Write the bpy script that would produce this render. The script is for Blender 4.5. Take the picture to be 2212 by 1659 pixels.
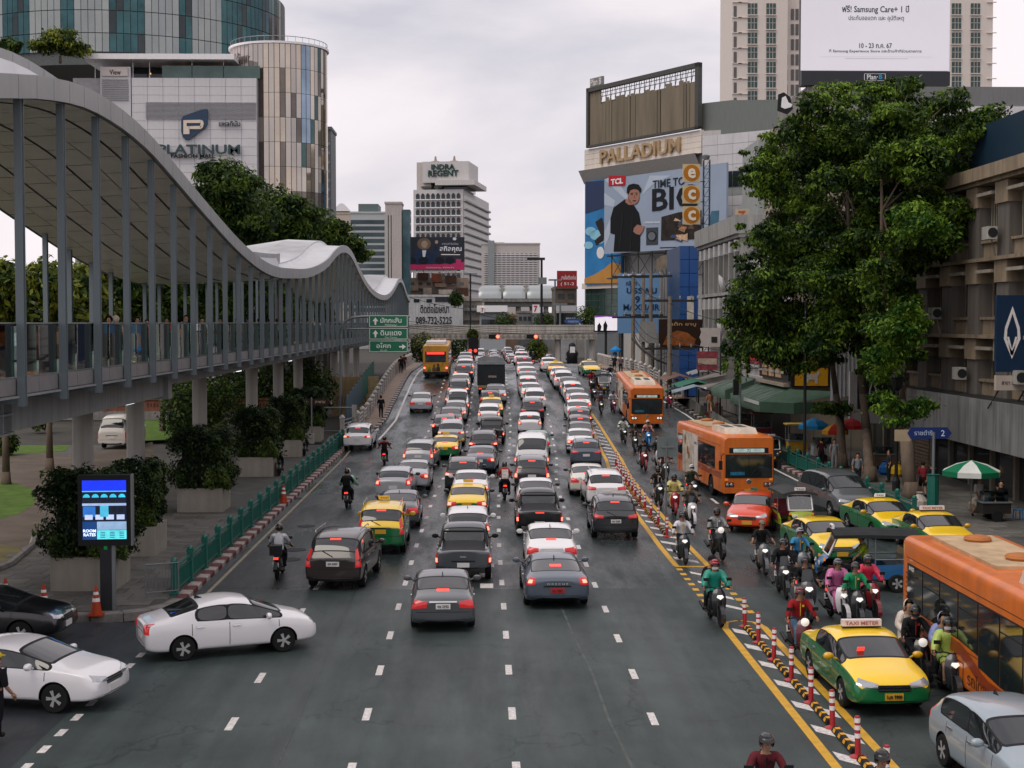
import bpy,bmesh,math,random
import numpy as np
from mathutils import Vector,Matrix,Euler
from mathutils.bvhtree import BVHTree
for _o in list(bpy.data.objects):bpy.data.objects.remove(_o,do_unlink=True)
SC=bpy.context.scene
COL=SC.collection
R=math.radians
# ---------------------------------------------------------------- camera, sky, sun, exposure
F,CX,CY,EYE=3150.0,1106.0,829.5,8.5
YAW,PITCH=math.atan(66/F),math.atan(132.5/F)
cam=bpy.data.cameras.new('camera');camo=bpy.data.objects.new('camera',cam);COL.objects.link(camo)
cam.sensor_width=36;cam.lens=F/2212*36;cam.clip_start=.1;cam.clip_end=6000
camo.location=(0,0,EYE);camo.rotation_euler=(R(90)-PITCH,0,-YAW)
SC.camera=camo
SUN_EL,SUN_AZ=R(58),R(235)
w=bpy.data.worlds.new('World');SC.world=w;w.use_nodes=True
nt=w.node_tree;nt.nodes.clear();N=nt.nodes.new;L=nt.links.new
out=N('ShaderNodeOutputWorld');bg=N('ShaderNodeBackground');bg.inputs['Strength'].default_value=.1
sky=N('ShaderNodeTexSky');sky.sky_type='NISHITA';sky.sun_disc=False
sky.sun_elevation=SUN_EL;sky.sun_rotation=SUN_AZ;sky.dust_density=3
tc=N('ShaderNodeTexCoord');mp=N('ShaderNodeMapping');mp.inputs['Scale'].default_value=(1.0,1.0,3.4)
mp.inputs['Location'].default_value=(1.30,.35,.15)
nz=N('ShaderNodeTexNoise');nz.inputs['Scale'].default_value=2.1;nz.inputs['Detail'].default_value=7;nz.inputs['Roughness'].default_value=.52
nz.inputs['Distortion'].default_value=.25
rp=N('ShaderNodeValToRGB');e=rp.color_ramp.elements
e[0].position=.34;e[0].color=(7.0,6.85,7.6,1)
e[1].position=.62;e[1].color=(11.2,10.3,10.6,1)
e.new(.5).color=(10.0,9.3,9.7,1)
mx=N('ShaderNodeMix');mx.data_type='RGBA';mx.inputs[0].default_value=.94
L(tc.outputs['Generated'],mp.inputs[0]);L(mp.outputs[0],nz.inputs['Vector']);L(nz.outputs[0],rp.inputs[0])
L(sky.outputs[0],mx.inputs[6]);L(rp.outputs[0],mx.inputs[7]);L(mx.outputs[2],bg.inputs[0]);L(bg.outputs[0],out.inputs[0])
sl=bpy.data.lights.new('sun','SUN');sl.energy=1.5;sl.angle=R(40);sl.color=(1,.92,.80)
so=bpy.data.objects.new('sun',sl);COL.objects.link(so)
so.rotation_euler=Vector((math.sin(SUN_AZ)*math.cos(SUN_EL),math.cos(SUN_AZ)*math.cos(SUN_EL),math.sin(SUN_EL))).to_track_quat('Z','Y').to_euler()
SC.view_settings.view_transform='Standard';SC.view_settings.look='None'
SC.view_settings.exposure=-0.08;SC.view_settings.gamma=1;SC.view_settings.use_curve_mapping=False
SC.render.engine='CYCLES';SC.cycles.max_bounces=6;SC.cycles.transparent_max_bounces=8
SC.cycles.diffuse_bounces=3;SC.cycles.glossy_bounces=3;SC.cycles.transmission_bounces=3
SC.cycles.sample_clamp_indirect=4;SC.cycles.caustics_reflective=False;SC.cycles.caustics_refractive=False
SC.cycles.use_denoising=True
# ---------------------------------------------------------------- the lie of the land
def lerp(a,b,t):return a+(b-a)*t
def pl(x,pts):
 """piecewise linear through pts"""
 if x<=pts[0][0]:return pts[0][1]
 for(a,b),(c,d) in zip(pts,pts[1:]):
  if x<=c:return b+(d-b)*(x-a)/(c-a)
 return pts[-1][1]
def sm(t):t=max(0,min(1,t));return t*t*(3-2*t)
def gz(y):
 """height of the road: level, then up over the canal bridge and down again"""
 return 3.4*sm((y-88)/67)-2.9*sm((y-178)/55)
def drift(y):return pl(y,[(55,0),(70,.15),(81,.45),(90,1.0),(110,1.55),(135,1.7),(170,1.9)])
_cr=Euler((R(90)-PITCH,0,-YAW)).to_matrix()
def ray(px,py):return _cr@Vector(((px-CX)/F,-(py-CY)/F,-1))
def G(px,py,z=0.0):
 """the ground point under a picture point (z above the road)"""
 d=ray(px,py);t=12.0
 if d.z>=0:raise ValueError
 lo=hi=None
 while t<900:
  y=d.y*t
  if EYE+d.z*t<gz(y)+z:hi=t;break
  lo=t;t+=1.5
 for _ in range(30):
  m=(lo+hi)/2
  if EYE+d.z*m<gz(d.y*m)+z:hi=m
  else:lo=m
 return Vector((d.x*hi,d.y*hi,gz(d.y*hi)))
def P(px,py,Y):
 """the point at depth Y behind a picture point"""
 d=ray(px,py);t=Y/d.y
 return Vector((d.x*t,Y,EYE+d.z*t))
def PX(px,py,X):
 """the point on the plane x = X behind a picture point"""
 d=ray(px,py);t=X/d.x
 return Vector((X,d.y*t,EYE+d.z*t))
def lin(h):
 if not isinstance(h,str):return tuple(h)[:3]
 h=h.lstrip('#');o=[]
 for i in(0,2,4):
  c=int(h[i:i+2],16)/255;o.append(c/12.92 if c<=.04045 else((c+.055)/1.055)**2.4)
 return tuple(o)
MATS={}
def mat(name,col=(.5,.5,.5),rough=.6,metal=0,var=.12,scale=2.0,bump=0,bscale=None,coat=0,emit=0,objcol=False,alpha=1,spec=.5,streak=0,rvar=0,stretch=None):
 if name in MATS:return MATS[name]
 m=bpy.data.materials.new(name);m.use_nodes=True;nt=m.node_tree;N=nt.nodes.new;L=nt.links.new
 b=nt.nodes['Principled BSDF'];col=lin(col);spec=.22 if spec==.5 and rough>=.5 else spec
 b.inputs['Roughness'].default_value=rough;b.inputs['Metallic'].default_value=metal
 b.inputs['Coat Weight'].default_value=coat;b.inputs['Coat Roughness'].default_value=.04
 b.inputs['Specular IOR Level'].default_value=spec
 if objcol:
  oi=N('ShaderNodeObjectInfo');src=oi.outputs['Color']
 else:
  rgb=N('ShaderNodeRGB');rgb.outputs[0].default_value=(*col,1);src=rgb.outputs[0]
 tc=N('ShaderNodeTexCoord')
 vec=tc.outputs['Object']
 if stretch:
  mp=N('ShaderNodeMapping');mp.inputs['Scale'].default_value=stretch;L(vec,mp.inputs[0]);vec=mp.outputs[0]
 if var or bump or streak or rvar:
  nz=N('ShaderNodeTexNoise');nz.inputs['Scale'].default_value=scale;nz.inputs['Detail'].default_value=6
  nz.inputs['Roughness'].default_value=.6;L(vec,nz.inputs['Vector'])
 if var:
  mr=N('ShaderNodeMapRange');mr.inputs[1].default_value=.25;mr.inputs[2].default_value=.75
  mr.inputs[3].default_value=1-var;mr.inputs[4].default_value=1+var;L(nz.outputs[0],mr.inputs[0])
  hs=N('ShaderNodeMix');hs.data_type='RGBA';hs.blend_type='MULTIPLY';hs.inputs[0].default_value=1
  L(src,hs.inputs[6]);L(mr.outputs[0],hs.inputs[7]);src=hs.outputs[2]
 if streak:
  mp2=N('ShaderNodeMapping');mp2 .inputs['Scale'].default_value=(1.6,1.6,.12);L(tc.outputs['Object'],mp2 .inputs[0])
  n2=N('ShaderNodeTexNoise');n2 .inputs['Scale'].default_value=1.7;n2 .inputs['Detail'].default_value=5;L(mp2 .outputs[0],n2 .inputs['Vector'])
  r2=N('ShaderNodeMapRange');r2 .inputs[1].default_value=.42;r2 .inputs[2].default_value=.72
  r2 .inputs[3].default_value=0;r2 .inputs[4].default_value=streak;L(n2 .outputs[0],r2 .inputs[0])
  h2=N('ShaderNodeMix');h2 .data_type='RGBA';L(r2 .outputs[0],h2 .inputs[0]);L(src,h2 .inputs[6])
  h2 .inputs[7].default_value=(.035,.035,.03,1);src=h2 .outputs[2]
 L(src,b.inputs['Base Color'])
 if rvar:
  mr=N('ShaderNodeMapRange');mr.inputs[1].default_value=.3;mr.inputs[2].default_value=.7
  mr.inputs[3].default_value=max(0,rough-rvar);mr.inputs[4].default_value=min(1,rough+rvar)
  L(nz.outputs[0],mr.inputs[0]);L(mr.outputs[0],b.inputs['Roughness'])
 if bump:
  nb=N('ShaderNodeTexNoise');nb.inputs['Scale'].default_value=bscale or scale*6;nb.inputs['Detail'].default_value=4
  L(vec,nb.inputs['Vector'])
  bp=N('ShaderNodeBump');bp.inputs['Strength'].default_value=bump;bp.inputs['Distance'].default_value=.02
  L(nb.outputs[0],bp.inputs['Height']);L(bp.outputs[0],b.inputs['Normal'])
 if emit:
  L(src,b.inputs['Emission Color']);b.inputs['Emission Strength'].default_value=emit
 if alpha<1:b.inputs['Alpha'].default_value=alpha
 MATS[name]=m;return m
def glass_mat(name,tint,refl=.25,rough=.03):
 """thin pane: see-through with a sky reflection"""
 if name in MATS:return MATS[name]
 m=bpy.data.materials.new(name);m.use_nodes=True;nt=m.node_tree;nt.nodes.clear();N=nt.nodes.new;L=nt.links.new
 o=N('ShaderNodeOutputMaterial');t=N('ShaderNodeBsdfTransparent');g=N('ShaderNodeBsdfGlossy');x=N('ShaderNodeMixShader')
 t.inputs[0].default_value=(*lin(tint),1);g.inputs['Roughness'].default_value=rough
 lw=N('ShaderNodeFresnel');lw.inputs[0].default_value=1.5
 ad=N('ShaderNodeMath');ad.operation='ADD';ad.inputs[1].default_value=refl;L(lw.outputs[0],ad.inputs[0]);ad.use_clamp=True
 L(ad.outputs[0],x.inputs[0]);L(t.outputs[0],x.inputs[1]);L(g.outputs[0],x.inputs[2]);L(x.outputs[0],o.inputs[0])
 MATS[name]=m;return m
class MB:
 def __init__(s):s.v=[];s.f=[];s.m=[]
 def add(s,vs,fs,m=0):
  n=len(s.v);s.v+=[tuple(v) for v in vs];s.f+=[tuple(i+n for i in f) for f in fs];s.m+=[m]*len(fs);return s
 def box(s,c,d,rz=0,m=0,rx=0,ry=0):
  """centre c, full sizes d"""
  x,y,z=d[0]/2,d[1]/2,d[2]/2
  vs=[Vector(p) for p in((-x,-y,-z),(x,-y,-z),(x,y,-z),(-x,y,-z),(-x,-y,z),(x,-y,z),(x,y,z),(-x,y,z))]
  if rz or rx or ry:
   M=Euler((rx,ry,rz)).to_matrix();vs=[M@p for p in vs]
  c=Vector(c)
  return s.add([p+c for p in vs],[(0,3,2,1),(4,5,6,7),(0,1,5,4),(1,2,6,5),(2,3,7,6),(3,0,4,7)],m)
 def bb(s,a,b,m=0):
  """box between two corners"""
  return s.box([(p+q)/2 for p,q in zip(a,b)],[abs(q-p) for p,q in zip(a,b)],m=m)
 def tube(s,a,b,r,n=8,r2=None,m=0,cap=True):
  a=Vector(a);b=Vector(b);r2=r if r2 is None else r2;d=(b-a)
  if d.length<1e-6:return s
  d.normalize();u=d.orthogonal().normalized();w=d.cross(u)
  vs=[p+(u*math.cos(k*2*math.pi/n)+w*math.sin(k*2*math.pi/n))*q for p,q in((a,r),(b,r2)) for k in range(n)]
  fs=[(k,(k+1)%n,n+(k+1)%n,n+k) for k in range(n)]
  if cap:fs+=[tuple(range(n))[::-1],tuple(range(n,2*n))]
  return s.add(vs,fs,m)
 def path(s,pts,r,n=6,m=0,taper=1.0):
  k=len(pts)-1
  for i in range(k):
   s.tube(pts[i],pts[i+1],r*lerp(1,taper,i/k),n,r*lerp(1,taper,(i+1)/k),m)
  return s
 def lathe(s,prof,n=12,c=(0,0,0),m=0,axis='z'):
  vs=[]
  for r,h in prof:
   for k in range(n):
    a=2*math.pi*k/n;p=(r*math.cos(a),r*math.sin(a),h)
    if axis=='y':p=(p[0],p[2],p[1])
    elif axis=='x':p=(p[2],p[0],p[1])
    vs.append((p[0]+c[0],p[1]+c[1],p[2]+c[2]))
  fs=[(i*n+k,i*n+(k+1)%n,(i+1)*n+(k+1)%n,(i+1)*n+k) for i in range(len(prof)-1) for k in range(n)]
  fs+=[tuple(range(n))[::-1],tuple(range((len(prof)-1)*n,len(prof)*n))]
  if axis=='y':fs=[f[::-1] for f in fs]
  return s.add(vs,fs,m)
 def prism(s,poly,d,m=0):
  """polygon (list of 3d points) pushed along vector d"""
  n=len(poly);d=Vector(d);a=[Vector(p) for p in poly]
  return s.add(a+[p+d for p in a],[tuple(range(n))[::-1],tuple(range(n,2*n))]+[(k,(k+1)%n,n+(k+1)%n,n+k) for k in range(n)],m)
 def quad(s,a,b,c,d,m=0):return s.add([a,b,c,d],[(0,1,2,3)],m)
 def grid(s,rows,m=0,loop=False):
  nr,nc=len(rows),len(rows[0])
  fs=[(i*nc+j,i*nc+j+1,(i+1)*nc+j+1,(i+1)*nc+j) for i in range(nr-1) for j in range(nc-1)]
  if loop:fs+=[(i*nc+nc-1,i*nc,(i+1)*nc,(i+1)*nc+nc-1) for i in range(nr-1)]
  return s.add([p for r in rows for p in r],fs,m)
 def mesh(s,name,mats,smooth=False,fixn=True):
  me=bpy.data.meshes.new(name);me.from_pydata(s.v,[],s.f)
  for q in(mats if isinstance(mats,(list,tuple)) else[mats]):me.materials.append(q)
  if any(s.m):me.polygons.foreach_set('material_index',s.m)
  if fixn:
   bm=bmesh.new();bm.from_mesh(me);bmesh.ops.recalc_face_normals(bm,faces=bm.faces);bm.to_mesh(me);bm.free()
  if smooth:me.shade_smooth() if smooth is True else me.set_sharp_from_angle(angle=R(smooth)) or me.polygons.foreach_set('use_smooth',[True]*len(me.polygons))
  me.update();return me
 def obj(s,name,mats,parent=None,smooth=False,**kw):return ob(name,s.mesh(name,mats,smooth),parent,**kw)
def ob(name,data,parent=None,loc=None,rot=None,color=None,label=None,cat=None,group=None,kind=None,scale=None):
 o=bpy.data.objects.new(name,data);COL.objects.link(o)
 if parent is not None:o.parent=parent
 if loc is not None:o.location=loc
 if rot is not None:o.rotation_euler=rot
 if scale is not None:o.scale=scale
 if color is not None:c=lin(color);o.color=(*c,1)
 if label:o['label']=label
 if cat:o['category']=cat
 if group:o['group']=group
 if kind:o['kind']=kind
 return o
def thing(name,label,cat,loc=(0,0,0),rz=0,group=None,rot=None):
 return ob(name,None,None,loc,rot or(0,0,rz),None,label,cat,group)
def struct(name,mb,mats,parent=None,smooth=False):return mb.obj(name,mats,parent,smooth,kind=None if parent else 'structure')
WORK=bpy.data.scenes.new('workshop')
def evaluate(o,*helpers):
 for q in(o,*helpers):WORK.collection.objects.link(q)
 vl=WORK.view_layers[0];vl.update();me=bpy.data.meshes.new_from_object(o.evaluated_get(vl.depsgraph))
 for q in(o,*helpers):bpy.data.objects.remove(q)
 return me
_txt={}
def text_mesh(body,bold,extrude,align,font_w):
 key=(body,bold,extrude,align)
 if key in _txt:return _txt[key]
 c=bpy.data.curves.new('lettering','FONT');c.body=body;c.align_x=align;c.align_y='CENTER';c.extrude=extrude
 c.offset=bold;c.resolution_u=2;c.space_line=.95
 me=evaluate(bpy.data.objects.new('lettering_source',c));bpy.data.curves.remove(c)
 co=np.empty(len(me.vertices)*3);me.vertices.foreach_get('co',co);co=co.reshape(-1,3)
 lo,hi=co.min(0),co.max(0);co[:,0]-=(lo[0]+hi[0])/2;co[:,1]-=(lo[1]+hi[1])/2;me.vertices.foreach_set('co',co.ravel())
 _txt[key]=(me,hi[0]-lo[0],hi[1]-lo[1]);return _txt[key]
def text(body,parent,c,width=None,height=None,color=None,m=None,rz=0,bold=.0,depth=.01,align='CENTER',rx=None,name='lettering',up=90):
 """flat lettering facing -y (rz = 0), centred on c, scaled to a width and/or height"""
 me,wd,ht=text_mesh(body,bold,.05,align,None)
 me=me.copy();me.materials.clear();me.materials.append(m or mat('print',objcol=True,rough=.5,var=0))
 sx=(width/wd) if width else(height/ht);sy=(height/ht) if height else sx
 return ob(name,me,parent,c,(R(up) if rx is None else rx,0,rz),color,scale=(sx,sy,depth/.1))
def smooth_mesh(me,levels=1):
 """Catmull-Clark a mesh and return the result"""
 o=bpy.data.objects.new('smoothing_source',me);o.modifiers.new('s','SUBSURF').levels=levels;return evaluate(o)
M_PRINT=mat('print',objcol=True,rough=.5,var=0)
M_WHITEPAINT=mat('white_paint','#e6e4e6',.5,var=.06)
M_BLACK=mat('black_plastic',(.012,.013,.015),.5,var=.1)
M_STEEL=mat('grey_steel',(.20,.22,.23),.45,.5,var=.15)
M_DARKSTEEL=mat('dark_steel',(.035,.037,.04),.5,.4,var=.2)
M_CONC=mat('concrete',(.27,.26,.245),.85,var=.22,scale=.9,bump=.25,streak=.45)
M_CONC_PALE=mat('pale_concrete',(.40,.385,.36),.8,var=.15,scale=.8,bump=.2,streak=.35)
# ================================================================ ground, road, pavements
rng=random.Random(7)
M_GROUND=mat('ground_earth',(.055,.052,.045),.9,var=.35,scale=.35,bump=.3)
def asphalt(name,base,wet):
 m=mat(name,base,.62,var=.16,scale=.5,bump=.35,bscale=55,spec=.3)
 nt=m.node_tree;N=nt.nodes.new;L=nt.links.new;b=nt.nodes['Principled BSDF']
 tc=N('ShaderNodeTexCoord');mp=N('ShaderNodeMapping');mp.inputs['Scale'].default_value=(1.0,.18,1);L(tc.outputs['Object'],mp.inputs[0])
 nz=N('ShaderNodeTexNoise');nz.inputs['Scale'].default_value=.55;nz.inputs['Detail'].default_value=8;nz.inputs['Roughness'].default_value=.65;L(mp.outputs[0],nz.inputs['Vector'])
 r=N('ShaderNodeMapRange');r.inputs[1].default_value=.40;r.inputs[2].default_value=.62
 r.inputs[3].default_value=.62-.50*wet;r.inputs[4].default_value=.62;L(nz.outputs[0],r.inputs[0]);L(r.outputs[0],b.inputs['Roughness'])
 src=b.inputs['Base Color'].links[0].from_socket
 mp3=N('ShaderNodeMapping');mp3 .inputs['Scale'].default_value=(1.5,.02,1);L(tc.outputs['Object'],mp3 .inputs[0])
 n3=N('ShaderNodeTexNoise');n3 .inputs['Scale'].default_value=1.1;n3 .inputs['Detail'].default_value=3;L(mp3 .outputs[0],n3 .inputs['Vector'])
 r3=N('ShaderNodeMapRange');r3 .inputs[1].default_value=.3;r3 .inputs[2].default_value=.7;r3 .inputs[3].default_value=.8;r3 .inputs[4].default_value=1.22;L(n3 .outputs[0],r3 .inputs[0])
 x=N('ShaderNodeMix');x.data_type='RGBA';x.blend_type='MULTIPLY';x.inputs[0].default_value=1;L(src,x.inputs[6]);L(r3 .outputs[0],x.inputs[7]);L(x.outputs[2],b.inputs['Base Color'])
 n4=N('ShaderNodeTexNoise');n4 .inputs['Scale'].default_value=38;n4 .inputs['Detail'].default_value=2;L(tc.outputs['Object'],n4 .inputs['Vector'])
 n5=N('ShaderNodeTexNoise');n5 .inputs['Scale'].default_value=.16;n5 .inputs['Detail'].default_value=6;n5 .inputs['Roughness'].default_value=.7;L(tc.outputs['Object'],n5 .inputs['Vector'])
 a4=N('ShaderNodeMath');a4 .operation='MULTIPLY';L(n4 .outputs[0],a4 .inputs[0]);L(n5 .outputs[0],a4 .inputs[1])
 r4=N('ShaderNodeMapRange');r4 .inputs[1].default_value=.12;r4 .inputs[2].default_value=.38;r4 .inputs[3].default_value=.55;r4 .inputs[4].default_value=1.5;L(a4 .outputs[0],r4 .inputs[0])
 x2=N('ShaderNodeMix');x2 .data_type='RGBA';x2 .blend_type='MULTIPLY';x2 .inputs[0].default_value=1;L(x.outputs[2],x2 .inputs[6]);L(r4 .outputs[0],x2 .inputs[7])
 vo=N('ShaderNodeTexVoronoi');vo.feature='DISTANCE_TO_EDGE';vo.inputs['Scale'].default_value=.22;vo.inputs['Randomness'].default_value=1
 n6=N('ShaderNodeTexNoise');n6 .inputs['Scale'].default_value=1.4;n6 .inputs['Detail'].default_value=5;L(tc.outputs['Object'],n6 .inputs['Vector']);v6=N('ShaderNodeVectorMath');v6 .operation='MULTIPLY_ADD';v6 .inputs[1].default_value=(1.6,1.6,0);L(n6 .outputs['Color'],v6 .inputs[0]);L(tc.outputs['Object'],v6 .inputs[2]);L(v6 .outputs[0],vo.inputs['Vector'])
 r6=N('ShaderNodeMapRange');r6 .inputs[1].default_value=.002;r6 .inputs[2].default_value=.008;r6 .inputs[3].default_value=.55;r6 .inputs[4].default_value=1;L(vo.outputs['Distance'],r6 .inputs[0])
 x3=N('ShaderNodeMix');x3 .data_type='RGBA';x3 .blend_type='MULTIPLY';x3 .inputs[0].default_value=1;L(x2 .outputs[2],x3 .inputs[6]);L(r6 .outputs[0],x3 .inputs[7]);L(x3 .outputs[2],b.inputs['Base Color'])
 return m
M_ROAD=asphalt('new_asphalt',(.036,.050,.050),.35)
M_ROAD_WET=asphalt('wet_asphalt',(.034,.045,.048),1.0)
M_SIDE=asphalt('old_asphalt',(.026,.031,.036),.5)
M_MARK=mat('road_paint','#c9c5c4',.6,var=.45,scale=11)
M_YELLOW=mat('yellow_road_paint','#c89a33',.55,var=.22,scale=4)
M_PAVE=mat('paving',(.085,.083,.077),.7,var=.3,scale=1.3,bump=.2,rvar=.2)
M_PATHRED=mat('footpath_brown',(.24,.18,.145),.75,var=.2,scale=1.2)
M_LAWN=mat('lawn',(.075,.135,.02),.9,var=.4,scale=1.4,bump=.6,bscale=30)
M_PATH=mat('dirt_path',(.115,.094,.075),.85,var=.35,scale=.6,bump=.3)
ys=[float(v) for v in np.concatenate([np.arange(4,84,4),np.arange(84,236,2),np.arange(236,460,8)])]
m_=MB();m_.add([(-3000,-300,-.12),(3000,-300,-.12),(3000,5000,-.12),(-3000,5000,-.12)],[(0,1,2,3)]);struct('ground',m_,M_GROUND)
def kl(y):return pl(y,[(99,-9.0),(103,-9.0),(107,-7.6),(112,-7.3),(170,-7.1),(200,-7.4),(240,-11)])
def kr(y):return pl(y,[(100,17.5),(115,16.7),(128,15.5),(145,14.4),(165,12.8),(200,12.8),(240,16)])
road=MB()
def strip(mb,y0,y1,fl,fr,z=0.0,step=None,m=0):
 yy=[y0]+[v for v in ys if y0<v<y1]+[y1]
 mb.grid([[(fl(v),v,gz(v)+z),(fr(v),v,gz(v)+z)] for v in yy],m)
 return mb
m_=strip(MB(),4,46.3,lambda y:-9.0,lambda y:60 if y<24 else 17.5)
ROAD=struct('road',m_,M_ROAD)
m_=strip(MB(),46.3,455,kl,kr);ROADF=struct('road_surface',m_,M_ROAD_WET)
m_=strip(MB(),4,41.3,lambda y:-90,lambda y:-9.0,z=-.002);SIDE=struct('side_street',m_,M_SIDE)
# the slopes of the bridge ramp down to the lower ground
m_=MB()
for fx,off in((kl,-1.65),(kr,1.9)):
 yy=[v for v in ys if 90<=v<=236]
 m_.grid([[(fx(v)+off,v,gz(v)+.14),(fx(v)+off,v,-.12)] for v in yy])
struct('retaining_wall',m_,M_CONC)
# worn patches and puddle-dark repairs on the road
M_PATCH=asphalt('patched_asphalt',(.028,.032,.036),.7)
m_=MB()
for(a,b,c,d) in((-8.8,46.4,-5.6,55),(-8.6,60,-6.1,72),(-1.2,46.4,2.6,51.0),(-8.4,84,-5.5,95)):
 m_.quad((a,b,.003),(c,b+.2,.003),(c-.2,d,.003),(a,d,.003))
m_.obj('road_patch',M_PATCH,ROADF)
# ---- painted markings
_dash={}
def dash(cx,y,wd,ln,z=.006,mt=None,name='lane_dash',skew=0,parent=None):
 m=MB();a=[(cx-wd/2,y),(cx+wd/2,y),(cx+wd/2+skew,y+ln),(cx-wd/2+skew,y+ln)]
 m.quad(*[(p,q,gz(q)+z) for p,q in a]);return m.obj(name,mt or M_MARK,parent or(ROAD if y<46.3 else ROADF))
for X,y0,y1 in((-5.3,22.2,47),(-2.49,22.9,150),(.66,22.9,150),(3.67,22.4,150),(-5.3,92,150)):
 y=y0
 while y<y1:
  ln=1.0 if y<60 else .9
  dash(X+drift(y),y,.16,ln,skew=drift(y+1)-drift(y));y+=4.0 if y<92 else 3.4
for y in np.arange(26.3,41,1.18):dash(-8.72,float(y),.17,.52)
for y in np.arange(44,74,8.):dash(11.1,float(y),.15,2.0)
for y in np.arange(31,74,8.):dash(14.2,float(y),.15,2.0)
for y in np.arange(46.4,54,2.):dash(.2+rng.uniform(-.1,.1),float(y),.42,.8)
def ribbon(pts,wd,mt,name,z=.006,n=None):
 m=MB();rows=[]
 for(a,b),(c,d) in zip(pts,pts[1:]):
  k=max(1,int(abs(d-b)/3))
  for i in range(k+(1 if(c,d)==pts[-1] else 0)):
   t=i/k;x,y=lerp(a,c,t),lerp(b,d,t);rows.append([(x-wd/2,y,gz(y)+z),(x+wd/2,y,gz(y)+z)])
 return m.grid(rows).obj(name,mt,ROADF if pts[0][1]>46 else ROAD)
ribbon([(-8.62,44.5),(-8.62,98)],.12,mat('faded_road_paint','#8f8672',.6,var=.35,scale=3),'edge_line')
ribbon([(-7.15,101.5),(-6.6,112),(-6.45,170),(-6.8,200)],.17,M_MARK,'edge_line')
ribbon([(17.0,30),(17.0,100),(16.2,115),(15.0,128),(13.9,145),(12.3,165)],.17,M_MARK,'edge_line')
yl=[(6.8,50.5)]+[(6.78+drift(y)*.95,y) for y in range(55,126,5)]+[(9.2,138)]
yr=[(7.92,50.5)]+[(7.88+drift(y)*.8-.5*sm((y-95)/30),y) for y in range(55,126,5)]+[(9.25,139)]
ribbon(yl,.2,M_YELLOW,'yellow_line');ribbon(yr,.2,M_YELLOW,'yellow_line')
ribbon([(6.78,22),(6.78,40.2),(6.9,40.9),(7.35,41.2)],.2,M_YELLOW,'yellow_line')
ribbon([(7.88,22),(7.88,40.2),(7.76,40.9),(7.35,41.2)],.2,M_YELLOW,'yellow_line')
m_=MB();m_.quad((6.75,50.3,.007),(7.95,50.2,.007),(7.95,50.45,.007),(6.75,50.55,.007));m_.obj('yellow_line',M_YELLOW,ROADF)
for i,y in enumerate(np.arange(42,49.6,.95)):
 dash(6.82,float(y),.2,.42,mt=M_YELLOW,name='yellow_dash');dash(7.9,float(y)+.2,.2,.42,mt=M_YELLOW,name='yellow_dash')
def bar(y,x0,x1,w_=.55,parent=None):
 m=MB();s=.95
 m.quad(*[(a,b,gz(b)+.006) for a,b in((x0,y),(x0,y+w_),(x1,y+w_-s),(x1,y-s))]);m.obj('hatch_bar',M_MARK,ROAD if y<46 else ROADF)
for y in np.arange(24,40.6,1.95):bar(float(y),6.95,7.73)
for y in(43.5,45.2,47.2,49):bar(float(y),7.1,7.75,.4)
for y in np.arange(52,116,1.95):
 f=float(y);x0=6.95+drift(f)*.95;x1=7.7+drift(f)*.8-.5*sm((f-95)/30)
 if x1-x0>.15:bar(f,x0,x1)
M_SEAM=mat('joint_sealant',(.075,.085,.085),.7,var=.4,scale=2)
ribbon([(2.95,22),(2.9,27),(2.72,31),(2.68,35),(2.5,39),(2.42,42),(2.28,46.2)],.07,M_SEAM,'sealed_joint',.003);ribbon([(-3.9,22),(-4.0,46.2)],.03,M_PATCH,'sealed_joint',.003)
# arrow and smudges of old paint, manhole covers
M_IRON=mat('cast_iron',(.018,.019,.02),.6,.3,var=.3,scale=9)
for px,py,r in((636,1077,.36),(637,1188,.42),(624,1209,.42),(662,1137,.38),(1,1,0)):
 if r:
  p=G(px,py);MB().lathe([(r,0),(r,.012),(r*.8,.014)],20).obj('manhole_cover',M_IRON,ROADF,loc=(p.x,p.y,p.z+.003))
M_KRED=mat('red_kerb_paint','#5e3535',.75,var=.45,scale=5);M_KWHITE=mat('white_kerb_paint','#9c908c',.75,var=.4,scale=5);M_KBLACK=mat('black_kerb_paint',(.022,.022,.024),.7,var=.3,scale=5)
M_KGREY=mat('grey_kerb',(.2,.19,.175),.85,var=.3,scale=4)
def kerb_mesh(ln,wd,mt,h=.17):
 m=MB();prof=[(0,-.1),(0,h-.03),(.03,h),(wd,h),(wd,-.1)]
 m.grid([[(x,y,z) for x,z in prof] for y in(0.012,ln-.012)]);m.add([(x,.012,z) for x,z in prof],[(0,1,2,3,4)]);m.add([(x,ln-.012,z) for x,z in prof],[(4,3,2,1,0)])
 return m.mesh('kerb_block',mt)
PAVE_L=thing('pavement',None,None);PAVE_L['kind']='structure'
KB={k:kerb_mesh(.72,.34,v) for k,v in(('r',M_KRED),('w',M_KWHITE),('k',M_KBLACK),('g',M_KGREY))}
y=44.0;i=0
while y<98.5:
 ob('kerb_block',KB['rw'[i%2]],PAVE_L,(-9.0,y,0),(0,0,0),scale=(-1,1,1));y+=.72;i+=1
def kerb_run(pts,parent,key,flip=False):
 for(ax,ay),(bx,by) in zip(pts,pts[1:]):
  n=max(1,round(math.hypot(bx-ax,by-ay)/.72));dx,dy=(bx-ax)/n,(by-ay)/n
  for k in range(n):
   ob('kerb_block',KB[key],parent,(ax+dx*k,ay+dy*k,0),(0,0,math.atan2(-dx,dy)),scale=(-1 if flip else 1,math.hypot(dx,dy)/.72,1))
kerb_run([(-9.0,44.0),(-9.15,43.1),(-9.6,42.35),(-10.3,41.85),(-11.2,41.62),(-30,41.62)],PAVE_L,'g')
PAVE_R=thing('pavement',None,None);PAVE_R['kind']='structure'
y=24.0;i=0
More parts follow.
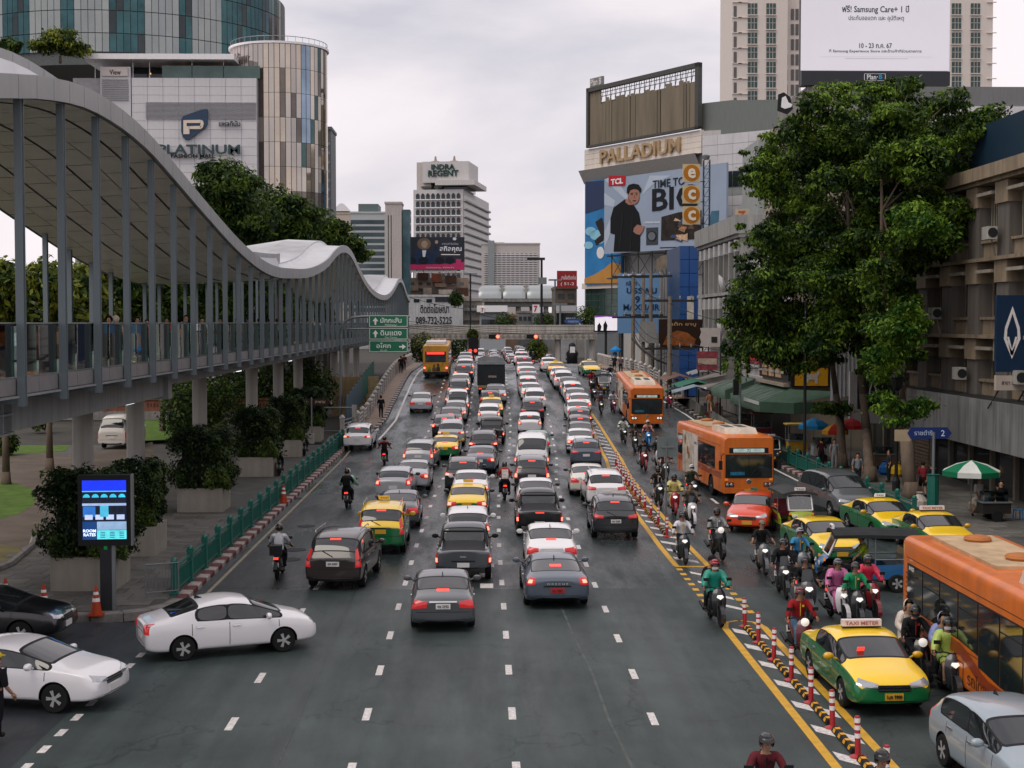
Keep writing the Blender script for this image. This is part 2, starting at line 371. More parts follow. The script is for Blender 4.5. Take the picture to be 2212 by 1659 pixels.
while y<124:
 ob('kerb_block',KB['rw'[i%2] if y<100 else 'kw'[i%2]],PAVE_R,(kr(y),y,gz(y)),(0,0,-math.atan2(kr(y+.72)-kr(y),.72)));y+=.72;i+=1
FOOT_L=thing('footpath',None,None);FOOT_L['kind']='structure'
FOOT_R=thing('footpath',None,None);FOOT_R['kind']='structure'
y=103.5;i=0
while y<182:
 ob('kerb_block',KB['kw'[i%2]],FOOT_L,(kl(y),y,gz(y)),(math.atan2(gz(y+.7)-gz(y),.7),0,-math.atan2(kl(y+.7)-kl(y),.7)),scale=(-1,1,1))
 if y>124:ob('kerb_block',KB['kw'[i%2]],FOOT_R,(kr(y),y,gz(y)),(math.atan2(gz(y+.7)-gz(y),.7),0,-math.atan2(kr(y+.7)-kr(y),.7)))
 y+=.72;i+=1
m_=MB()
for pts in(([(-9.34,44),(-9.6,42.9),(-10.3,42.15),(-11.3,41.95),(-40,41.95),(-40,100),(-9.34,100)]),):
 m_.prism([(a,b,-.1) for a,b in pts],(0,0,.24))
m_.obj('paving_base',M_PAVE,PAVE_L)
m_=MB();m_.prism([(a,b,-.1) for a,b in((17.84,20),(60,20),(60,124),(16.2,124),(17.0,115),(17.84,100))],(0,0,.24));m_.obj('paving_base',M_PAVE,PAVE_R)
slabs=[]
for k in range(3):
 m=MB();m.box((0,0,0),(1.18,.88,.03));slabs.append(m.mesh('paving_slab',mat('slab_%s'%'abc'[k],(.095+.02*k,.093+.018*k,.085+.016*k),.6,var=.3,scale=1.5,rvar=.22)))
for i in range(6):
 for j in range(24):
  x,y=-10.1-i*1.2-(j%2)*.35,42.6+j*.9
  if x>-10.4 and y<43.9:continue
  ob('paving_slab',slabs[rng.randrange(3)],PAVE_L,(x,y,.143+rng.uniform(0,.004)))
for i in range(5):
 for j in range(20):
  x,y=18.9+i*1.2-(j%2)*.35,56.6+j*.9
  ob('paving_slab',slabs[rng.randrange(3)],PAVE_R,(x,y,.143+rng.uniform(0,.004)))
for root,fx,o0,o1 in((FOOT_L,kl,-1.6,-.34),(FOOT_R,kr,.34,1.85)):
 strip(MB(),103.5 if root is FOOT_L else 124,232,lambda y:fx(y)+o0,lambda y:fx(y)+o1,z=.14).obj('footpath_surface',M_PATHRED,root)
def flat(pts,z,name,mt,parent=None,kind='structure'):
 v=[]
 for px,py in pts:
  d=ray(px,py);t=(z-EYE)/d.z;v.append((d.x*t,d.y*t,z))
 m=MB();m.add(v,[tuple(range(len(v)))]);return m.obj(name,mt,parent,kind=kind if not parent else None)
flat([(-90,980),(20,968),(150,985),(330,955),(330,1010),(180,1100),(60,1190),(-90,1260)],.146,'path',M_PATH)
LAWN=flat([(-90,1040),(21,1040),(80,1060),(73,1091),(35,1112),(-90,1145)],.15,'lawn',M_LAWN)
flat([(-90,964),(151,962),(140,975),(-90,988)],.15,'lawn',M_LAWN)
flat([(300,908),(420,908),(360,950),(290,953)],.15,'lawn',M_LAWN)
flat([(-90,1160),(35,1182),(70,1195),(30,1222),(-90,1250)],.15,'lawn',mat('worn_lawn',(.14,.12,.05),.9,var=.4,scale=1))
m_=MB();q=[G(px,py) for px,py in((-90,1275),(20,1232),(70,1190),(75,1172))]
m_.path([(p.x,p.y,.2) for p in q],.13,6);m_.obj('lawn_edging',M_CONC,LAWN)
# ================================================================ fences
M_GREEN=mat('green_fence_paint',(.010,.125,.095),.45,var=.18,scale=5)
def post_mesh():
 m=MB();m.box((0,0,.05),(.26,.26,.1));m.box((0,0,.53),(.17,.17,.9));m.box((0,0,1.0),(.22,.22,.06));m.lathe([(.09,1.02),(.11,1.07),(.09,1.13),(.03,1.17)],8)
 return m.mesh('post',M_GREEN)
def panel_mesh(ln):
 m=MB();n=int(ln/.14)
 m.box((0,ln/2,.86),(.07,ln,.06));m.box((0,ln/2,.70),(.05,ln,.045));m.box((0,ln/2,.16),(.06,ln,.06))
 m.box((0,ln/2,.43),(.018,ln,.5))
 for k in range(n):m.box((0,(k+.5)*ln/n,.43),(.05,.035,.53))
 return m.mesh('panel',M_GREEN)
POSTM=post_mesh()
def fence(pts,label,step):
 t=thing('green_fence',label,'fence',(pts[0][0],pts[0][1],.14));base=Vector(pts[0]);d=0
 segs=[(Vector(a),Vector(b)) for a,b in zip(pts,pts[1:])];pm={}
 for a,b in segs:
  n=max(1,round((b-a).length/step));v=(b-a)/n;ln=round(v.length-.17,2)
  if ln not in pm:pm[ln]=panel_mesh(ln)
  for k in range(n):
   p=a+v*k-base;rz=math.atan2(-v.x,v.y)
   ob('post',POSTM,t,(p.x,p.y,0));o=v.normalized()*.085
   ob('panel',pm[ln],t,(p.x+o.x,p.y+o.y,0),(0,0,rz))
 p=segs[-1][1]-base;ob('post',POSTM,t,(p.x,p.y,0));return t
fence([(-9.42,44.6),(-9.42,99)],'long green post and panel fence along the kerb beside the planters',2.47)
fence([(18.05,60.2),(18.05,100),(17.2,115),(16.6,122)],'green fence along the kerb in front of the shops and street trees',2.47)
# white balustrades of the bridge
def balustrade(fx,off,y0,y1,step,label):
 t=thing('balustrade',label,'balustrade',(fx(y0)+off,y0,gz(y0)+.14));b=t.location.copy()
 m=MB();m.box((0,0,.5),(.3,.3,1.0));m.box((0,0,1.03),(.4,.4,.08));m.lathe([(.2,1.07),(.12,1.2),(.02,1.26)],8);pm=m.mesh('pillar',M_BAL)
 y=y0;k=0
 while y<=y1:
  p=Vector((fx(y)+off,y,gz(y)+.14))-b;ob('pillar',pm,t,p)
  if y+step<=y1:
   q=Vector((fx(y+step)+off,y+step,gz(y+step)+.14))-b;m=MB()
   for h in(.3,.55,.82):m.tube(p+Vector((0,.15,h)),q+Vector((0,-.15,h)),.05,6)
   m.obj('rail',M_BAL if k%3 else M_STEEL,t)
  y+=step;k+=1
M_BAL=mat('white_balustrade_paint','#b9b4b0',.6,var=.2,streak=.3)
balustrade(kl,-1.5,104.5,180,2.6,'white pillared balustrade climbing the left bridge footpath')
balustrade(kr,1.7,125.5,182,2.6,'white pillared balustrade of the bridge footpath on the market side')
# ================================================================ lane separators
M_RED=mat('red_plastic','#a3242b',.4,var=.1);M_REFL=mat('white_reflector','#e8e4e4',.35,var=.05)
M_RUBBER=mat('black_rubber',(.016,.016,.017),.7,var=.2);M_YREF=mat('yellow_reflector','#e0a019',.4,var=.05)
def delineator():
 m=MB();m.lathe([(.17,0),(.17,.02),(.11,.04),(.062,.06),(.058,.1),(.056,.78),(.045,.81)],12)
 return m.mesh('post',M_RED,40)
DPOST=delineator();m_=MB();m_.lathe([(.06,0),(.06,.09)],12);DBAND=m_.mesh('reflective_band',M_REFL,40)
def deline(x,y,label):
 o=ob('bollard',DPOST,None,(x,y,gz(y)+.006),(rng.uniform(-.03,.03),rng.uniform(-.03,.03),0),None,label,'bollard','red bollards along the yellow hatching')
 for z in(.38,.54,.68):ob('reflective_band',DBAND,o,(0,0,z))
def rubber(x,y,ln,label,yaw=0):
 m=MB();h=.11;pr=[(-.09,0),(-.05,h),(.05,h),(.09,0)]
 m.grid([[(a,yy,b) for a,b in pr] for yy in(0,ln)]);m.add([(a,0,b) for a,b in pr],[(0,1,2,3)]);m.add([(a,ln,b) for a,b in pr],[(3,2,1,0)])
 o=m.obj('lane_divider',M_RUBBER,None,loc=(x,y,gz(y)+.006),rot=(0,0,yaw),label=label,cat='lane divider',group='black and yellow lane dividers')
 q=MB();n=4
 for k in range(n):
  yy=ln*(k+.5)/n
  for s in(-1,1):q.prism([(s*.083,yy-.07,.03),(s*.083,yy+.07,.03),(s*.058,yy+.07,.1),(s*.058,yy-.07,.1)],(s*.006,0,.003))
  q.box((0,yy,h+.002),(.1,.13,.006))
 q.obj('reflector',M_YREF,o)
ORD=['first','second','third','fourth','fifth','sixth','seventh','eighth','ninth','tenth','eleventh','twelfth','thirteenth','fourteenth','fifteenth','sixteenth','seventeenth','eighteenth','nineteenth','twentieth','twenty-first','twenty-second','twenty-third','twenty-fourth','twenty-fifth','twenty-sixth','twenty-seventh','twenty-eighth','twenty-ninth','thirtieth']
near=[(1917,1705),(1850.5,1636),(1797,1573),(1749.7,1519),(1705.6,1470),(1668,1426),(1636,1388.5),(1606,1354)]
npt=[G(*p) for p in near]
for i,p in enumerate(npt):
 deline(7.36,p.y,'red white-banded bollard, %s from the front in the near yellow island'%ORD[i])
for i,(a,b) in enumerate(zip(npt,npt[1:])):
 rubber(7.36,a.y+.22,b.y-a.y-.44,'black and yellow rubber divider, %s from the front in the near island'%ORD[i])
fy=[57.5,60.6,63.4,65.9,68.2,70.4,72.5,74.5,76.5,78.4,80.3,82.2,84.2,86.4]
for i,y in enumerate(fy):deline(7.34+drift(y)*.85,y,'red white-banded bollard, %s from the front in the far yellow island'%ORD[i])
for i,(a,b) in enumerate(zip(fy[:8],fy[1:])):
 rubber(7.34+drift(a)*.85,a+.2,b-a-.4,'black and yellow rubber divider, %s from the front in the far island'%ORD[i],-.02)
p=Vector((7.5,58.9,.006));t=thing('road_sign','grey back of a rectangular road sign on a pole in the hatched island','road sign',p)
MB().tube((0,0,0),(0,0,3.7),.035,8).obj('pole',M_STEEL,t);MB().box((.05,.04,3.45),(.85,.02,.8)).obj('plate',mat('sign_back',(.16,.19,.19),.5,.4),t)
MB().box((.05,.0,3.45),(.5,.05,.05)).obj('bracket',M_STEEL,t)
# traffic cones
M_ORANGE=mat('orange_cone','#a8401f',.5,var=.15)
m_=MB();m_.box((0,0,.02),(.42,.42,.04));m_.lathe([(.17,.04),(.04,.82),(.03,.84)],12);CONE=m_.mesh('traffic_cone',M_ORANGE,40)
def ring(z0,z1):f=lambda z:.17-(z-.04)/.78*.13+.004;return MB().lathe([(f(z0),z0),(f(z1),z1)],12).mesh('reflective_band',M_REFL,40)
CB=[ring(.4,.5),ring(.6,.68)]
for px,py,z,lb in((12,1310,.14,'orange traffic cone behind the bonnet of the black car'),(95,1324,.14,'orange traffic cone between the planter and the side street kerb'),(208,1329,.14,'orange traffic cone at the foot of the lit advertising screen'),(605,1085,.16,'orange traffic cone on the red and white kerb by the green fence')):
 p=G(px,py,z)
 if px==605:p.x=-9.2
 o=ob('traffic_cone',CONE,None,(p.x,p.y,z),None,None,lb,'traffic cone','traffic cones')
 for b in CB:ob('reflective_band',b,o)
p=Vector((-10.15,44.0,.14));t=thing('crowd_barrier','grey steel crowd barrier leaning by the end of the green fence','barrier',p,R(25));m_=MB()
m_.path([(0,0,0),(0,0,1.05),(1.0,0,1.05),(1.0,0,0)],.02,6);m_.tube((0,0,.2),(1,0,.2),.015,6);m_.obj('frame',M_STEEL,t)
for k in range(9):MB().tube((.1+k*.1,0,.2),(.1+k*.1,0,1.05),.009,5).obj('bar',M_STEEL,t)
# ================================================================ vehicles
M_CAR=mat('car_paint',objcol=True,rough=.28,var=0,coat=.8,spec=.5)
M_GLASSCAR=mat('car_glass',(.012,.016,.018),.05,var=0,spec=.8,coat=.35)
M_TYRE=mat('tyre_rubber',(.012,.012,.013),.8,var=.15);M_ALLOY=mat('alloy_rim',(.46,.47,.48),.35,.35,var=.1)
M_CHROME=mat('chrome',(.6,.61,.62),.15,1,var=0)
M_TAIL=mat('tail_lens',(.40,.012,.014),.18,var=0,coat=.6,emit=.55)
M_LAMP=mat('lit_red_lamp',(1,.05,.03),.3,var=0,emit=1.6)
M_LAMPW=mat('lit_brake_core',(1,.16,.10),.3,var=0,emit=4.0)
M_HEAD=mat('headlamp_glass',(.42,.44,.46),.08,.6,var=0,coat=1)
M_HEADLIT=mat('lit_headlamp',(1,.96,.9),.3,var=0,emit=.4)
M_AMBER=mat('amber_lens',(.7,.2,.02),.2,var=0,emit=.4)
M_PLATE=mat('number_plate_white','#d8d6d4',.45,var=.05);M_PLATEY=mat('number_plate_yellow','#d0a02c',.45,var=.05);M_PLATER=mat('number_plate_red','#b02428',.45,var=.05)
M_TAXIY=mat('taxi_yellow','#f4ca0c',.3,var=.04,coat=.8);M_TAXIG=mat('taxi_green','#0f6b3a',.3,var=.05,coat=.8)
M_TRIM=mat('grey_trim',(.14,.145,.15),.45,var=.1)
CARS={'sedan':dict(W=.90,wr=.75,base='sedan',wheel=(.32,-1.36,1.36),st=[(-2.35,0.93,0.36,0.8,0.88,0),(-2.29,0.985,0.25,0.9,0.98,0),(-1.98,0.98,0.2,0.94,1.06,0),(-1.62,1,0.2,0.95,1.09,0),(-0.92,1,0.2,0.95,1.42,1),(-0.15,1,0.2,0.94,1.47,1),(0.45,1,0.2,0.93,1.44,1),(1.25,1,0.2,0.92,1.03,0),(1.85,0.98,0.2,0.85,0.92,0),(2.22,0.965,0.24,0.7,0.77,0),(2.35,0.88,0.32,0.56,0.61,0)],side=((4,5),(5,7)),tail=((.46,.72),(.93,.70),(.90,.94),(.46,.90)),plate=(.76,),brake=(1.11,-1.5),lamp=((.70,.76),(.88,.76),(.86,.88),(.70,.88))),'compact':dict(W=.85,wr=.74,wheel=(.31,-1.27,1.30),st=[(-2.2,0.93,0.36,0.84,0.92,0),(-2.15,0.985,0.25,0.92,1.0,0),(-1.9,0.98,0.2,0.95,1.07,0),(-1.6,1,0.2,0.96,1.1,0),(-0.95,1,0.2,0.96,1.43,1),(-0.1,1,0.2,0.94,1.49,1),(0.45,1,0.2,0.92,1.45,1),(1.3,1,0.2,0.9,1.02,0),(1.8,0.97,0.2,0.83,0.9,0),(2.08,0.965,0.24,0.68,0.75,0),(2.2,0.88,0.32,0.54,0.58,0)],side=((4,5),(5,7)),tail=((.56,.72),(.96,.72),(.92,.98),(.56,.94)),plate=(.62,),brake=(1.12,-1.45),lamp=((.72,.76),(.9,.76),(.88,.9),(.72,.9))),'coupe':dict(W=.97,wr=.70,wheel=(.35,-1.46,1.48),st=[(-2.5,0.93,0.39,0.84,0.9,0),(-2.43,0.985,0.28,0.92,0.99,0),(-2.2,1.0,0.22,0.96,1.04,0),(-2.0,1.02,0.2,0.97,1.07,0),(-0.8,1,0.2,0.95,1.36,1),(-0.1,0.99,0.2,0.93,1.42,1),(0.45,0.98,0.2,0.92,1.39,1),(1.3,0.98,0.2,0.9,1.0,0),(1.95,0.97,0.2,0.82,0.88,0),(2.35,0.965,0.24,0.68,0.74,0),(2.5,0.88,0.32,0.54,0.58,0)],side=((4,5),(5,7)),tail=((.64,.78),(.95,.76),(.90,.99),(.66,.97)),plate=(.60,),brake=(1.2,-1.5),lamp=((.74,.84),(.88,.84),(.86,.93),(.74,.93))),'suv':dict(W=.92,wr=.76,wheel=(.36,-1.36,1.34),st=[(-2.27,0.93,0.42,0.94,1.0,0),(-2.22,0.985,0.32,1.0,1.07,0),(-2.08,0.98,0.27,1.02,1.15,0),(-1.74,0.99,0.27,1.02,1.58,1),(-0.85,1,0.27,1.01,1.67,1),(-0.1,1,0.27,1.0,1.68,1),(0.5,1,0.27,0.99,1.63,1),(1.22,1,0.27,0.98,1.12,0),(1.8,0.98,0.27,0.95,1.03,0),(2.14,0.965,0.3,0.84,0.91,0),(2.27,0.88,0.38,0.66,0.72,0)],side=((3,5),(5,7)),tail=((.50,.90),(.97,.92),(.93,1.06),(.50,1.02)),plate=(.78,),brake=(1.49,-1.9),lamp=((.70,.93),(.92,.94),(.90,1.03),(.70,1.01))),'hatch':dict(W=.86,wr=.75,wheel=(.31,-1.22,1.24),st=[(-2.0,0.93,0.36,0.86,0.94,0),(-1.96,0.985,0.26,0.94,1.02,0),(-1.84,0.98,0.2,0.96,1.1,0),(-1.5,0.99,0.2,0.97,1.43,1),(-0.75,1,0.2,0.96,1.51,1),(-0.1,1,0.2,0.95,1.52,1),(0.42,1,0.2,0.94,1.48,1),(1.15,1,0.2,0.92,1.04,0),(1.62,0.97,0.2,0.86,0.94,0),(1.9,0.965,0.24,0.72,0.79,0),(2.0,0.88,0.32,0.56,0.61,0)],side=((3,5),(5,7)),tail=((.66,.78),(.98,.80),(.90,1.08),(.68,1.02)),plate=(.66,),brake=(1.36,-1.65),lamp=((.76,.82),(.92,.84),(.88,.97),(.76,.95))),'mpv':dict(W=.89,wr=.79,wheel=(.34,-1.4,1.36),st=[(-2.28,0.93,0.39,0.94,1.0,0),(-2.24,0.985,0.3,1.0,1.08,0),(-2.14,0.98,0.26,1.04,1.16,0),(-1.84,0.99,0.26,1.04,1.64,1),(-0.85,1,0.26,1.02,1.72,1),(0,1,0.26,1.0,1.72,1),(0.7,1,0.26,0.99,1.66,1),(1.42,1,0.26,0.98,1.12,0),(1.9,0.97,0.26,0.92,1.0,0),(2.16,0.965,0.28,0.78,0.86,0),(2.28,0.88,0.36,0.6,0.66,0)],side=((3,5),(5,7)),tail=((.74,.74),(1.0,.76),(.90,1.30),(.80,1.24)),plate=(.84,),brake=(1.54,-2.0),lamp=((.80,.80),(.94,.81),(.92,.98),(.80,.96))),'pickup':dict(W=.92,wr=.75,wheel=(.37,-1.55,1.55),st=[(-2.6,0.93,0.52,1.02,1.08,0),(-2.57,0.985,0.48,1.06,1.12,0),(-2.25,1,0.45,1.07,1.13,0),(-1.02,1,0.45,1.07,1.15,0),(-0.78,1,0.45,1.06,1.72,1),(-0.15,1,0.45,1.05,1.79,1),(0.45,1,0.45,1.04,1.75,1),(1.15,1,0.45,1.03,1.18,0),(1.9,0.98,0.45,1.0,1.1,0),(2.45,0.965,0.47,0.9,0.97,0),(2.6,0.88,0.55,0.74,0.8,0)],side=((4,5),(5,7)),tail=((.86,.70),(1.0,.70),(1.0,1.02),(.88,1.02)),plate=(.62,),brake=(1.04,-2.6),lamp=((.88,.72),(.99,.72),(.99,.86),(.88,.86))),'van':dict(W=.95,wr=.82,wheel=(.34,-1.45,1.6),st=[(-2.6,0.93,0.39,1.06,1.14,0),(-2.58,0.985,0.32,1.12,1.24,0),(-2.53,0.99,0.3,1.18,1.34,0),(-2.3,0.99,0.3,1.22,2.12,1),(-1.2,1,0.3,1.22,2.25,1),(0.6,1,0.3,1.22,2.23,1),(1.3,1,0.3,1.2,2.08,1),(2.1,1,0.3,1.14,1.28,0),(2.36,0.97,0.3,1.0,1.1,0),(2.54,0.965,0.32,0.82,0.9,0),(2.6,0.88,0.4,0.64,0.7,0)],side=((3,5),(5,7)),tail=((.90,.70),(1.0,.70),(.99,1.12),(.90,1.12)),plate=(.78,),brake=(2.13,-2.45),lamp=((.90,.80),(.99,.80),(.98,.96),(.90,.96))),'minivan':dict(W=.96,wr=.80,wheel=(.35,-1.6,1.6),st=[(-2.57,0.93,0.39,1.04,1.12,0),(-2.55,0.985,0.32,1.1,1.22,0),(-2.5,0.99,0.28,1.14,1.3,0),(-2.26,0.99,0.28,1.16,1.82,1),(-1.1,1,0.28,1.16,1.92,1),(0.25,1,0.28,1.14,1.92,1),(0.85,1,0.28,1.12,1.85,1),(1.7,1,0.28,1.1,1.24,0),(2.2,0.97,0.28,0.98,1.08,0),(2.48,0.965,0.3,0.8,0.88,0),(2.57,0.88,0.38,0.62,0.68,0)],side=((3,5),(5,7)),tail=((.86,.8),(1.0,.8),(.96,1.3),(.88,1.3)),plate=(.8,),brake=(1.85,-2.4),lamp=((.88,.82),(.98,.82),(.96,.98),(.88,.98))),}
def wheel_meshes(r,wd=.21):
 m=MB();m.lathe([(r*.62,-wd/2),(r*.93,-wd/2),(r,-wd/2+.04),(r,wd/2-.04),(r*.93,wd/2),(r*.62,wd/2)],20,axis='y');ty=m.mesh('wheel',M_TYRE,35)
 m=MB();m.lathe([(r*.64,wd*.18),(r*.64,wd*.49),(r*.58,wd*.49),(r*.55,wd*.34),(.03,wd*.3)],20,axis='y')
 for k in range(5):
  a=k*2*math.pi/5
  for da in(-.13,.13):
   b=a+da;m.box((math.cos(b)*r*.33,wd*.43,math.sin(b)*r*.33),(r*.5,.03,.035),ry=-b)
 m.lathe([(.06,wd*.3),(.06,wd*.5),(.02,wd*.51)],10,axis='y');return ty,m.mesh('rim',[M_ALLOY],35)
def decal(bvh,c4,d,n=(6,4),off=.012):
 d=Vector(d).normalized();rows=[];c4=[Vector(c) for c in c4]
 for j in range(n[1]+1):
  r=[]
  for i in range(n[0]+1):
   u,v=i/n[0],j/n[1];p=c4[0].lerp(c4[1],u).lerp(c4[3].lerp(c4[2],u),v)
   h=bvh.ray_cast(p,d)[0] or bvh.find_nearest(p)[0];r.append(h-d*off)
  rows.append(r)
 m=MB();m.grid(rows)
 nr,nc=len(rows),len(rows[0]);edge=rows[0]+[r[-1] for r in rows[1:]]+rows[-1][-2::-1]+[r[0] for r in rows[-2:0:-1]]
 k=len(edge);m.add([*edge,*[e+d*.03 for e in edge]],[(i,(i+1)%k,k+(i+1)%k,k+i) for i in range(k)])
 return m
_T={}
def car_template(kind,taxi=None):
 key=(kind,taxi)
 if key in _T:return _T[key]
 S=CARS[kind];W=S['W'];n=11;st=[(*q[:3],q[3]+d_*.85,q[4]+d_,q[5]) for q,d_ in zip(S['st'],(0,)*8+(.035,.085,.10))];wr=S['wr'];rings=[]
 for x,wf,zb,zk,zt,cab in st:
  w=W*wf
  if cab:top=[(wr*wf,zt-.09),(wr*wf*.80,zt-.022)]
  else:top=[(w*.80,zt-.035),(w*.5,zt-.008)]
  rings.append([(x,y,z) for y,z in[(0,zb),(w*.8,zb),(w*.965,zb+.07),(w,zb+.28*(zk-zb)+.1),(w*.99,zk-.13),(w*.945,zk),*top,(0,zt)]])
 bm=bmesh.new();V=[];cl=bm.edges.layers.float.new('crease_edge')
 for r in rings:
  a=[bm.verts.new(p) for p in r];b=[a[0]]+[bm.verts.new((p[0],-p[1],p[2])) for p in r[1:8]]+[a[8]];V.append((a,b))
 rw=next(i for i in range(n-1) if not st[i][5] and st[i+1][5]);ws=next(i for i in range(n-1) if st[i][5] and not st[i+1][5])
 G_={k:[] for k in('ws','rw','lf','lr','rf','rr')};(sr0,sr1),(sf0,sf1)=S['side']
 lower=1 if taxi=='yg' else 0
 for i in range(n-1):
  for s in(0,1):
   A,B=V[i][s],V[i+1][s]
   for k in range(8):
    f=bm.faces.new((A[k],A[k+1],B[k+1],B[k]) if s else(A[k],B[k],B[k+1],A[k+1]))
    f.material_index=8 if k==0 else(lower if k<5 else 0)
    if k in(6,7) and i==rw:G_['rw'].append(f)
    elif k in(6,7) and i==ws:G_['ws'].append(f)
    elif k==5 and sr0<=i<sr1:G_['rl'[1-s]+'r' if False else('l' if s==0 else 'r')+'r'].append(f)
    elif k==5 and sf0<=i<sf1:G_[('l' if s==0 else 'r')+'f'].append(f)
    elif kind=='pickup' and k in(6,7) and i in(1,2):f.material_index=8
 for(A,B),rev in((V[0],0),(V[-1],1)):
  for k in range(8):
   vs=[A[k],A[k+1],B[k+1],B[k]];vs=list(dict.fromkeys(vs))
   f=bm.faces.new(vs[::-1] if rev else vs);f.material_index=lower if not(taxi=='yg' and k>5) else 0
 bmesh.ops.recalc_face_normals(bm,faces=bm.faces)
 for gi,(k,fs) in enumerate(G_.items()):
  for f in fs:f.material_index=2+gi
 for i in range(n-1):
  for s in(0,1):
   for k,v_ in((5,.5),(2,.45),(6,.3)):
    e_=bm.edges.get((V[i][s][k],V[i+1][s][k]))
    if e_:e_[cl]=v_
 for A,B in(V[0],V[-1]):
  for s in(A,B):
   for k in range(1,8):
    e_=bm.edges.get((s[k],s[k+1]))
    if e_:e_[cl]=.55
 me=bpy.data.meshes.new('car_body');bm.to_mesh(me);bm.free()
 low=M_TAXIG if taxi=='yg' else M_CAR;up=M_TAXIY if taxi=='yg' else M_CAR
 mats=[up,low]+[M_GLASSCAR]*6+[M_BLACK]
 for q in mats:me.materials.append(q)
 me=smooth_mesh(me,1);bm=bmesh.new();bm.from_mesh(me);cl=bm.edges.layers.float.get('crease_edge') or bm.edges.layers.float.new('crease_edge')
 for gi in range(6):
  fs=[f for f in bm.faces if f.material_index==2+gi];rg_=bmesh.ops.inset_region(bm,faces=fs,thickness=.028 if gi<2 else .02,depth=-.003,use_even_offset=True)['faces'];fset=set(fs)
  for f in rg_:f.material_index=8
  for f in fs:
   for e_ in f.edges:
    if any(g not in fset for g in e_.link_faces):e_[cl]=1.0
 bm.to_mesh(me);bm.free();me=smooth_mesh(me,1)
 r,xr,xf=S['wheel'];zc=r
 cut=MB()
 for x in(xr,xf):
  for s in(-1,1):cut.lathe([(r*1.17,s*(W-.34)),(r*1.17,s*(W+.3))],24,(x,0,zc),axis='y',m=8)
 cme=cut.mesh('arch',mats);a=bpy.data.objects.new('a',me);b=bpy.data.objects.new('b',cme)
 md=a.modifiers.new('b','BOOLEAN');md.object=b;md.operation='DIFFERENCE';md.solver='EXACT'
 me2=evaluate(a,b)
 bm=bmesh.new();bm.from_mesh(me2);bm.faces.ensure_lookup_table();bvh=BVHTree.FromBMesh(bm)
 def part(idx,name):
  q=bm.copy();bmesh.ops.delete(q,geom=[f for f in q.faces if f.material_index not in idx],context='FACES')
  if not q.faces:q.free();return None
  m=bpy.data.meshes.new(name);q.to_mesh(m);q.free()
  for z in mats:m.materials.append(z)
  m.polygons.foreach_set('use_smooth',[True]*len(m.polygons));m.set_sharp_from_angle(angle=R(48));return m
 parts=[('body',part((0,1,8),'body'),1,None)]
 for k,nm in((2,'windscreen'),(3,'rear_window'),(4,'side_window'),(5,'side_window'),(6,'side_window'),(7,'side_window')):
  q=part((k,),nm)
  if q:parts.append((nm,q,0,None))
 x0,x1=st[0][0],st[-1][0]
 def rearq(pts,s,lift=0):return[(x0-1.5,s*(y*W+.45*1.5*0),z+lift) for y,z in pts]
 for s in(1,-1):
  d=(1,-s*.35,0);q=[(x0-1.5,s*(y*W+.525+.03),z) for y,z in S['tail']];tl=decal(bvh,q,d,off=.014).mesh('taillight',M_TAIL,50)
  q=[(x0-1.5,s*(y*W+.525+.03),z) for y,z in S['lamp']];lm=decal(bvh,q,d,(4,3),.026).mesh('brake_lamp',M_LAMPW,50)
  parts.append(('taillight',tl,0,('brake_lamp',lm)))
  d=(-1,-s*.45,0);q=[(x1+1.5,s*(y*W+.675),z) for y,z in((.38,st[9][3]-.13),(.95,st[9][3]-.06),(.93,st[9][3]+.06),(.40,st[9][3]-.03))];parts.append(('headlight',decal(bvh,q,d,off=.012).mesh('headlight',M_HEAD,50),0,None))
  for dx in(st[S['side'][1][0]][0],st[7][0]-.12,st[S['side'][1][0]][0]-.95):
   zt_=.92*pl(dx,[(q[0],q[3]) for q in st]);q=[(dx-.008,s*2,st[5][2]+.12),(dx+.008,s*2,st[5][2]+.12),(dx+.008,s*2,zt_+.03),(dx-.008,s*2,zt_+.03)]
   parts.append(('door_seam',decal(bvh,q,(0,-s,0),(1,6),.002).mesh('door_seam',M_BLACK),0,None))
  for dx in(st[S['side'][1][0]][0]+.08,st[S['side'][1][0]][0]-.85):
   zt_=pl(dx,[(q[0],q[3]) for q in st])-.14;q=[(dx,s*2,zt_),(dx+.2,s*2,zt_),(dx+.2,s*2,zt_+.035),(dx,s*2,zt_+.035)]
   parts.append(('door_handle',decal(bvh,q,(0,-s,0),(2,1),.03).mesh('door_handle',M_CHROME),0,None))
  mx,mz=st[7][0]-.42,st[7][3]+.10;m=MB();m.lathe([(.02,-.06),(.085,-.05),(.10,0),(.085,.05),(.03,.065)],10,(0,0,0),axis='x')
  for k,v in enumerate(m.v):m.v[k]=(v[0]+mx,v[1]*1.25+s*(W+.12),v[2]*.85+mz)
  m.tube((mx+.02,s*(W-.08),mz-.07),(mx,s*(W+.05),mz-.02),.025,6);parts.append(('mirror',m.mesh('mirror',M_CAR if kind!='pickup' else M_BLACK,60),1,None))
 z=S['plate'][0];q=[(x0-1,.2,z-.075),(x0-1,-.2,z-.075),(x0-1,-.2,z+.075),(x0-1,.2,z+.075)]
 parts.append(('number_plate',decal(bvh,q,(1,0,0),(2,2),.02).mesh('number_plate',M_PLATEY if taxi else M_PLATE),0,None))
 z=.46 if kind not in('pickup','van') else .62;q=[(x1+1,-.2,z-.075),(x1+1,.2,z-.075),(x1+1,.2,z+.075),(x1+1,-.2,z+.075)]
 parts.append(('front_plate',decal(bvh,q,(-1,0,0),(2,2),.03).mesh('front_plate',M_PLATEY if taxi else M_PLATE),0,None))
 zf=st[9][3];q=[(x1+1,-.38*W,zf-.20),(x1+1,.38*W,zf-.20),(x1+1,.46*W,zf-.06),(x1+1,-.46*W,zf-.06)]
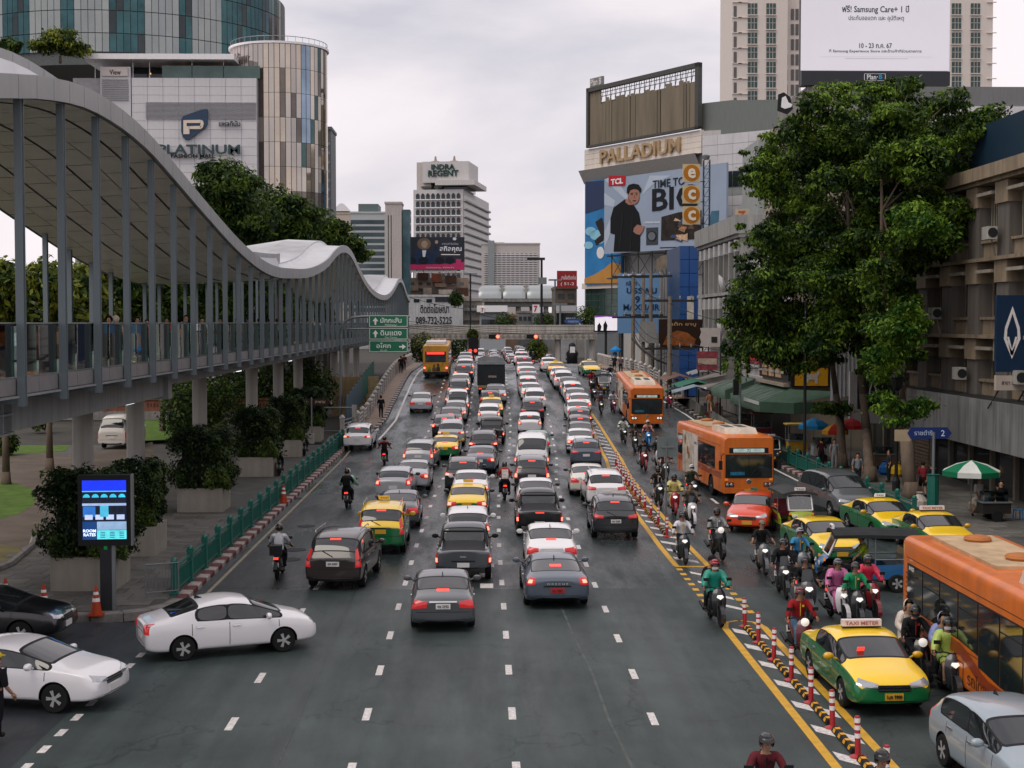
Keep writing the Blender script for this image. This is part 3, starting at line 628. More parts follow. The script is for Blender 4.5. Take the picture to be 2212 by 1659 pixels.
 parts.append(('grille',decal(bvh,q,(-1,0,0),(6,2),.012).mesh('grille',M_BLACK,50),0,None))
 for zz in(zf-.16,zf-.10):
  q=[(x1+1,-.40*W,zz-.012),(x1+1,.40*W,zz-.012),(x1+1,.40*W,zz+.012),(x1+1,-.40*W,zz+.012)]
  parts.append(('grille_bar',decal(bvh,q,(-1,0,0),(6,1),.022).mesh('grille_bar',M_CHROME,50),0,None))
 zl=st[0][2]-.04;q=[(x1+1,-.6*W,zl-.10),(x1+1,.6*W,zl-.10),(x1+1,.55*W,zl+.04),(x1+1,-.55*W,zl+.04)]
 parts.append(('air_intake',decal(bvh,q,(-1,0,0),(6,2),.01).mesh('air_intake',M_BLACK,50),0,None))
 q=[(x0-1,.74*W,zl-.12),(x0-1,-.74*W,zl-.12),(x0-1,-.70*W,zl+.0),(x0-1,.70*W,zl+.0)]
 parts.append(('rear_skirt',decal(bvh,q,(1,0,0),(6,2),.008).mesh('rear_skirt',M_TRIM if kind in('suv','mpv') else M_BLACK,50),0,None))
 zb_,xb_=S['brake'];q=[(x0-1,.17,zb_-.02),(x0-1,-.17,zb_-.02),(x0-1,-.17,zb_+.02),(x0-1,.17,zb_+.02)]
 parts.append(('high_brake_light',decal(bvh,q,(1,0,0),(3,1),.02).mesh('high_brake_light',M_LAMP),0,None))
 zs=S['plate'][0]+.13;q=[(x0-1,.42*W,zs-.018),(x0-1,-.42*W,zs-.018),(x0-1,-.42*W,zs+.018),(x0-1,.42*W,zs+.018)]
 parts.append(('boot_trim',decal(bvh,q,(1,0,0),(6,1),.012).mesh('boot_trim',M_CHROME if kind in('sedan','compact','mpv') else M_BLACK,50),0,None))
 zs=S['plate'][0]-.16;q=[(x0-1,.88*W,zs-.006),(x0-1,-.88*W,zs-.006),(x0-1,-.88*W,zs+.006),(x0-1,.88*W,zs+.006)]
 parts.append(('bumper_seam',decal(bvh,q,(1,0,0),(8,1),.003).mesh('bumper_seam',M_BLACK),0,None))
 if kind in('suv','mpv','hatch'):
  zt_=st[3][4]-.3;m=MB();a,b=bvh.ray_cast(Vector((x0-1,0,zt_-.28)),Vector((1,0,0)))[0],bvh.ray_cast(Vector((x0-1,.35,zt_-.12)),Vector((1,0,0)))[0]
  if a and b:m.tube(a+Vector((-.02,0,0)),b+Vector((-.02,0,0)),.012,5);parts.append(('wiper',m.mesh('wiper',M_BLACK),0,None))
  m=MB()
  for s in(-1,1):m.path([(-1.5,s*wr*.86,st[4][4]-.02),(-1.4,s*wr*.87,st[4][4]+.045),(.2,s*wr*.87,st[5][4]+.04),(.35,s*wr*.86,st[5][4]-.03)],.018,5)
  if kind!='hatch':parts.append(('roof_rail',m.mesh('roof_rail',M_ALLOY),0,None))
 if kind in('sedan','compact','coupe','hatch','suv'):
  m=MB();zr=pl(-.75,[(q[0],q[4]) for q in st]);m.prism([(-.85,-.012,zr-.03),(-.62,-.012,zr-.03),(-.82,-.004,zr+.06)],(0,.024,0));parts.append(('antenna',m.mesh('antenna',M_BLACK),0,None))
 ty,rim=wheel_meshes(r);bm.free()
 T=dict(parts=parts,wheels=[(x,s*(W-.115),r,s) for x in(xr,xf) for s in(1,-1)],ty=ty,rim=rim,L=st[-1][0]-st[0][0],W=W,S=S,zroof=st[5][4])
 _T[key]=T;return T
FRONT_ONLY={'headlight','grille','grille_bar','front_plate','air_intake'}
REAR_ONLY={'taillight','number_plate','rear_skirt','high_brake_light','boot_trim','bumper_seam','wiper'}
SMALL={'door_seam','door_handle','wiper','bumper_seam','boot_trim','antenna','air_intake','grille_bar'}
def vehicle(kind,pos,heading,color,label,cat='car',group=None,name=None,taxi=None,lod=0,away=True,scale=1.0,plate=None,lit=True,pitch=0,both=False,handles=True):
 """lod 0 near, 1 middle, 2 far; heading in degrees anticlockwise from +x"""
 T=car_template(kind,taxi);color=color or '#d8a408';nm=name or{'sedan':'sedan','compact':'sedan','coupe':'sports_car','suv':'suv','hatch':'hatchback','mpv':'people_carrier','pickup':'pickup_truck','van':'van','minivan':'minivan'}[kind]
 t=ob(nm,None,None,pos,(0,-pitch,R(heading)),None,label,cat,group,scale=(scale,)*3 if not isinstance(scale,tuple) else scale)
 for pn,me,paint,ch in T['parts']:
  if not both and((away and pn in FRONT_ONLY) or(not away and pn in REAR_ONLY)):continue
  if lod>=1 and pn in SMALL:continue
  if lod>=2 and pn in('rear_skirt','number_plate','mirror'):continue
  if lod>=3 and pn not in('body','rear_window','taillight'):continue
  if pn=='high_brake_light' and(not lit or(int(pos[0]*13+pos[1]*7)%10)<4):continue
  o=ob(pn,me,t,color=('#131518' if pn=='mirror' and lod and int(pos[1]*3)%2 else color) if paint else None)
  if pn=='number_plate' and plate:
   bx=T['S']['st'][0][0]-.035-(0.02 if kind=='coupe' else 0)
   if plate.startswith('!'):o.data=me=me.copy();me.materials[0]=M_PLATER
   text(plate.lstrip('!'),t,(bx,0,T['S']['plate'][0]+.005),.30,.075,(.02,.02,.02),rz=R(-90),depth=.012)
  if ch and lit and lod<3 and int(pos[0]*13+pos[1]*7)%10<8:ob(ch[0],ch[1],o)
 for i,(x,y,z,s) in enumerate(T['wheels']):
  if lod>=3 and x>0:continue
  wo=ob('wheel',T['ty'],t,(x,y,z),(0,0,0 if s>0 else math.pi))
  if lod==0 or(lod==1 and((s<0)==(pos[0]<0) or not away)):ob('rim',T['rim'],wo)
 return t
def slope(y):return math.atan2(gz(y+1.5)-gz(y-1.5),3)
def away_pos(px,py,L):
 """centre of a vehicle whose rear touches the road at the picture point, driving away"""
 p=G(px,py);h=math.atan2(drift(p.y+3)-drift(p.y),3);c=p+Vector((math.sin(h),math.cos(h),0))*(L/2)
 return Vector((c.x,c.y,gz(c.y)+.006)),90-math.degrees(h),slope(c.y)
def oncoming_pos(px,py,L,turn=0):
 p=G(px,py);a=R(-90+turn);c=p-Vector((math.cos(a),math.sin(a),0))*(L/2)
 return Vector((c.x,c.y,gz(c.y)+.006)),-90+turn,-slope(c.y)
def taxi_sign(t,T,w_=.42,txt='TAXI',big=False,light=None,zadd=0):
 z=T['zroof']+.02+zadd;x=-.1
 if big:
  o=MB().box((x,0,z+.08),(.14,.92,.15)).obj('roof_sign',mat('sign_white','#e3d9dc',.4,var=.05),t)
  m=MB().box((x,0,z-.01),(.1,.9,.05)).obj('sign_mount',M_BLACK,t)
  text(txt,t,(x+.085,0,z+.08),.78,.085,'#b06a74',rz=R(90),bold=.01,depth=.008)
  text(txt,t,(x-.085,0,z+.08),.78,.085,'#b06a74',rz=R(-90),bold=.01,depth=.008)
 else:
  m=MB();m.prism([(x-.07,-w_/2,z),(x+.07,-w_/2,z),(x+.04,-w_/2+.03,z+.13),(x-.04,-w_/2+.03,z+.13)],(0,w_,0));m.obj('roof_sign',mat('taxi_sign_%s'%(light or 'w'),light or '#dfe0e4',.35,var=.04),t)
  if txt:
   text(txt,t,(x+.062,0,z+.06),w_*.7,.06,'#20305a',rz=R(90),depth=.006);text(txt,t,(x-.062,0,z+.06),w_*.7,.06,'#20305a',rz=R(-90),depth=.006)
def rring(hw,z0,z1,r,n=4):
 pts=[]
 for cx,cz,a0 in((hw-r,z1-r,0),(-hw+r,z1-r,90),(-hw+.06,z0+.06,180),(hw-.06,z0+.06,270)):
  rr=r if cz>1 else .06
  for k in range(n+1):a=R(a0+90*k/n);pts.append((cx+rr*math.cos(a),cz+rr*math.sin(a)))
 return pts
def bus(pos,heading,label,col,col2=None,L=11.4,H=3.1,front=True,pitch=0,wrap=None,number='',lettering=None,group='city buses',stripe=None,rear=False,plate=True,dirty=True,interior=True):
 t=ob('bus',None,None,pos,(0,-pitch,R(heading)),None,label,'bus',group);W=1.25
 mp_=mat('bus_paint_'+label[:9],col,.4,var=.16,scale=1.1,coat=.3,streak=.22);roofm=mat('bus_roof_'+label[:9],(.46,.33,.20),.6,var=.35,scale=1.5)
 m=MB();secs=[]
 for x,s,dz in((-L/2,.93,-.08),(-L/2+.08,.985,-.02),(-L/2+.3,1,0),(L/2-.3,1,0),(L/2-.08,.985,-.02),(L/2,.93,-.08)):
  secs.append([(x,y*s,z) for y,z in rring(W,.38,H+dz,.20)])
 m.grid(secs,loop=True);m.add(secs[0],[tuple(range(len(secs[0])))]);m.add(secs[-1],[tuple(range(len(secs[-1])))[::-1]])
 me=m.mesh('body',[mp_,M_BLACK]);cut=MB()
 for x in(-L/2+3.2,L/2-2.6):
  for s in(-1,1):cut.lathe([(.60,s*(W-.4)),(.60,s*(W+.3))],20,(x,0,.5),axis='y',m=1)
 a=bpy.data.objects.new('a',me);b=bpy.data.objects.new('b',cut.mesh('c',[mp_,M_BLACK]))
 md=a.modifiers.new('b','BOOLEAN');md.object=b;md.operation='DIFFERENCE';md.solver='EXACT'
 me2=evaluate(a,b)
 me2 .polygons.foreach_set('use_smooth',[True]*len(me2 .polygons));me2 .set_sharp_from_angle(angle=R(40));ob('body',me2,t)
 gm=mat('bus_glass',(.014,.020,.022),.06,var=.3,scale=1.5,spec=.8)
 for x in(-L/2+3.2,L/2-2.6):
  for s in(-1,1):
   wm=wheel_meshes(.48,.3);o=ob('wheel',wm[0],t,(x,s*(W-.16),.48),(0,0,0 if s>0 else math.pi));ob('rim',wm[1],o)
 e=.012
 z0,z1=1.42,2.45;n=7;x=-L/2+.5;wd=(L-2.2)/n
 for s in(-1,1):
  for k in range(n):
   a0,a1=x+k*wd+.05,x+(k+1)*wd-.04;drop=0
   if lettering and k>=3:drop=-.42*sm((k-2.6)/1.5)
   if wrap and s==wrap[0] and 1<=k<=3:continue
   zz0=z0+drop;zl=z0+(-.42*sm((k-3.0)/1.5) if lettering and k>=3 else 0)
   fr=MB();fr.prism([(a0-.03,s*(W+.001),zl-.03),(a1+.03,s*(W+.001),zz0-.03),(a1+.03,s*(W+.001),z1+.03),(a0-.03,s*(W+.001),z1+.03)],(0,s*.008,0));f=fr.obj('window_frame',M_BLACK,t)
   q=MB();q.prism([(a0,s*(W+.01),zl),(a1,s*(W+.01),zz0),(a1,s*(W+.01),z1),(a0,s*(W+.01),z1)],(0,s*.008,0));q.obj('pane',gm,f)
   if k%2:MB().box(((a0+a1)/2,s*(W+.022),z1-.32),(a1-a0,.01,.025)).obj('window_bar',M_BLACK,f)
 if stripe:
  sm_=mat('bus_stripe',stripe,.4,var=.1,coat=.3)
  for s in(-1,1):
   rows=[]
   for k in range(24):
    xx=lerp(-L/2+.35,L/2-.35,k/23);dr=-.42*sm((xx-(x+3.0*wd))/(1.6*wd)) if lettering else 0
    rows.append([(xx,s*(W+.006),1.05+dr),(xx,s*(W+.006),1.34+dr)])
   MB().grid(rows).obj('stripe',sm_,t)
 if wrap:
  s=wrap[0];a0,a1=x+wd*1,x+wd*4
  MB().box(((a0+a1)/2,s*(W+.008),1.62),(a1-a0,.016,2.2)).obj('advert_wrap',mat('bus_wrap','#b9b0a2',.45,var=.55,scale=2.2),t)
  MB().box((a1-.55,s*(W+.018),1.7),(.75,.01,1.9)).obj('advert_panel',mat('bus_wrap_pale','#cfc8c6',.45,var=.1),t)
  text('แฟชั่น',t,(a1-.55,s*(W+.026),2.3),.6,.18,'#55504c',rz=R(0 if s<0 else 180),depth=.006)
  for k in range(7):MB().lathe([(.02,0),(.32-.03*k,.004),(.3-.03*k,.01)],10,axis='y').obj('printed_flower',mat('wrap_print_%d'%(k%3),('#9a4a34','#7a6a4c','#c8b8a4')[k%3],.5,var=.4,scale=5),t,loc=(a0+.4+.33*k,s*(W+.017+.003*k),1.0+.25*((k*5)%6)))
 for s in(-1,1):
  for k in range(7):MB().box((-L/2+1.0+k*1.6,s*(W+.001),.86),(.014,.008,.72)).obj('panel_seam',M_BLACK,t)
  MB().box((0,s*(W+.001),1.24),(L-.9,.008,.014)).obj('panel_seam',M_BLACK,t);MB().box((0,s*(W+.001),2.62),(L-.9,.008,.014)).obj('panel_seam',M_BLACK,t)
 m=MB();m.prism([(-.2,-.75,H-.02),(2.6,-.75,H-.02),(2.3,-.6,H+.24),(.1,-.6,H+.24)],(0,.15,0));m=MB()
 for(xa,xb,hw,h) in((1.2,4.2,.82,.26),):
  rows=[[(xa,-hw,H-.02),(xa,hw,H-.02),(xb,hw,H-.02),(xb,-hw,H-.02)],[(xa+.08,-hw+.06,H+h),(xa+.08,hw-.06,H+h),(xb-.3,hw-.06,H+h),(xb-.3,-hw+.06,H+h)]]
  m.grid(rows,loop=True);m.add(rows[1],[(0,1,2,3)])
 ac=m.obj('air_conditioner',mat('bus_roof_unit','#c9bdae',.6,var=.25,scale=2) if front else mp_,t)
 for yy in(-.35,.3):MB().box((2.5,yy,H+.265),(1.5,.4,.02)).obj('vent_grille',mat('vent_dark',(.09,.085,.08),.7),ac)
 MB().box((-2.6,0,H+.03),(4.6,1.5,.1)).obj('roof_deck',roofm,t)
 for xx in(-4.0,-1.2):MB().lathe([(.3,0),(.34,.06),(.3,.12),(.1,.16)],12).obj('roof_vent',mat('roof_vent_tan','#a8693a',.6,var=.2),t,loc=(xx,.1,H+.07))
 for xx in(4.6,5.1):
  for yy in(-.9,-.2,.6):MB().box((xx,yy,H-.01),(.09,.14,.08)).obj('marker_lamp',M_AMBER,t)
 if front:
  xf=L/2+.004;dm=mat('bus_display',(.02,.03,.035),.1,var=.2)
  m=MB();m.prism([(xf-.05,-1.12,1.12),(xf-.05,1.12,1.12),(xf-.05,1.12,2.24),(xf-.05,-1.12,2.24)],(.07,0,0));m.obj('windscreen_surround',M_BLACK,t)
  m=MB()
  for s in(-1,1):m=MB();m.prism([(xf+.024,s*.015,1.17),(xf+.024,s*1.08,1.17),(xf+.024,s*1.08,2.2),(xf+.024,s*.015,2.2)],(.008,0,0));o=m.obj('windscreen',gm,t)
  for s in(-1,1):MB().tube((xf+.045,s*.1,1.2),(xf+.045,s*.5,1.7),.012,5).obj('wiper',M_BLACK,t)
  MB().box((xf+.04,-.55,1.33),(.006,.7,.16)).obj('windscreen_sign',mat('blue_card' if stripe is None else 'red_card','#2b6f8c',.5,var=.4,scale=8),t)
  MB().box((xf-.03,0,2.42),(.06,1.9,.26)).obj('destination_frame',M_BLACK,t);o=MB().box((xf+.006,0,2.42),(.01,1.5,.18)).obj('destination_display',mat('bus_display_lit','#9fb3ae',.3,var=.35,scale=4,emit=.5),t)
  if number:text(number,t,(xf+.016,0,2.42),None,.13,'#203038',rz=R(90),depth=.006)
  for s in(-1,1):
   o=MB().box((xf-.005,s*.93,.80),(.05,.42,.2)).obj('headlight_bezel',M_BLACK,t)
   for dy in(-.1,.1):MB().lathe([(.085,0),(.08,.03),(.03,.045)],12,axis='x').obj('headlight',M_HEADLIT if lit_bus(label) else M_HEAD,o,loc=(xf+.02,s*.93+dy,.8))
   MB().box((xf+.01,s*1.08,1.04),(.03,.16,.1)).obj('indicator',M_AMBER,t)
   m=MB();m.path([(xf-.1,s*1.2,2.3),(xf+.25,s*1.38,2.2),(xf+.25,s*1.4,1.95)],.02,5);m.box((xf+.25,s*1.42,1.75),(.08,.16,.42));m.obj('mirror',M_BLACK,t)
  MB().box((xf-.01,0,.5),(.12,2.42,.22)).obj('bumper',mp_,t);MB().box((xf+.055,0,.52),(.012,.42,.14)).obj('number_plate',M_PLATEY,t)
  MB().lathe([(.12,0),(.12,.012),(.08,.016)],16,axis='x').obj('emblem',M_CHROME,t,loc=(xf,0,.95))
 if rear:
  xf=-L/2-.004
  MB().box((xf,0,2.05),(.03,2.0,1.0)).obj('rear_window',gm,t);MB().box((xf-.02,0,2.42),(.012,1.7,.2)).obj('route_display',M_LAMP,t)
  MB().box((xf+.004,0,1.05),(.03,2.2,.85)).obj('rear_advert',mat('rear_print','#b98a2e',.5,var=.5,scale=2.4),t)
  for k,(yy,hh,cc) in enumerate(((.15,.62,'#5b4a3c'),(-.25,.75,'#3a3330'),(.6,.4,'#6d7a3a'))):
   m=MB();m.lathe([(.02,0),(.2,.05),(.16,hh*.55),(.06,hh*.62),(.1,hh*.75),(.08,hh),(.01,hh+.03)],8)
   for q in range(len(m.v)):v=m.v[q];m.v[q]=(v[0]*.04+xf-.024,v[1]+yy,v[2]+.66)
   m.obj('printed_figure',mat('print_fig_%d'%k,cc,.6,var=.3,scale=6),t)
  for s in(-1,1):
   MB().box((xf,s*1.08,.95),(.04,.16,.5)).obj('taillight',M_TAIL,t);MB().lathe([(.1,0),(.08,.03)],10,axis='x').obj('brake_lamp',M_LAMPW,t,loc=(xf-.05,s*1.08,1.0))
   MB().box((xf-.002,s*1.0,2.75),(.04,.14,.07)).obj('marker_lamp',M_AMBER,t)
  MB().box((xf+.0,0,.5),(.1,2.44,.25)).obj('bumper',M_BLACK,t)
  MB().box((-L/2+2.5,0,H+.16),(3.6,1.9,.3)).obj('roof_unit',mat('bus_white_unit','#c9c7ca',.5,var=.1),t)
 if lettering:
  text(lettering,t,(1.3,-(W+.008),.70),3.8,.32,'#4a2c1c',rz=0,depth=.006)
  MB().box((-L/2+1.5,-(W+.006),2.0),(.28,.01,.36)).obj('notice',M_PLATE,t)
  text('8-41623',t,(-L/2+.92,-(W+.026),2.38),.4,.1,'#d8d8d8',rz=0,depth=.006)
  for xx in(-3.6,-1.5):m=MB();m.box((xx,-(W+.004),.92),(1.2,.008,.02));m.box((xx-.6,-(W+.004),.68),(.02,.008,.5));m.box((xx+.6,-(W+.004),.68),(.02,.008,.5));m.obj('hatch_seam',M_BLACK,t)
  m=MB()
  for k in range(7):m.box((-L/2+.5,-(W+.005),1.5+k*.12),(.22,.012,.05))
  m.obj('vent_grille',mat('vent_orange','#8a4a14',.6),t)
 return t
def lit_bus(label):return 'lit' in label
# ---------------------------------------------------------------- tuk-tuk
def tuktuk(pos,heading,label,col,panel,pitch=0,roofcol='#3a3c3e',scale=1.0):
 t=ob('tuk_tuk',None,None,pos,(0,-pitch,R(heading)),None,label,'tuk-tuk','tuk-tuks',scale=(scale,)*3)
 cm=mat('tuk_'+col,col,.35,var=.1,coat=.5);pm=mat('tuk_'+panel,panel,.4,var=.15);rm=mat('tuk_roof_'+roofcol,roofcol,.7,var=.3,scale=2)
 ty,rim=wheel_meshes(.27,.14)
 for x,y in((1.25,0),(-.85,.62),(-.85,-.62)):o=ob('wheel',ty,t,(x,y,.27),(0,0,0 if y>=0 else math.pi));ob('rim',rim,o)
 rows=[[(1.5,-.16,.42),(1.56,0,.42),(1.5,.16,.42)],[(1.42,-.34,.75),(1.6,0,.78),(1.42,.34,.75)],[(1.2,-.46,1.02),(1.36,0,1.06),(1.2,.46,1.02)],[(1.02,-.5,1.08),(1.05,0,1.1),(1.02,.5,1.08)]]
 m=MB();m.grid(rows);ob('front_cowl',smooth_mesh(m.mesh('front_cowl',cm),1),t).data.shade_smooth()
 m=MB();m.prism([(1.5,-.1,.3),(1.2,-.1,.62),(1.0,-.1,.62),(1.15,-.1,.3)],(0,.2,0));m.obj('front_fork',M_DARKSTEEL,t)
 MB().box((.05,0,.38),(2.3,1.1,.1)).obj('floor',M_DARKSTEEL,t)
 m=MB();m.prism([(-1.35,-.6,.38),(.2,-.6,.38),(.15,-.6,.62),(-.2,-.6,.8),(-1.35,-.62,.85)],(0,.06,0));m.prism([(-1.35,.54,.38),(.2,.54,.38),(.15,.54,.62),(-.2,.54,.8),(-1.35,.56,.85)],(0,.06,0));m.box((-1.33,0,.7),(.06,1.2,.7));m.obj('rear_tub',cm,t)
 m=MB();m.prism([(-1.25,-.615,.55),(-.1,-.615,.5),(-.25,-.615,.74),(-1.25,-.63,.8)],(0,.01,0));m.obj('side_panel',pm,t)
 MB().box((-.85,0,.72),(.5,1.05,.14)).obj('passenger_seat',pm,t);MB().box((-1.12,0,1.02),(.12,1.05,.5),ry=-.15).obj('seat_back',pm,t)
 MB().box((.45,0,.68),(.36,.42,.12)).obj('driver_seat',M_BLACK,t);MB().box((.28,0,.55),(.3,.5,.3)).obj('seat_box',cm,t)
 for s in(-1,1):
  for q in([(1.15,s*.5,1.05),(.88,s*.53,1.72)],[(-1.3,s*.6,.8),(-1.32,s*.6,1.72)],[(-.2,s*.6,.6),(-.2,s*.6,1.75)],[(-1.3,s*.62,1.0),(-.2,s*.62,.98)]):MB().path(q,.021,6).obj('frame_bar',M_STEEL,t)
 m=MB();m.prism([(1.17,-.44,1.1),(1.17,.44,1.1),(.9,.44,1.64),(.9,-.44,1.64)],(.012,0,0));m.obj('windscreen',glass_mat('clear_glass','#aeb8b6',.12),t)
 m=MB();m.path([(1.18,-.47,1.08),(1.18,.47,1.08),(.9,.47,1.67),(.9,-.47,1.67),(1.18,-.47,1.08)],.025,6);m.obj('windscreen_frame',M_WHITEPAINT,t)
 rows=[[(x,y,1.74+.12*(1-(y/.68)**2)-.02*abs(x)) for y in(-.7,-.5,-.2,0,.2,.5,.7)] for x in(1.05,.5,0,-.6,-1.2,-1.5)]
 m=MB();m.grid(rows);m.grid([[(p[0],p[1],p[2]-.05) for p in r] for r in rows]);ed=rows[0]+[r[-1] for r in rows[1:]]+rows[-1][-2::-1]+[r[0] for r in rows[-2:0:-1]]
 k=len(ed);m.add([*ed,*[(a,b,c-.1) for a,b,c in ed]],[(i,(i+1)%k,k+(i+1)%k,k+i) for i in range(k)]);m.obj('canopy',rm,t)
 o=MB().box((1.0,0,1.9),(.08,.42,.12)).obj('roof_sign',M_WHITEPAINT,t);text('TAXI',t,(1.045,0,1.9),.3,.07,'#604020',rz=R(90),depth=.006)
 for s in(-1,1):MB().lathe([(.085,0),(.09,.04),(.03,.06)],12,axis='x').obj('headlight',M_HEAD,t,loc=(1.42,s*.3,.82));MB().box((1.3,s*.46,.95),(.06,.08,.08)).obj('indicator',M_AMBER,t)
 m=MB();m.path([(1.0,-.38,1.16),(1.08,0,1.1),(1.0,.38,1.16)],.018,6);m.obj('handlebar',M_DARKSTEEL,t)
 MB().box((1.56,0,.62),(.012,.3,.14)).obj('number_plate',M_PLATEY,t);MB().box((.9,-.3,.52),(.3,.25,.22)).obj('crate',mat('red_crate','#8c2020',.5),t)
 return t
M_BIKE=mat('bike_paint',objcol=True,rough=.3,var=0,coat=.6)
def bike_parts():
 P_=[];m=MB();m.lathe([(.2,-.045),(.255,-.05),(.285,-.02),(.285,.02),(.255,.05),(.2,.045)],18,axis='y');m.lathe([(.21,-.03),(.205,.03)],14,axis='y');wl=m.mesh('wheel',M_TYRE,40)
 m=MB();m.lathe([(.19,-.015),(.205,-.03),(.205,.03),(.19,.015)],16,axis='y')
 for k in range(5):a=k*1.2566;m.tube((0,0,0),(.19*math.cos(a),0,.19*math.sin(a)),.014,5)
 rim=m.mesh('rim',M_ALLOY,40)
 def sec(x,hw,z0,z1):return[(x,-hw*.5,z0),(x,-hw,lerp(z0,z1,.4)),(x,-hw*.75,z1),(x,0,z1+.015),(x,hw*.75,z1),(x,hw,lerp(z0,z1,.4)),(x,hw*.5,z0)]
 def loft(name,secs,mt,lv=1):
  m=MB();m.grid([sec(*s) for s in secs],loop=True);m.add(sec(*secs[0]),[tuple(range(7))]);m.add(sec(*secs[-1]),[tuple(range(7))[::-1]]);q=smooth_mesh(m.mesh(name,mt),lv);q.shade_smooth();return q
 P_.append(('tail_body',loft('tail_body',[(-.86,.05,.72,.80),(-.7,.11,.58,.80),(-.35,.15,.42,.74),(0,.15,.28,.62),(.1,.13,.26,.42)],M_BIKE),1))
 P_.append(('floorboard',loft('floorboard',[(-.05,.14,.2,.34),(.3,.16,.2,.33),(.46,.12,.22,.38)],M_BLACK),0))
 m=MB();rows=[[(.42,-.12,.25),(.46,0,.25),(.42,.12,.25)],[(.44,-.2,.5),(.56,0,.5),(.44,.2,.5)],[(.42,-.22,.75),(.58,0,.78),(.42,.22,.75)],[(.36,-.17,.95),(.5,0,.98),(.36,.17,.95)],[(.3,-.08,1.04),(.38,0,1.06),(.3,.08,1.04)]]
 m.grid(rows);m.grid([[(p[0]-.05,p[1]*.9,p[2]) for p in r] for r in rows]);q=smooth_mesh(m.mesh('leg_shield',M_BIKE),1);q.shade_smooth();P_.append(('leg_shield',q,1))
 m=MB()
 for k in range(7):a=R(-10+k*22);m.box((.68+.31*math.cos(a),0,.285+.31*math.sin(a)),(.02,.12,.13),ry=-a)
 P_.append(('front_mudguard',m.mesh('front_mudguard',M_BIKE),1))
 m=MB()
 for s in(-1,1):m.tube((.68,s*.08,.285),(.50,s*.07,.72),.026,6)
 m.tube((.5,0,.7),(.36,0,1.02),.03,6);P_.append(('front_fork',m.mesh('front_fork',M_DARKSTEEL),0))
 m=MB();m.path([(.2,-.34,1.02),(.3,-.2,1.06),(.36,0,1.03),(.3,.2,1.06),(.2,.34,1.02)],.017,6)
 for s in(-1,1):m.tube((.22,s*.33,1.025),(.15,s*.4,1.01),.026,7)
 P_.append(('handlebar',m.mesh('handlebar',M_BLACK),0))
 for s in(-1,1):
  m=MB();m.tube((.28,s*.2,1.07),(.24,s*.3,1.24),.009,5);m.box((.24,s*.33,1.27),(.03,.15,.085));P_.append(('mirror',m.mesh('mirror',M_BLACK),0))
 P_.append(('seat',loft('seat',[(-.72,.09,.78,.84),(-.4,.13,.74,.84),(-.05,.12,.70,.78),(.05,.08,.66,.72)],mat('bike_seat',(.02,.02,.021),.7)),0))
 m=MB();m.prism([(.55,-.10,.81),(.60,0,.75),(.55,.10,.81),(.52,.07,.86),(.52,-.07,.86)],(.02,0,.012));P_.append(('headlight',m.mesh('headlight',M_HEADLIT),0))
 m=MB();m.box((-.87,0,.74),(.04,.16,.07));P_.append(('taillight',m.mesh('taillight',M_LAMP),0))
 m=MB();m.prism([(-.9,-.1,.46),(-.9,.1,.46),(-.94,.1,.62),(-.94,-.1,.62)],(.012,0,0));P_.append(('number_plate',m.mesh('number_plate',M_PLATE),0))
 m=MB();m.path([(-.1,-.16,.26),(-.4,-.19,.26),(-.55,-.2,.3)],.025,6);m.tube((-.5,-.2,.3),(-.95,-.22,.42),.06,8,.05);P_.append(('exhaust',m.mesh('exhaust',M_DARKSTEEL),0))
 m=MB();m.box((-.55,0,.36),(.5,.2,.16));m.box((-.95,0,.5),(.1,.12,.25),ry=.4);P_.append(('engine',m.mesh('engine',M_DARKSTEEL),0))
 m=MB();m.prism([(.36,-.16,.98),(.42,0,1.0),(.36,.16,.98),(.26,.12,1.26),(.28,0,1.28),(.26,-.12,1.26)],(.006,0,.003));P_.append(('windshield',m.mesh('windshield',mat('smoke_screen',(.03,.035,.04),.1,var=0)),0))
 m=MB();m.box((-.85,0,1.02),(.36,.38,.32));P_.append(('top_box',m.mesh('top_box',M_BLACK),0))
 m=MB();m.lathe([(.1,0),(.105,.05),(.03,.075)],14,axis='x');P_.append(('round_headlight',m.mesh('round_headlight',M_HEADLIT),0))
 return wl,rim,P_
_BK=None
def scooter(pos,heading,label,col,pitch=0,lod=0,box=False,screen=False,lit=True,round_lamp=False,plate=None,scale=1.0,group='scooters and motorcycles in the traffic',lean=0):
 global _BK
 if not _BK:_BK=bike_parts()
 wl,rim,P_=_BK;t=ob('scooter',None,None,pos,(lean,-pitch,R(heading)),None,label,'scooter',group,scale=(scale,)*3)
 for x in(.68,-.62):
  o=ob('wheel',wl,t,(x,0,.285))
  if lod<2:ob('rim',rim,o)
 front=abs(((heading+90+180)%360)-180)<75
 for n_,me,p_ in P_:
  if n_=='top_box' and not box:continue
  if n_=='windshield' and not screen:continue
  if n_=='round_headlight' and not round_lamp:continue
  if n_=='headlight' and round_lamp:continue
  if lod>=2 and n_ in('engine','exhaust','floorboard','mirror') or 'parked' in label and n_=='taillight':continue
  if front and n_ in('number_plate','exhaust') and lod:continue
  if not front and n_ in('headlight','front_mudguard') and lod:continue
  o=ob(n_,me,t,color=col if p_ else None)
  if n_=='round_headlight':o.location=(.44,0,.98)
 return t
M_SKIN=mat('skin',(.36,.20,.13),.55,var=.06);M_CLOTH=mat('cloth',objcol=True,rough=.85,var=.28,scale=7,bump=1.0,bscale=11);M_HAIR=mat('hair',(.012,.010,.009),.6,var=.2)
M_HELMET=mat('helmet_shell',objcol=True,rough=.25,var=0,coat=.6);M_VISOR=mat('visor',(.01,.011,.012),.08,var=0);M_FILM=mat('raincoat_film',objcol=True,rough=.35,var=.22,scale=6,bump=1.0,bscale=9)
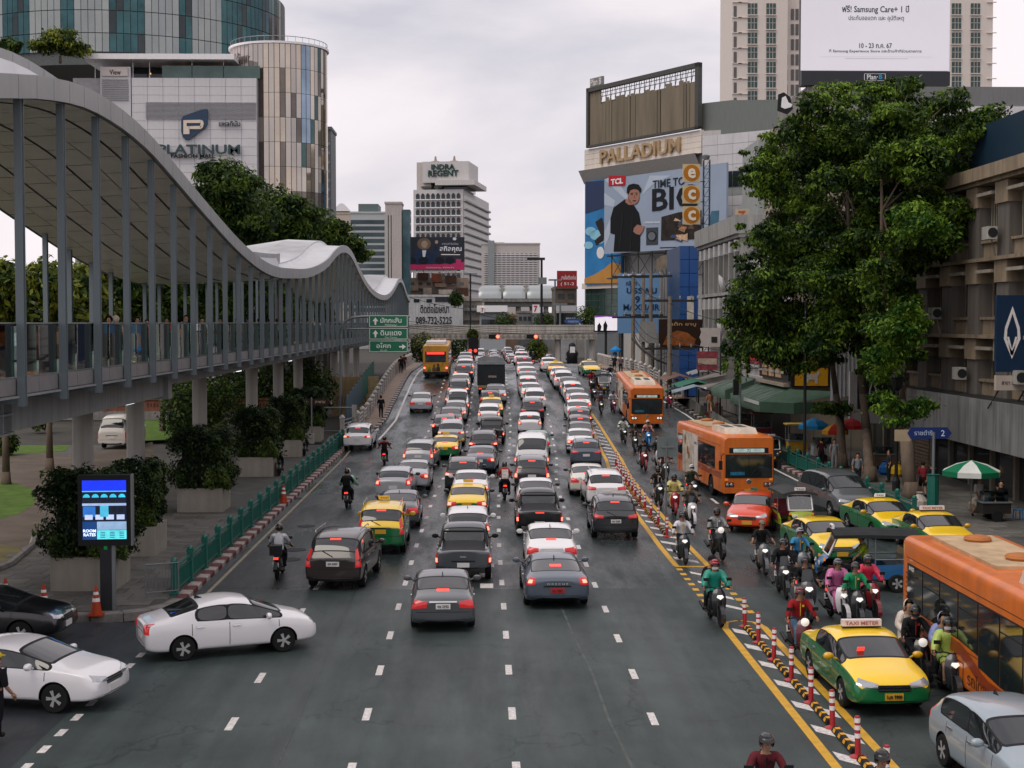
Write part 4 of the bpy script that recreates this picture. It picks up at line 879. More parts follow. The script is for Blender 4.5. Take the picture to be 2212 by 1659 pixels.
POSES={'rider':dict(pelvis=(-.22,0,.90),spine=(-.20,0,1.06),chest=(-.13,0,1.28),neck=(-.08,0,1.47),head=(-.05,0,1.58),crown=(-.03,0,1.70),sho=(-.12,.19,1.40),elb=(.04,.31,1.17),wri=(.17,.36,1.06),hip=(-.18,.10,.87),knee=(.27,.15,.76),ank=(.20,.14,.36),toe=(.36,.15,.33)),'pillion':dict(pelvis=(-.58,0,.96),spine=(-.56,0,1.12),chest=(-.50,0,1.34),neck=(-.46,0,1.53),head=(-.43,0,1.64),crown=(-.42,0,1.76),sho=(-.50,.17,1.45),elb=(-.42,.27,1.22),wri=(-.22,.22,1.12),hip=(-.55,.11,.93),knee=(-.18,.22,.78),ank=(-.28,.22,.40),toe=(-.14,.24,.37)),'stand':dict(pelvis=(0,0,.92),spine=(0,0,1.08),chest=(.0,0,1.28),neck=(0,0,1.46),head=(.02,0,1.56),crown=(.02,0,1.69),sho=(0,.19,1.40),elb=(-.03,.25,1.12),wri=(.05,.25,.88),hip=(0,.10,.90),knee=(.02,.10,.48),ank=(-.01,.10,.09),toe=(.14,.12,.05)),'walk':dict(pelvis=(0,0,.91),spine=(.01,0,1.07),chest=(.02,0,1.28),neck=(.03,0,1.46),head=(.05,0,1.56),crown=(.05,0,1.69),sho=(.02,.19,1.40),elb=(-.06,.24,1.13),wri=(.06,.25,.90),hip=(0,.10,.89),knee=(.14,.10,.50),ank=(.16,.10,.10),toe=(.31,.11,.07),walk=True),'sit':dict(pelvis=(-.05,0,.52),spine=(-.05,0,.68),chest=(0,0,.9),neck=(.04,0,1.08),head=(.07,0,1.18),crown=(.08,0,1.30),sho=(0,.19,1.02),elb=(.12,.26,.78),wri=(.34,.2,.68),hip=(-.02,.11,.5),knee=(.4,.14,.5),ank=(.38,.14,.1),toe=(.53,.15,.06)),}
_PP={}
def person_meshes(pose):
 if pose in _PP:return _PP[pose]
 J=POSES[pose];V=[];E_=[];Rr=[];reg=[]
 def v(p,r):V.append(p);Rr.append(r);return len(V)-1
 pe=v(J['pelvis'],(.155,.115));sp=v(J['spine'],(.135,.105));ch=v(J['chest'],(.165,.12));nk=v(J['neck'],(.058,.058));hd=v(J['head'],(.088,.098));cr=v(J['crown'],(.07,.078))
 E_+=[(pe,sp,'torso'),(sp,ch,'torso'),(ch,nk,'neck'),(nk,hd,'head'),(hd,cr,'head')]
 for s in(1,-1):
  def q(n):
   p=J[n]
   if J.get('walk') and s<0 and n in('knee','ank','toe','elb','wri'):p={'knee':(.0,p[1],.48),'ank':(-.26,p[1],.17),'toe':(-.16,p[1],.06),'elb':(.04,p[1],1.12),'wri':(.20,p[1],.93)}[n]
   return(p[0],p[1]*s,p[2])
  sh=v(q('sho'),(.068,.068));el=v(q('elb'),(.045,.045));wr=v(q('wri'),(.033,.033));hp=v(q('hip'),(.10,.10));kn=v(q('knee'),(.065,.065));an=v(q('ank'),(.043,.043));to=v(q('toe'),(.045,.035))
  E_+=[(ch,sh,'torso'),(sh,el,'uarm'),(el,wr,'farm'),(pe,hp,'hips'),(hp,kn,'thigh'),(kn,an,'shin'),(an,to,'foot')]
 me=bpy.data.meshes.new('sk');me.from_pydata(V,[(a,b) for a,b,_ in E_],[]);o=bpy.data.objects.new('sk',me);WORK.collection.objects.link(o)
 md=o.modifiers.new('s','SKIN');md.use_smooth_shade=True;sv=me.skin_vertices[0].data
 for i,r in enumerate(Rr):sv[i].radius=r;sv[i].use_root=(i==0)
 o.modifiers.new('u','SUBSURF').levels=1
 WORK.collection.objects.unlink(o);bme=evaluate(o)
 bm=bmesh.new();bm.from_mesh(bme);bm.normal_update();segs=[(Vector(V[a]),Vector(V[b]),g) for a,b,g in E_]
 def region(c):
  best=None
  for a,b,g in segs:
   d=b-a;t=max(0,min(1,(c-a).dot(d)/d.length_squared));k=(c-a-d*t).length
   if best is None or k<best[0]:best=(k,g,t)
  return best[1],best[2]
 info=[(f,*region(f.calc_center_median())) for f in bm.faces]
 def garment(name,test,push,skirt=0):
  fs={f for f,g,t in info if test(g,t)};mp={};vs=[];fc=[]
  for f in fs:
   ids=[]
   for w_ in f.verts:
    if w_ not in mp:mp[w_]=len(vs);vs.append(w_.co+w_.normal*push)
    ids.append(mp[w_])
   fc.append(ids)
  m=bpy.data.meshes.new(name);m.from_pydata(vs,[],fc);m.shade_smooth();return m
 out={'shirt':garment('shirt',lambda g,t:g in('torso','uarm') or(g=='neck' and t<.8),.018),'jacket':garment('jacket',lambda g,t:g in('torso','uarm') or(g=='farm' and t<.9) or(g=='neck' and t<.85),.026),'raincoat':garment('raincoat',lambda g,t:g in('torso','uarm','hips') or(g=='farm' and t<.9) or(g=='neck' and t<.85) or(g=='thigh' and t<.6),.055),'trousers':garment('trousers',lambda g,t:g in('hips','thigh','shin'),.014),'shorts':garment('shorts',lambda g,t:g=='hips' or(g=='thigh' and t<.85),.02),'shoes':garment('shoes',lambda g,t:g=='foot',.012)}
 for k in('shirt','jacket'):out[k].materials.append(M_CLOTH)
 out['raincoat'].materials.append(M_FILM);out['trousers'].materials.append(M_CLOTH);out['shorts'].materials.append(M_CLOTH);out['shoes'].materials.append(M_CLOTH)
 ex=MB();H=Vector(J['head']);fw=Vector((1,0,0))
 ex.prism([H+Vector((.085,-.014,-.02)),H+Vector((.085,.014,-.02)),H+Vector((.085,0,.035))],(.022,0,-.004))
 for s in(-1,1):ex.box(H+Vector((.088,s*.032,.03)),(.008,.026,.012),m=1);ex.box(H+Vector((0,s*.093,.0)),(.03,.014,.055))
 ex.box(H+Vector((.088,0,-.05)),(.008,.042,.009),m=1)
 for s in(1,-1):
  e_=Vector(J['elb']);w_=Vector(J['wri'])
  if J.get('walk') and s<0:e_=Vector((.04,J['elb'][1],1.12));w_=Vector((.20,J['wri'][1],.93))
  e_.y*=s;w_.y*=s;d=(w_-e_).normalized();up=Vector((0,0,1));sd=d.cross(up)
  if sd.length<.2:sd=Vector((1,0,0))
  sd.normalize();pm=w_+d*.05;ex.box(pm,(.085,.03,.075),rz=math.atan2(d.y,d.x),ry=-math.asin(max(-1,min(1,d.z))))
  nrm=sd.cross(d);curl=-nrm if nrm.z>0 else nrm
  for k in range(4):
   b=w_+d*.085+sd*(-.03+.02*k);l=(.033,.04,.037,.028)[k];c=b+d*l+curl*.012;ex.tube(b,c,.0095,5,.009);ex.tube(c,c+d*l*.5+curl*l*.8,.009,5,.007)
  b=w_+d*.03+sd*-.036*s;c=b+d*.03-sd*.022*s;ex.tube(b,c,.011,5,.01);ex.tube(c,c+d*.03+curl*.01,.01,5,.008)
 em=bpy.data.meshes.new('e');em.from_pydata(ex.v,[],ex.f);em.polygons.foreach_set('material_index',ex.m);bm.from_mesh(em);bm.to_mesh(bme);bm.free()
 bme.materials.clear();bme.materials.append(M_SKIN);bme.materials.append(M_HAIR);bme.shade_smooth();out['body']=bme
 c=(H+Vector(J['crown']))/2+Vector((-.005,0,.005));m=MB();rows=[]
 for j in range(7):
  ph=R(-40+j*21.5);rows.append([])
  for i in range(16):a=2*math.pi*i/16;rows[-1].append((c.x+.152*math.cos(ph)*math.cos(a),c.y+.132*math.cos(ph)*math.sin(a),c.z+.15*math.sin(ph)))
 for j in range(6):
  for i in range(16):
   a=(i+.5)/16*360;fr=a<62 or a>298
   if fr and j<2:continue
   m.quad(rows[j][i],rows[j][(i+1)%16],rows[j+1][(i+1)%16],rows[j+1][i])
 out['helmet']=m.mesh('helmet',M_HELMET,True);m=MB()
 for i in(14,15,0,1):m.quad(*[Vector(c)+(Vector(rows[j][k%16])-c)*1.05 for j,k in((2,i),(2,i+1),(4,i+1),(4,i))])
 out['visor']=m.mesh('visor',M_VISOR,True);m=MB();rows=[]
 for j in range(7):
  ph=R(-55+j*24);rows.append([(c.x-.012+.112*math.cos(ph)*math.cos(2*math.pi*i/14),c.y+.104*math.cos(ph)*math.sin(2*math.pi*i/14),c.z+.005+.118*math.sin(ph)) for i in range(14)])
 for j in range(6):
  for i in range(14):
   a=(i+.5)/14*360
   if(a<75 or a>285) and j<4:continue
   m.quad(rows[j][i],rows[j][(i+1)%14],rows[j+1][(i+1)%14],rows[j+1][i])
 out['hair']=m.mesh('hair',M_HAIR,True)
 m=MB();m.lathe([(.11,0),(.11,.05),(.07,.09),(.01,.1)],12,(c.x-.01,c.y,c.z+.03));m.prism([(c.x+.06,-.07,c.z+.035),(c.x+.06,.07,c.z+.035),(c.x+.19,.05,c.z+.02),(c.x+.19,-.05,c.z+.02)],(0,0,.012));out['cap']=m.mesh('cap',M_CLOTH,50)
 m=MB();rows=[]
 for j in range(6):ph=R(-70+j*30);rows.append([(c.x-.02+.15*math.cos(ph)*math.cos(R(75+i*15)),c.y+.14*math.cos(ph)*math.sin(R(75+i*15)),c.z-.02+.17*math.sin(ph)) for i in range(15)])
 m.grid(rows);out['hood']=m.mesh('hood',M_FILM,True)
 m=MB();rows=[[(c.x+(.112+.006*(j==1))*math.cos(R(a)),c.y+.104*math.sin(R(a)),H.z-.075+.035*j) for a in range(-70,71,20)] for j in range(3)];m.grid(rows);out['face_mask']=m.mesh('face_mask',M_CLOTH,True)
 J2=Vector(J['chest']);m=MB();m.box(J2+Vector((.145,0,-.06)),(.012,.018,.34));m.box(J2+Vector((.14,.07,.03)),(.012,.06,.05));out['zip']=m.mesh('zip',M_CLOTH)
 _PP[pose]=out;return out
def person(pose,pos,heading,label,top='#222222',legs='#1b1c22',head='hair',headcol='#101010',wear='shirt',scale=1.0,group=None,shoes='#2a2622',pitch=0,shorts=False,bag=None,long_hair=False,lod=0):
 q=person_meshes(pose);o=ob('person',q['body'],None,pos,(0,-pitch,R(heading)),None,label,'person',group,scale=(scale,)*3)
 ob(wear,q[wear],o,color=top);ob('shorts' if shorts else 'trousers',q['shorts' if shorts else 'trousers'],o,color=legs)
 if lod<2:ob('shoes',q['shoes'],o,color=shoes)
 if head=='helmet':
  ob('helmet',q['helmet'],o,color=headcol);ob('visor',q['visor'],o) if lod<2 else None
 elif head=='hood':ob('hair',q['hair'],o);ob('hood',q['hood'],o,color=headcol)
 elif head=='cap':ob('cap',q['cap'],o,color=headcol);ob('hair',q['hair'],o)
 else:ob('hair',q['hair'],o)
 if pose in('rider','pillion') and lod<2:
  k_=int(abs(pos[0]*31+pos[1]*17))%5;o.rotation_euler.y+=(k_-2)*.025
  if k_<3 and head=='helmet':ob('face_mask',q['face_mask'],o,color=('#0d0e10','#b8bcc0','#20242a')[k_])
  if wear!='raincoat':ob('zip',q['zip'],o,color=('#c8c4bc','#0c0c0e','#8a2a24','#c8a040','#101214')[k_])
 if bag:
  J=POSES[pose]['chest'];m=MB();m.box((J[0]-.2,0,J[2]-.08),(.16,.3,.42));m.box((J[0]-.29,0,J[2]-.14),(.05,.22,.2));m.obj('backpack',M_CLOTH,o,color=bag)
 return o
class Frame:
 """a vertical plane through two ground points; u runs from a to b, the face looks to -y of the frame"""
 def __init__(s,a,b):
  s.a=Vector((a[0],a[1],0));d=Vector((b[0]-a[0],b[1]-a[1],0));s.len=d.length;s.d=d.normalized();s.n=Vector((s.d.y,-s.d.x,0));s.rz=math.atan2(s.d.y,s.d.x)
 def uz(s,px,py):
  r=ray(px,py);o=Vector((0,0,EYE));t=(s.a-o).dot(s.n)/r.dot(s.n);p=o+r*t;return(p-s.a).dot(s.d),p.z
 def rect(s,x0,y0,x1,y1):
  a=s.uz(x0,y0);b=s.uz(x1,y1);return min(a[0],b[0]),max(a[0],b[0]),min(a[1],b[1]),max(a[1],b[1])
 def root(s,name,label,cat,group=None):return thing(name,label,cat,s.a,s.rz,group)
def fbox(parent,name,mt,u0,u1,z0,z1,d0,d1,**kw):
 """box on a facade: d counts towards the viewer"""
 m=MB();m.bb((u0,-d1,z0),(u1,-d0,z1));return m.obj(name,mt,parent,**kw)
def yf(Y):return Frame((0,Y),(1,Y))
def paint(name,col,**kw):return mat(name,col,kw.pop('rough',.6),**kw)
# ================================================================ the covered skywalk
M_SKYSTEEL=mat('blue_grey_steel',(.175,.215,.235),.45,.2,var=.12,scale=1.5)
M_FASCIA=mat('fascia_panel',(.30,.305,.31),.35,.3,var=.10,scale=.7,streak=.08)
M_SOFFIT=mat('soffit_panel',(.80,.73,.61),.3,.0,var=.10,scale=.5)
M_ROOFW=mat('white_metal_roof',(.55,.56,.58),.35,.3,var=.12,scale=.6)
M_DECKP=mat('deck_edge_panel',(.20,.195,.20),.5,var=.12)
M_GIRDER=mat('painted_girder',(.25,.265,.27),.6,var=.15,scale=.6,streak=.3)
M_SKYGLASS=glass_mat('balustrade_glass','#a9dccc',.07)
wave=[(30,13.2),(36.3,14.0),(39.7,14.5),(43.9,14.9),(48.2,14.9),(52.4,14.6),(56.5,14.04),(62.9,13.1),(71.5,11.95),(78.9,11.3),(85,11.12),(91.5,11.26),(99.5,11.55),(106.8,12.1),(113,12.8),(119,13.8),(124,14.4),(129,14.6),(134,14.35),(142,13.2),(150,12.2),(160,11.5),(172,11.2),(183.5,11.4),(192,12.0),(200,12.9),(208,14.0),(215,14.4),(222,14.0),(233,12.5),(244,11.8)]
def wz(y):
 i=0
 while i<len(wave)-2 and y>wave[i+1][0]:i+=1
 p0,p1,p2,p3=wave[max(0,i-1)],wave[i],wave[i+1],wave[min(len(wave)-1,i+2)]
 t=(y-p1[0])/(p2[0]-p1[0]);h=p2[0]-p1[0];m1=(p2[1]-p0[1])/(p2[0]-p0[0])*h;m2=(p3[1]-p1[1])/(p3[0]-p1[0])*h
 return(2*t**3-3*t**2+1)*p1[1]+(t**3-2*t*t+t)*m1+(-2*t**3+3*t*t)*p2[1]+(t**3-t*t)*m2
SW=thing('skywalk','long covered skywalk with a wavy white roof, slim columns and glass sides','skywalk',(-15.5,30,0));OX=Vector((-15.5,30,0))
def sw(m,name,mt,parent=SW,smooth=False,**kw):
 m.v=[(a+15.5,b-30,c) for a,b,c in m.v];return m.obj(name,mt,parent,smooth,**kw)
XN,XF=-12.05,-19.3
cy=[38.5+3.81*k for k in range(-2,54)]
unit=MB();unit.box((0,0,.5),(.08,.2,1));unit.box((0,.1,.5),(.2,.025,1));unit.box((0,-.1,.5),(.2,.025,1));UNIT=unit.mesh('column',M_SKYSTEEL)
for i,y in enumerate(cy):
 for X,zb in((XN,6.3),(XF,6.9)):
  ob('column',UNIT,SW,(X+15.5,y-30,zb),None,scale=(1,1,wz(y)-zb+.05))
m=MB();m.bb((XN-.35,28,6.55),(XF,246,7.02));sw(m,'deck',M_GIRDER)
pm=MB();pm.box((0,0,0),(.05,1.86,.42));PM=pm.mesh('edge_panel',M_DECKP);gm_=MB();gm_.box((0,0,0),(.025,1.62,1.36));GP=gm_.mesh('glass_panel',M_SKYGLASS)
lm=MB();lm.box((0,0,0),(.22,3.4,.05));LM=lm.mesh('ledge',M_GIRDER)
for i,y in enumerate(cy[:-1]):
 ob('ledge',LM,SW,(XN-.12+15.5,y+1.9-30,6.56),None)
 for k in(0,1):
  yy=y+.95+k*1.9
  ob('edge_panel',PM,SW,(XN-.16+15.5,yy-30,6.82))
  ob('glass_panel',GP,SW,(XN-.16+15.5,yy-30,7.77))
  if i<24:ob('glass_panel',GP,SW,(XF+.16+15.5,yy-30,7.77))
m=MB();m.tube((XF+.16,28,8.48),(XF+.16,246,8.48),.03,6);m.tube((XN-.16,28,8.48),(XN-.16,246,8.48),.022,6);sw(m,'handrail',M_STEEL)
m=MB();m.prism([(-13.3,41.5,5.42),(-13.3,41.5,6.55),(-17.0,41.5,6.55),(-17.0,41.5,5.42)],(0,20.3,0));sw(m,'girder',M_GIRDER)
m=MB();m.bb((-13.1,61.2,5.3),(-17.2,62.0,6.6));sw(m,'girder_end',M_GIRDER)
m=MB();m.bb((-13.3,62.0,5.86),(-17.0,246,6.55));sw(m,'girder',M_GIRDER)
for i,y in enumerate(cy):
 m=MB();m.bb((XN+.02,y-.09,6.36),(-13.3,y+.09,6.56));sw(m,'bracket',M_SKYSTEEL)
m=MB()
for k in range(4):m.bb((-13.2-.02,37.2+k*1.1,5.35),(-13.6,37.28+k*1.1,6.5))
for z in(5.35,5.9,6.46):m.bb((-13.2,37.2,z),(-13.62,41.4,z+.06))
sw(m,'steel_bracing',M_GIRDER)
for y in(56.5,82,104):m=MB();m.box((-13.6,y,5.80 if y>62 else 5.38),(.12,1.2,.06));sw(m,'tube_lamp',mat('tube_light',(.9,.95,1),.4,var=0,emit=1.5))
pier=MB();pier.lathe([(.39,0),(.39,1)],24);PIER=pier.mesh('pier',M_CONC_PALE,40)
for px in(182,295,433,545,602,645,690,722,748,770):
 y=15.2*3150/(1040-px);ob('pier',PIER,SW,(.3,y-30,.1),None,scale=(1,1,5.35 if y<62 else 5.8))
 m=MB();m.bb((-14.2,y-.5,5.86 if y>62 else 5.42),(-16.2,y+.5,(5.86 if y>62 else 5.42)-.12));sw(m,'pier_cap',M_CONC_PALE)
yy=[30+1.55*k for k in range(int(214/1.55))]
for a,b in zip(yy,yy[1:]):
 za,zb=wz(a),wz(b);g=.014
 m=MB();m.prism([(XN+.25,a+g,za),(XN+.25,b-g,zb),(XN+.25,b-g,zb+.62),(XN+.25,a+g,za+.62)],(-.12,0,0));sw(m,'fascia_panel',M_FASCIA)
 if a<100:
  za2,zb2=za+1.0,zb+1.0
  m=MB();m.prism([(-13.9,a+g,za2),(-13.9,b-g,zb2),(-13.9,b-g,zb2+.62),(-13.9,a+g,za2+.62)],(-.12,0,0));sw(m,'upper_fascia_panel',M_FASCIA)
for j in range(7):
 x0,x1=lerp(XN+.13,XF-.3,j/7),lerp(XN+.13,XF-.3,(j+1)/7);y=30+(j%2)*1.2
 while y<104:
  y2=y+2.4;m=MB();g=.035;dz=-.03*(j%2);rows=[]
  for t in(0,.5,1):q=lerp(y+g,y2-g,t);rows.append([(x0-g,q,wz(q)-.02-.17*j/7*2+dz),(x1+g,q,wz(q)-.02-.17*(j+1)/7*2+dz)])
  m.grid(rows);sw(m,'soffit_board',M_SOFFIT);y=y2
m=MB();rows=[]
y=104.0
while y<246:rows.append([(XN+.13,y,wz(y)-.01),(XF-.3,y,wz(y)-.35)]);y+=2
m.grid(rows);sw(m,'soffit',M_SOFFIT)
m=MB();rows=[];y=29.0
while y<246:rows.append([(XN+.13,y,wz(y)+.55),(-13.7,y,wz(y)+.62),(-13.95,y,wz(y)+(1.5 if y<100 else .9)),(-16.5,y,wz(y)+(1.6 if y<100 else 1.0)),(XF-.4,y,wz(y)+.5),(XF-.42,y,wz(y)-.36)]);y+=1.5
m.grid(rows);sw(m,'roof_deck',M_ROOFW,smooth=False)
m=MB();y=88.0
while y<240:m.tube((-13.9,y,wz(y)+(1.5 if y<100 else .93)),(-16.5,y,wz(y)+(1.63 if y<100 else 1.04)),.07,5);m.tube((-16.5,y,wz(y)+(1.63 if y<100 else 1.04)),(XF-.4,y,wz(y)+.54),.07,5);y+=.75
sw(m,'roof_ribs',M_ROOFW)
# people, boards and lights on the deck
SWG='walkers on the skywalk'
for px,lab,kw in((241,'walker in a black headscarf behind the glass of the skywalk',dict(top='#15171a',head='hood',headcol='#15171a')),(255,'walker in a beige headscarf and mask behind the skywalk glass',dict(top='#a89a88',head='hood',headcol='#b0a290')),(302,'walker in a grey scarf bending on the skywalk',dict(top='#77787a',head='hood',headcol='#8a8a8c')),(323,'short walker in dark red on the skywalk',dict(top='#6a1a1c',scale=.93)),(365,'walker in a bright red shirt on the skywalk',dict(top='#b02418')),(406,'tall walker in a black T-shirt on the skywalk',dict(top='#101114',scale=1.06)),(440,'walker in a pale blouse on the skywalk',dict(top='#b8a89a')),(478,'walker in black beyond the pale blouse on the skywalk',dict(top='#16171a')),(515,'walker in an ochre top on the skywalk',dict(top='#8a6a3a')),(539,'walker with grey hair and black coat on the skywalk',dict(top='#202226')),(561,'walker in navy on the skywalk',dict(top='#1c2430')),(582,'walker in brown on the skywalk',dict(top='#4a2a20')),(600,'walker in white on the skywalk',dict(top='#b8b8ba')),(625,'pair of walkers: the fair-haired one in cream',dict(top='#b8a080')),(640,'walker in a pink top far along the skywalk',dict(top='#b07a80')),(655,'walker in grey far along the skywalk',dict(top='#5a5c60')),(668,'walker in teal far along the skywalk',dict(top='#2a5a5a')),(682,'last walker in black visible on the skywalk',dict(top='#151618'))):
 X=-13.6-(px*7%20)/20*2.4;Y=3150*-X/(1040-px)
 person('walk' if px%2 else 'stand',(X,Y,7.02),-90 if px%3 else 90,lab,group=SWG,**kw)
for px,c,lab in((40,'#9aa6a8','white display board behind the skywalk glass'),(85,'#4a2418','vendor rack with brown bags behind the skywalk glass'),(125,'#6a4a34','vendor rack with orange goods behind the skywalk glass'),(470,'#0e5a50','green hoarding on the skywalk'),(525,'#0f6a5c','second green hoarding on the skywalk'),(548,'#10705f','farthest green hoarding on the skywalk')):
 X=-17.6;Y=3150*17.6/(1040-px);t=thing('display_board',lab,'display board',(X,Y,7.02));MB().box((0,0,.7),(.08,1.3,1.3)).obj('panel',mat('board_'+c,c,.6,var=.4,scale=5),t);MB().box((0,0,.05),(.4,1.2,.06)).obj('foot',M_DARKSTEEL,t)
 MB().box((.05,.1,.85),(.03,.7,.5)).obj('print',mat('board_print_'+c,[min(1,v*2.2+.05) for v in lin(c)],.6,var=.5,scale=8),t)
p=G(230,1320,.14);t=thing('advertising_screen','lit portrait advertising screen reading ROOM RATES on a post','advertising screen',(p.x,p.y,.14),R(4))
MB().box((0,.05,1.0),(.34,.12,2.0)).obj('post',M_DARKSTEEL,t);MB().box((.22,.05,1.0),(.1,.14,2.0)).obj('post_trim',M_STEEL,t)
MB().box((0,0,2.95),(1.5,.28,2.04)).obj('housing',M_BLACK,t);MB().box((.77,0,2.95),(.05,.3,2.06)).obj('edge_trim',M_STEEL,t)
def em(n,c,k=1.0):return mat('screen_'+n,c,.3,var=.25,scale=3,emit=k)
def scr(u0,u1,v0,v1,c,d=.004,name='picture',k=1.0):
 o=MB();o.bb((u0,-.15-d,v0),(u1,-.14,v1));return o.obj(name,em(c,c,k),t)
SZ=1.97;scr(-.62,.62,SZ+.14,SZ+1.86,'#0c1a30',name='screen');scr(-.62,.62,SZ+1.55,SZ+1.85,'#1430e0',.008,k=1.3);scr(-.62,.62,SZ+1.52,SZ+1.55,'#58b8e8',.009)
for k in range(5):
 u=-.5+k*.25;o=MB();o.prism([(u+.1*math.cos(R(a)),-.16,SZ+1.36+.1*math.sin(R(a))) for a in range(0,181,20)],(0,.006,0));o.obj('picture_arch',em('arch','#3ab8d8',1.1),t);scr(u-.07,u+.07,SZ+1.2,SZ+1.36,'#101828',.022)
scr(-.62,.62,SZ+1.12,SZ+1.19,'#9ab0d8',.008);scr(-.6,-.25,SZ+.8,SZ+1.1,'#2a6ab8',.008)
for k in range(4):scr(-.2+k*.2,-.06+k*.2,SZ+.92,SZ+1.08,'#0c1420',.012);scr(-.55+k*.3,-.33+k*.3,SZ+.72,SZ+.86,'#b8c8e8',.014)
scr(-.12,.12,SZ+.8,SZ+1.12,'#48b0d0',.016);scr(-.62,-.22,SZ+.14,SZ+.66,'#123a70',.010);scr(-.21,.62,SZ+.42,SZ+.66,'#8aa8c8',.010);scr(-.21,.62,SZ+.15,SZ+.41,'#58c8d0',.010,k=1.2)
for k in range(3):
 for j in range(4):scr(-.12+k*.27,.02+k*.27,SZ+.19+j*.05,SZ+.21+j*.05,'#14486a',.014)
text('ROOM\nRATES',t,(-.42,-.165,SZ+.34),.36,.2,None,m=em('white','#d8e8f8',1.5),bold=.02,depth=.01)
MB().box((0,-.02,1.85),(.1,.03,.1)).obj('badge',mat('green_badge','#1c7a3a',.5,emit=.3),t)
M_PLANTER=mat('planter_concrete',(.30,.28,.235),.8,var=.16,scale=1.2,streak=.25,bump=.2)
PLANTERS=[(-12.4,46.3,'first'),(-12.65,53.0,'second'),(-12.4,65.2,'third'),(-12.3,80.0,'fourth'),(-12.2,91.6,'fifth'),(-12.3,103.5,'sixth')]
for x,y,o_ in PLANTERS:
 t=thing('planter','square concrete planter, %s along the pavement from the lit screen'%o_,'planter',(x,y,.15),group='concrete planters')
 m=MB()
 for a,b in(((-1,-1),(1,-.86)),((-1,.86),(1,1)),((-1,-.86),(-.86,.86)),((.86,-.86),(1,.86))):m.bb((a[0],a[1],0),(b[0],b[1],1.06))
 m.obj('box',M_PLANTER,t);MB().box((0,0,.5),(1.72,1.72,.95)).obj('soil',mat('soil',(.04,.03,.02),.9),t)
t=thing('direction_sign','brown two-armed direction sign on a post by the planters','sign',(-11.75,101,.14));MB().tube((0,0,0),(0,0,3.2),.05,8).obj('post',M_STEEL,t);MB().box((0,0,.35),(.3,.3,.7)).obj('base',M_CONC_PALE,t)
for s in(-1,1):
 m=MB();m.prism([(s*.05,0,2.65),(s*1.05,0,2.65),(s*1.28,0,2.88),(s*1.05,0,3.1),(s*.05,0,3.1)],(0,.05,0));m.obj('arm',mat('brown_sign','#3a2620',.5),t)
 text('ประตูน้ำ' if s<0 else 'สะพาน',t,(s*.58,-.012,2.88),.7,.18,'#c8b8a0',depth=.01)
t=thing('overhead_road_sign','green overhead direction sign with three white-lettered panels beside the skywalk','road sign',(-11.4,118,0));b=Vector((-11.4,118,0))
m=MB();m.path([(0,.3,0),(0,.3,7.6),(.25,.3,8.5),(.9,.3,8.9),(1.8,.3,9.0),(5.6,.3,9.0)],.1,8);m.path([(.5,.3,8.0),(5.6,.3,8.0)],.06,8);m.obj('gantry',M_STEEL,t)
M_SGREEN=mat('road_sign_green','#0a6a4c',.4,var=.06)
for k,(th,en) in enumerate((('มักกะสัน','Makkasan'),('ดินแดง','Din Daeng'),('อโศก','Asok'))):
 z1=9.12-k*1.02;o=MB().bb((2.32,-.04,z1-.98),(5.47,.04,z1)).obj('sign_panel',M_SGREEN,t)
 q=MB();e_=.05
 for a in((2.36,z1-.94,5.43,z1-.90),(2.36,z1-.08,5.43,z1-.04),(2.36,z1-.9,2.40,z1-.08),(5.39,z1-.9,5.43,z1-.08)):q.bb((a[0],-.052,a[1]),(a[2],-.042,a[3]))
 q.obj('sign_border',M_REFL,t)
 text(th,t,(4.1 if k<2 else 3.5,-.05,z1-.42),1.7 if k<2 else 1.15,.42,'#e4ece8',depth=.02,bold=.012);text(en,t,(4.1 if k<2 else 3.5,-.05,z1-.8),.95 if k<2 else .6,.17,'#c8dcd2',depth=.02)
 q=MB()
 if k<2:q.prism([(2.62,0,z1-.5),(2.85,0,z1-.2),(3.08,0,z1-.5),(2.94,0,z1-.5),(2.9,0,z1-.8),(2.8,0,z1-.8),(2.76,0,z1-.5)],(0,.012,0))
 else:q.prism([(4.75,0,z1-.46),(5.0,0,z1-.46),(5.0,0,z1-.3),(5.3,0,z1-.52),(5.0,0,z1-.74),(5.0,0,z1-.58),(4.75,0,z1-.58)],(0,.012,0))
 q.v=[(a,b_-.056,c) for a,b_,c in q.v];q.obj('arrow',M_REFL,t)
t=thing('boundary_wall','low brown boundary wall with pierced panels behind the lawn','wall',(-45,128,0));M_BRW=mat('terracotta_wall',(.24,.10,.065),.8,var=.2,streak=.3);MB().bb((0,0,0),(27,.3,.75)).obj('plinth',M_CONC,t)
for k in range(9):MB().bb((k*3+.3,.05,.75),(k*3+2.95,.25,1.75)).obj('wall_panel',M_BRW,t);MB().bb((k*3-.02,-.05,.75),(k*3+.28,.35,1.85)).obj('pillar',M_BRW,t);q=MB();[q.box((k*3+.8+i*.28,.03,1.3),(.12,.06,.34-.1*(i%2))) for i in range(6)];q.obj('relief',mat('dark_brick',(.10,.05,.035),.9),t)
MB().bb((0,-.08,1.75),(27,.38,1.85)).obj('coping',M_BRW,t)
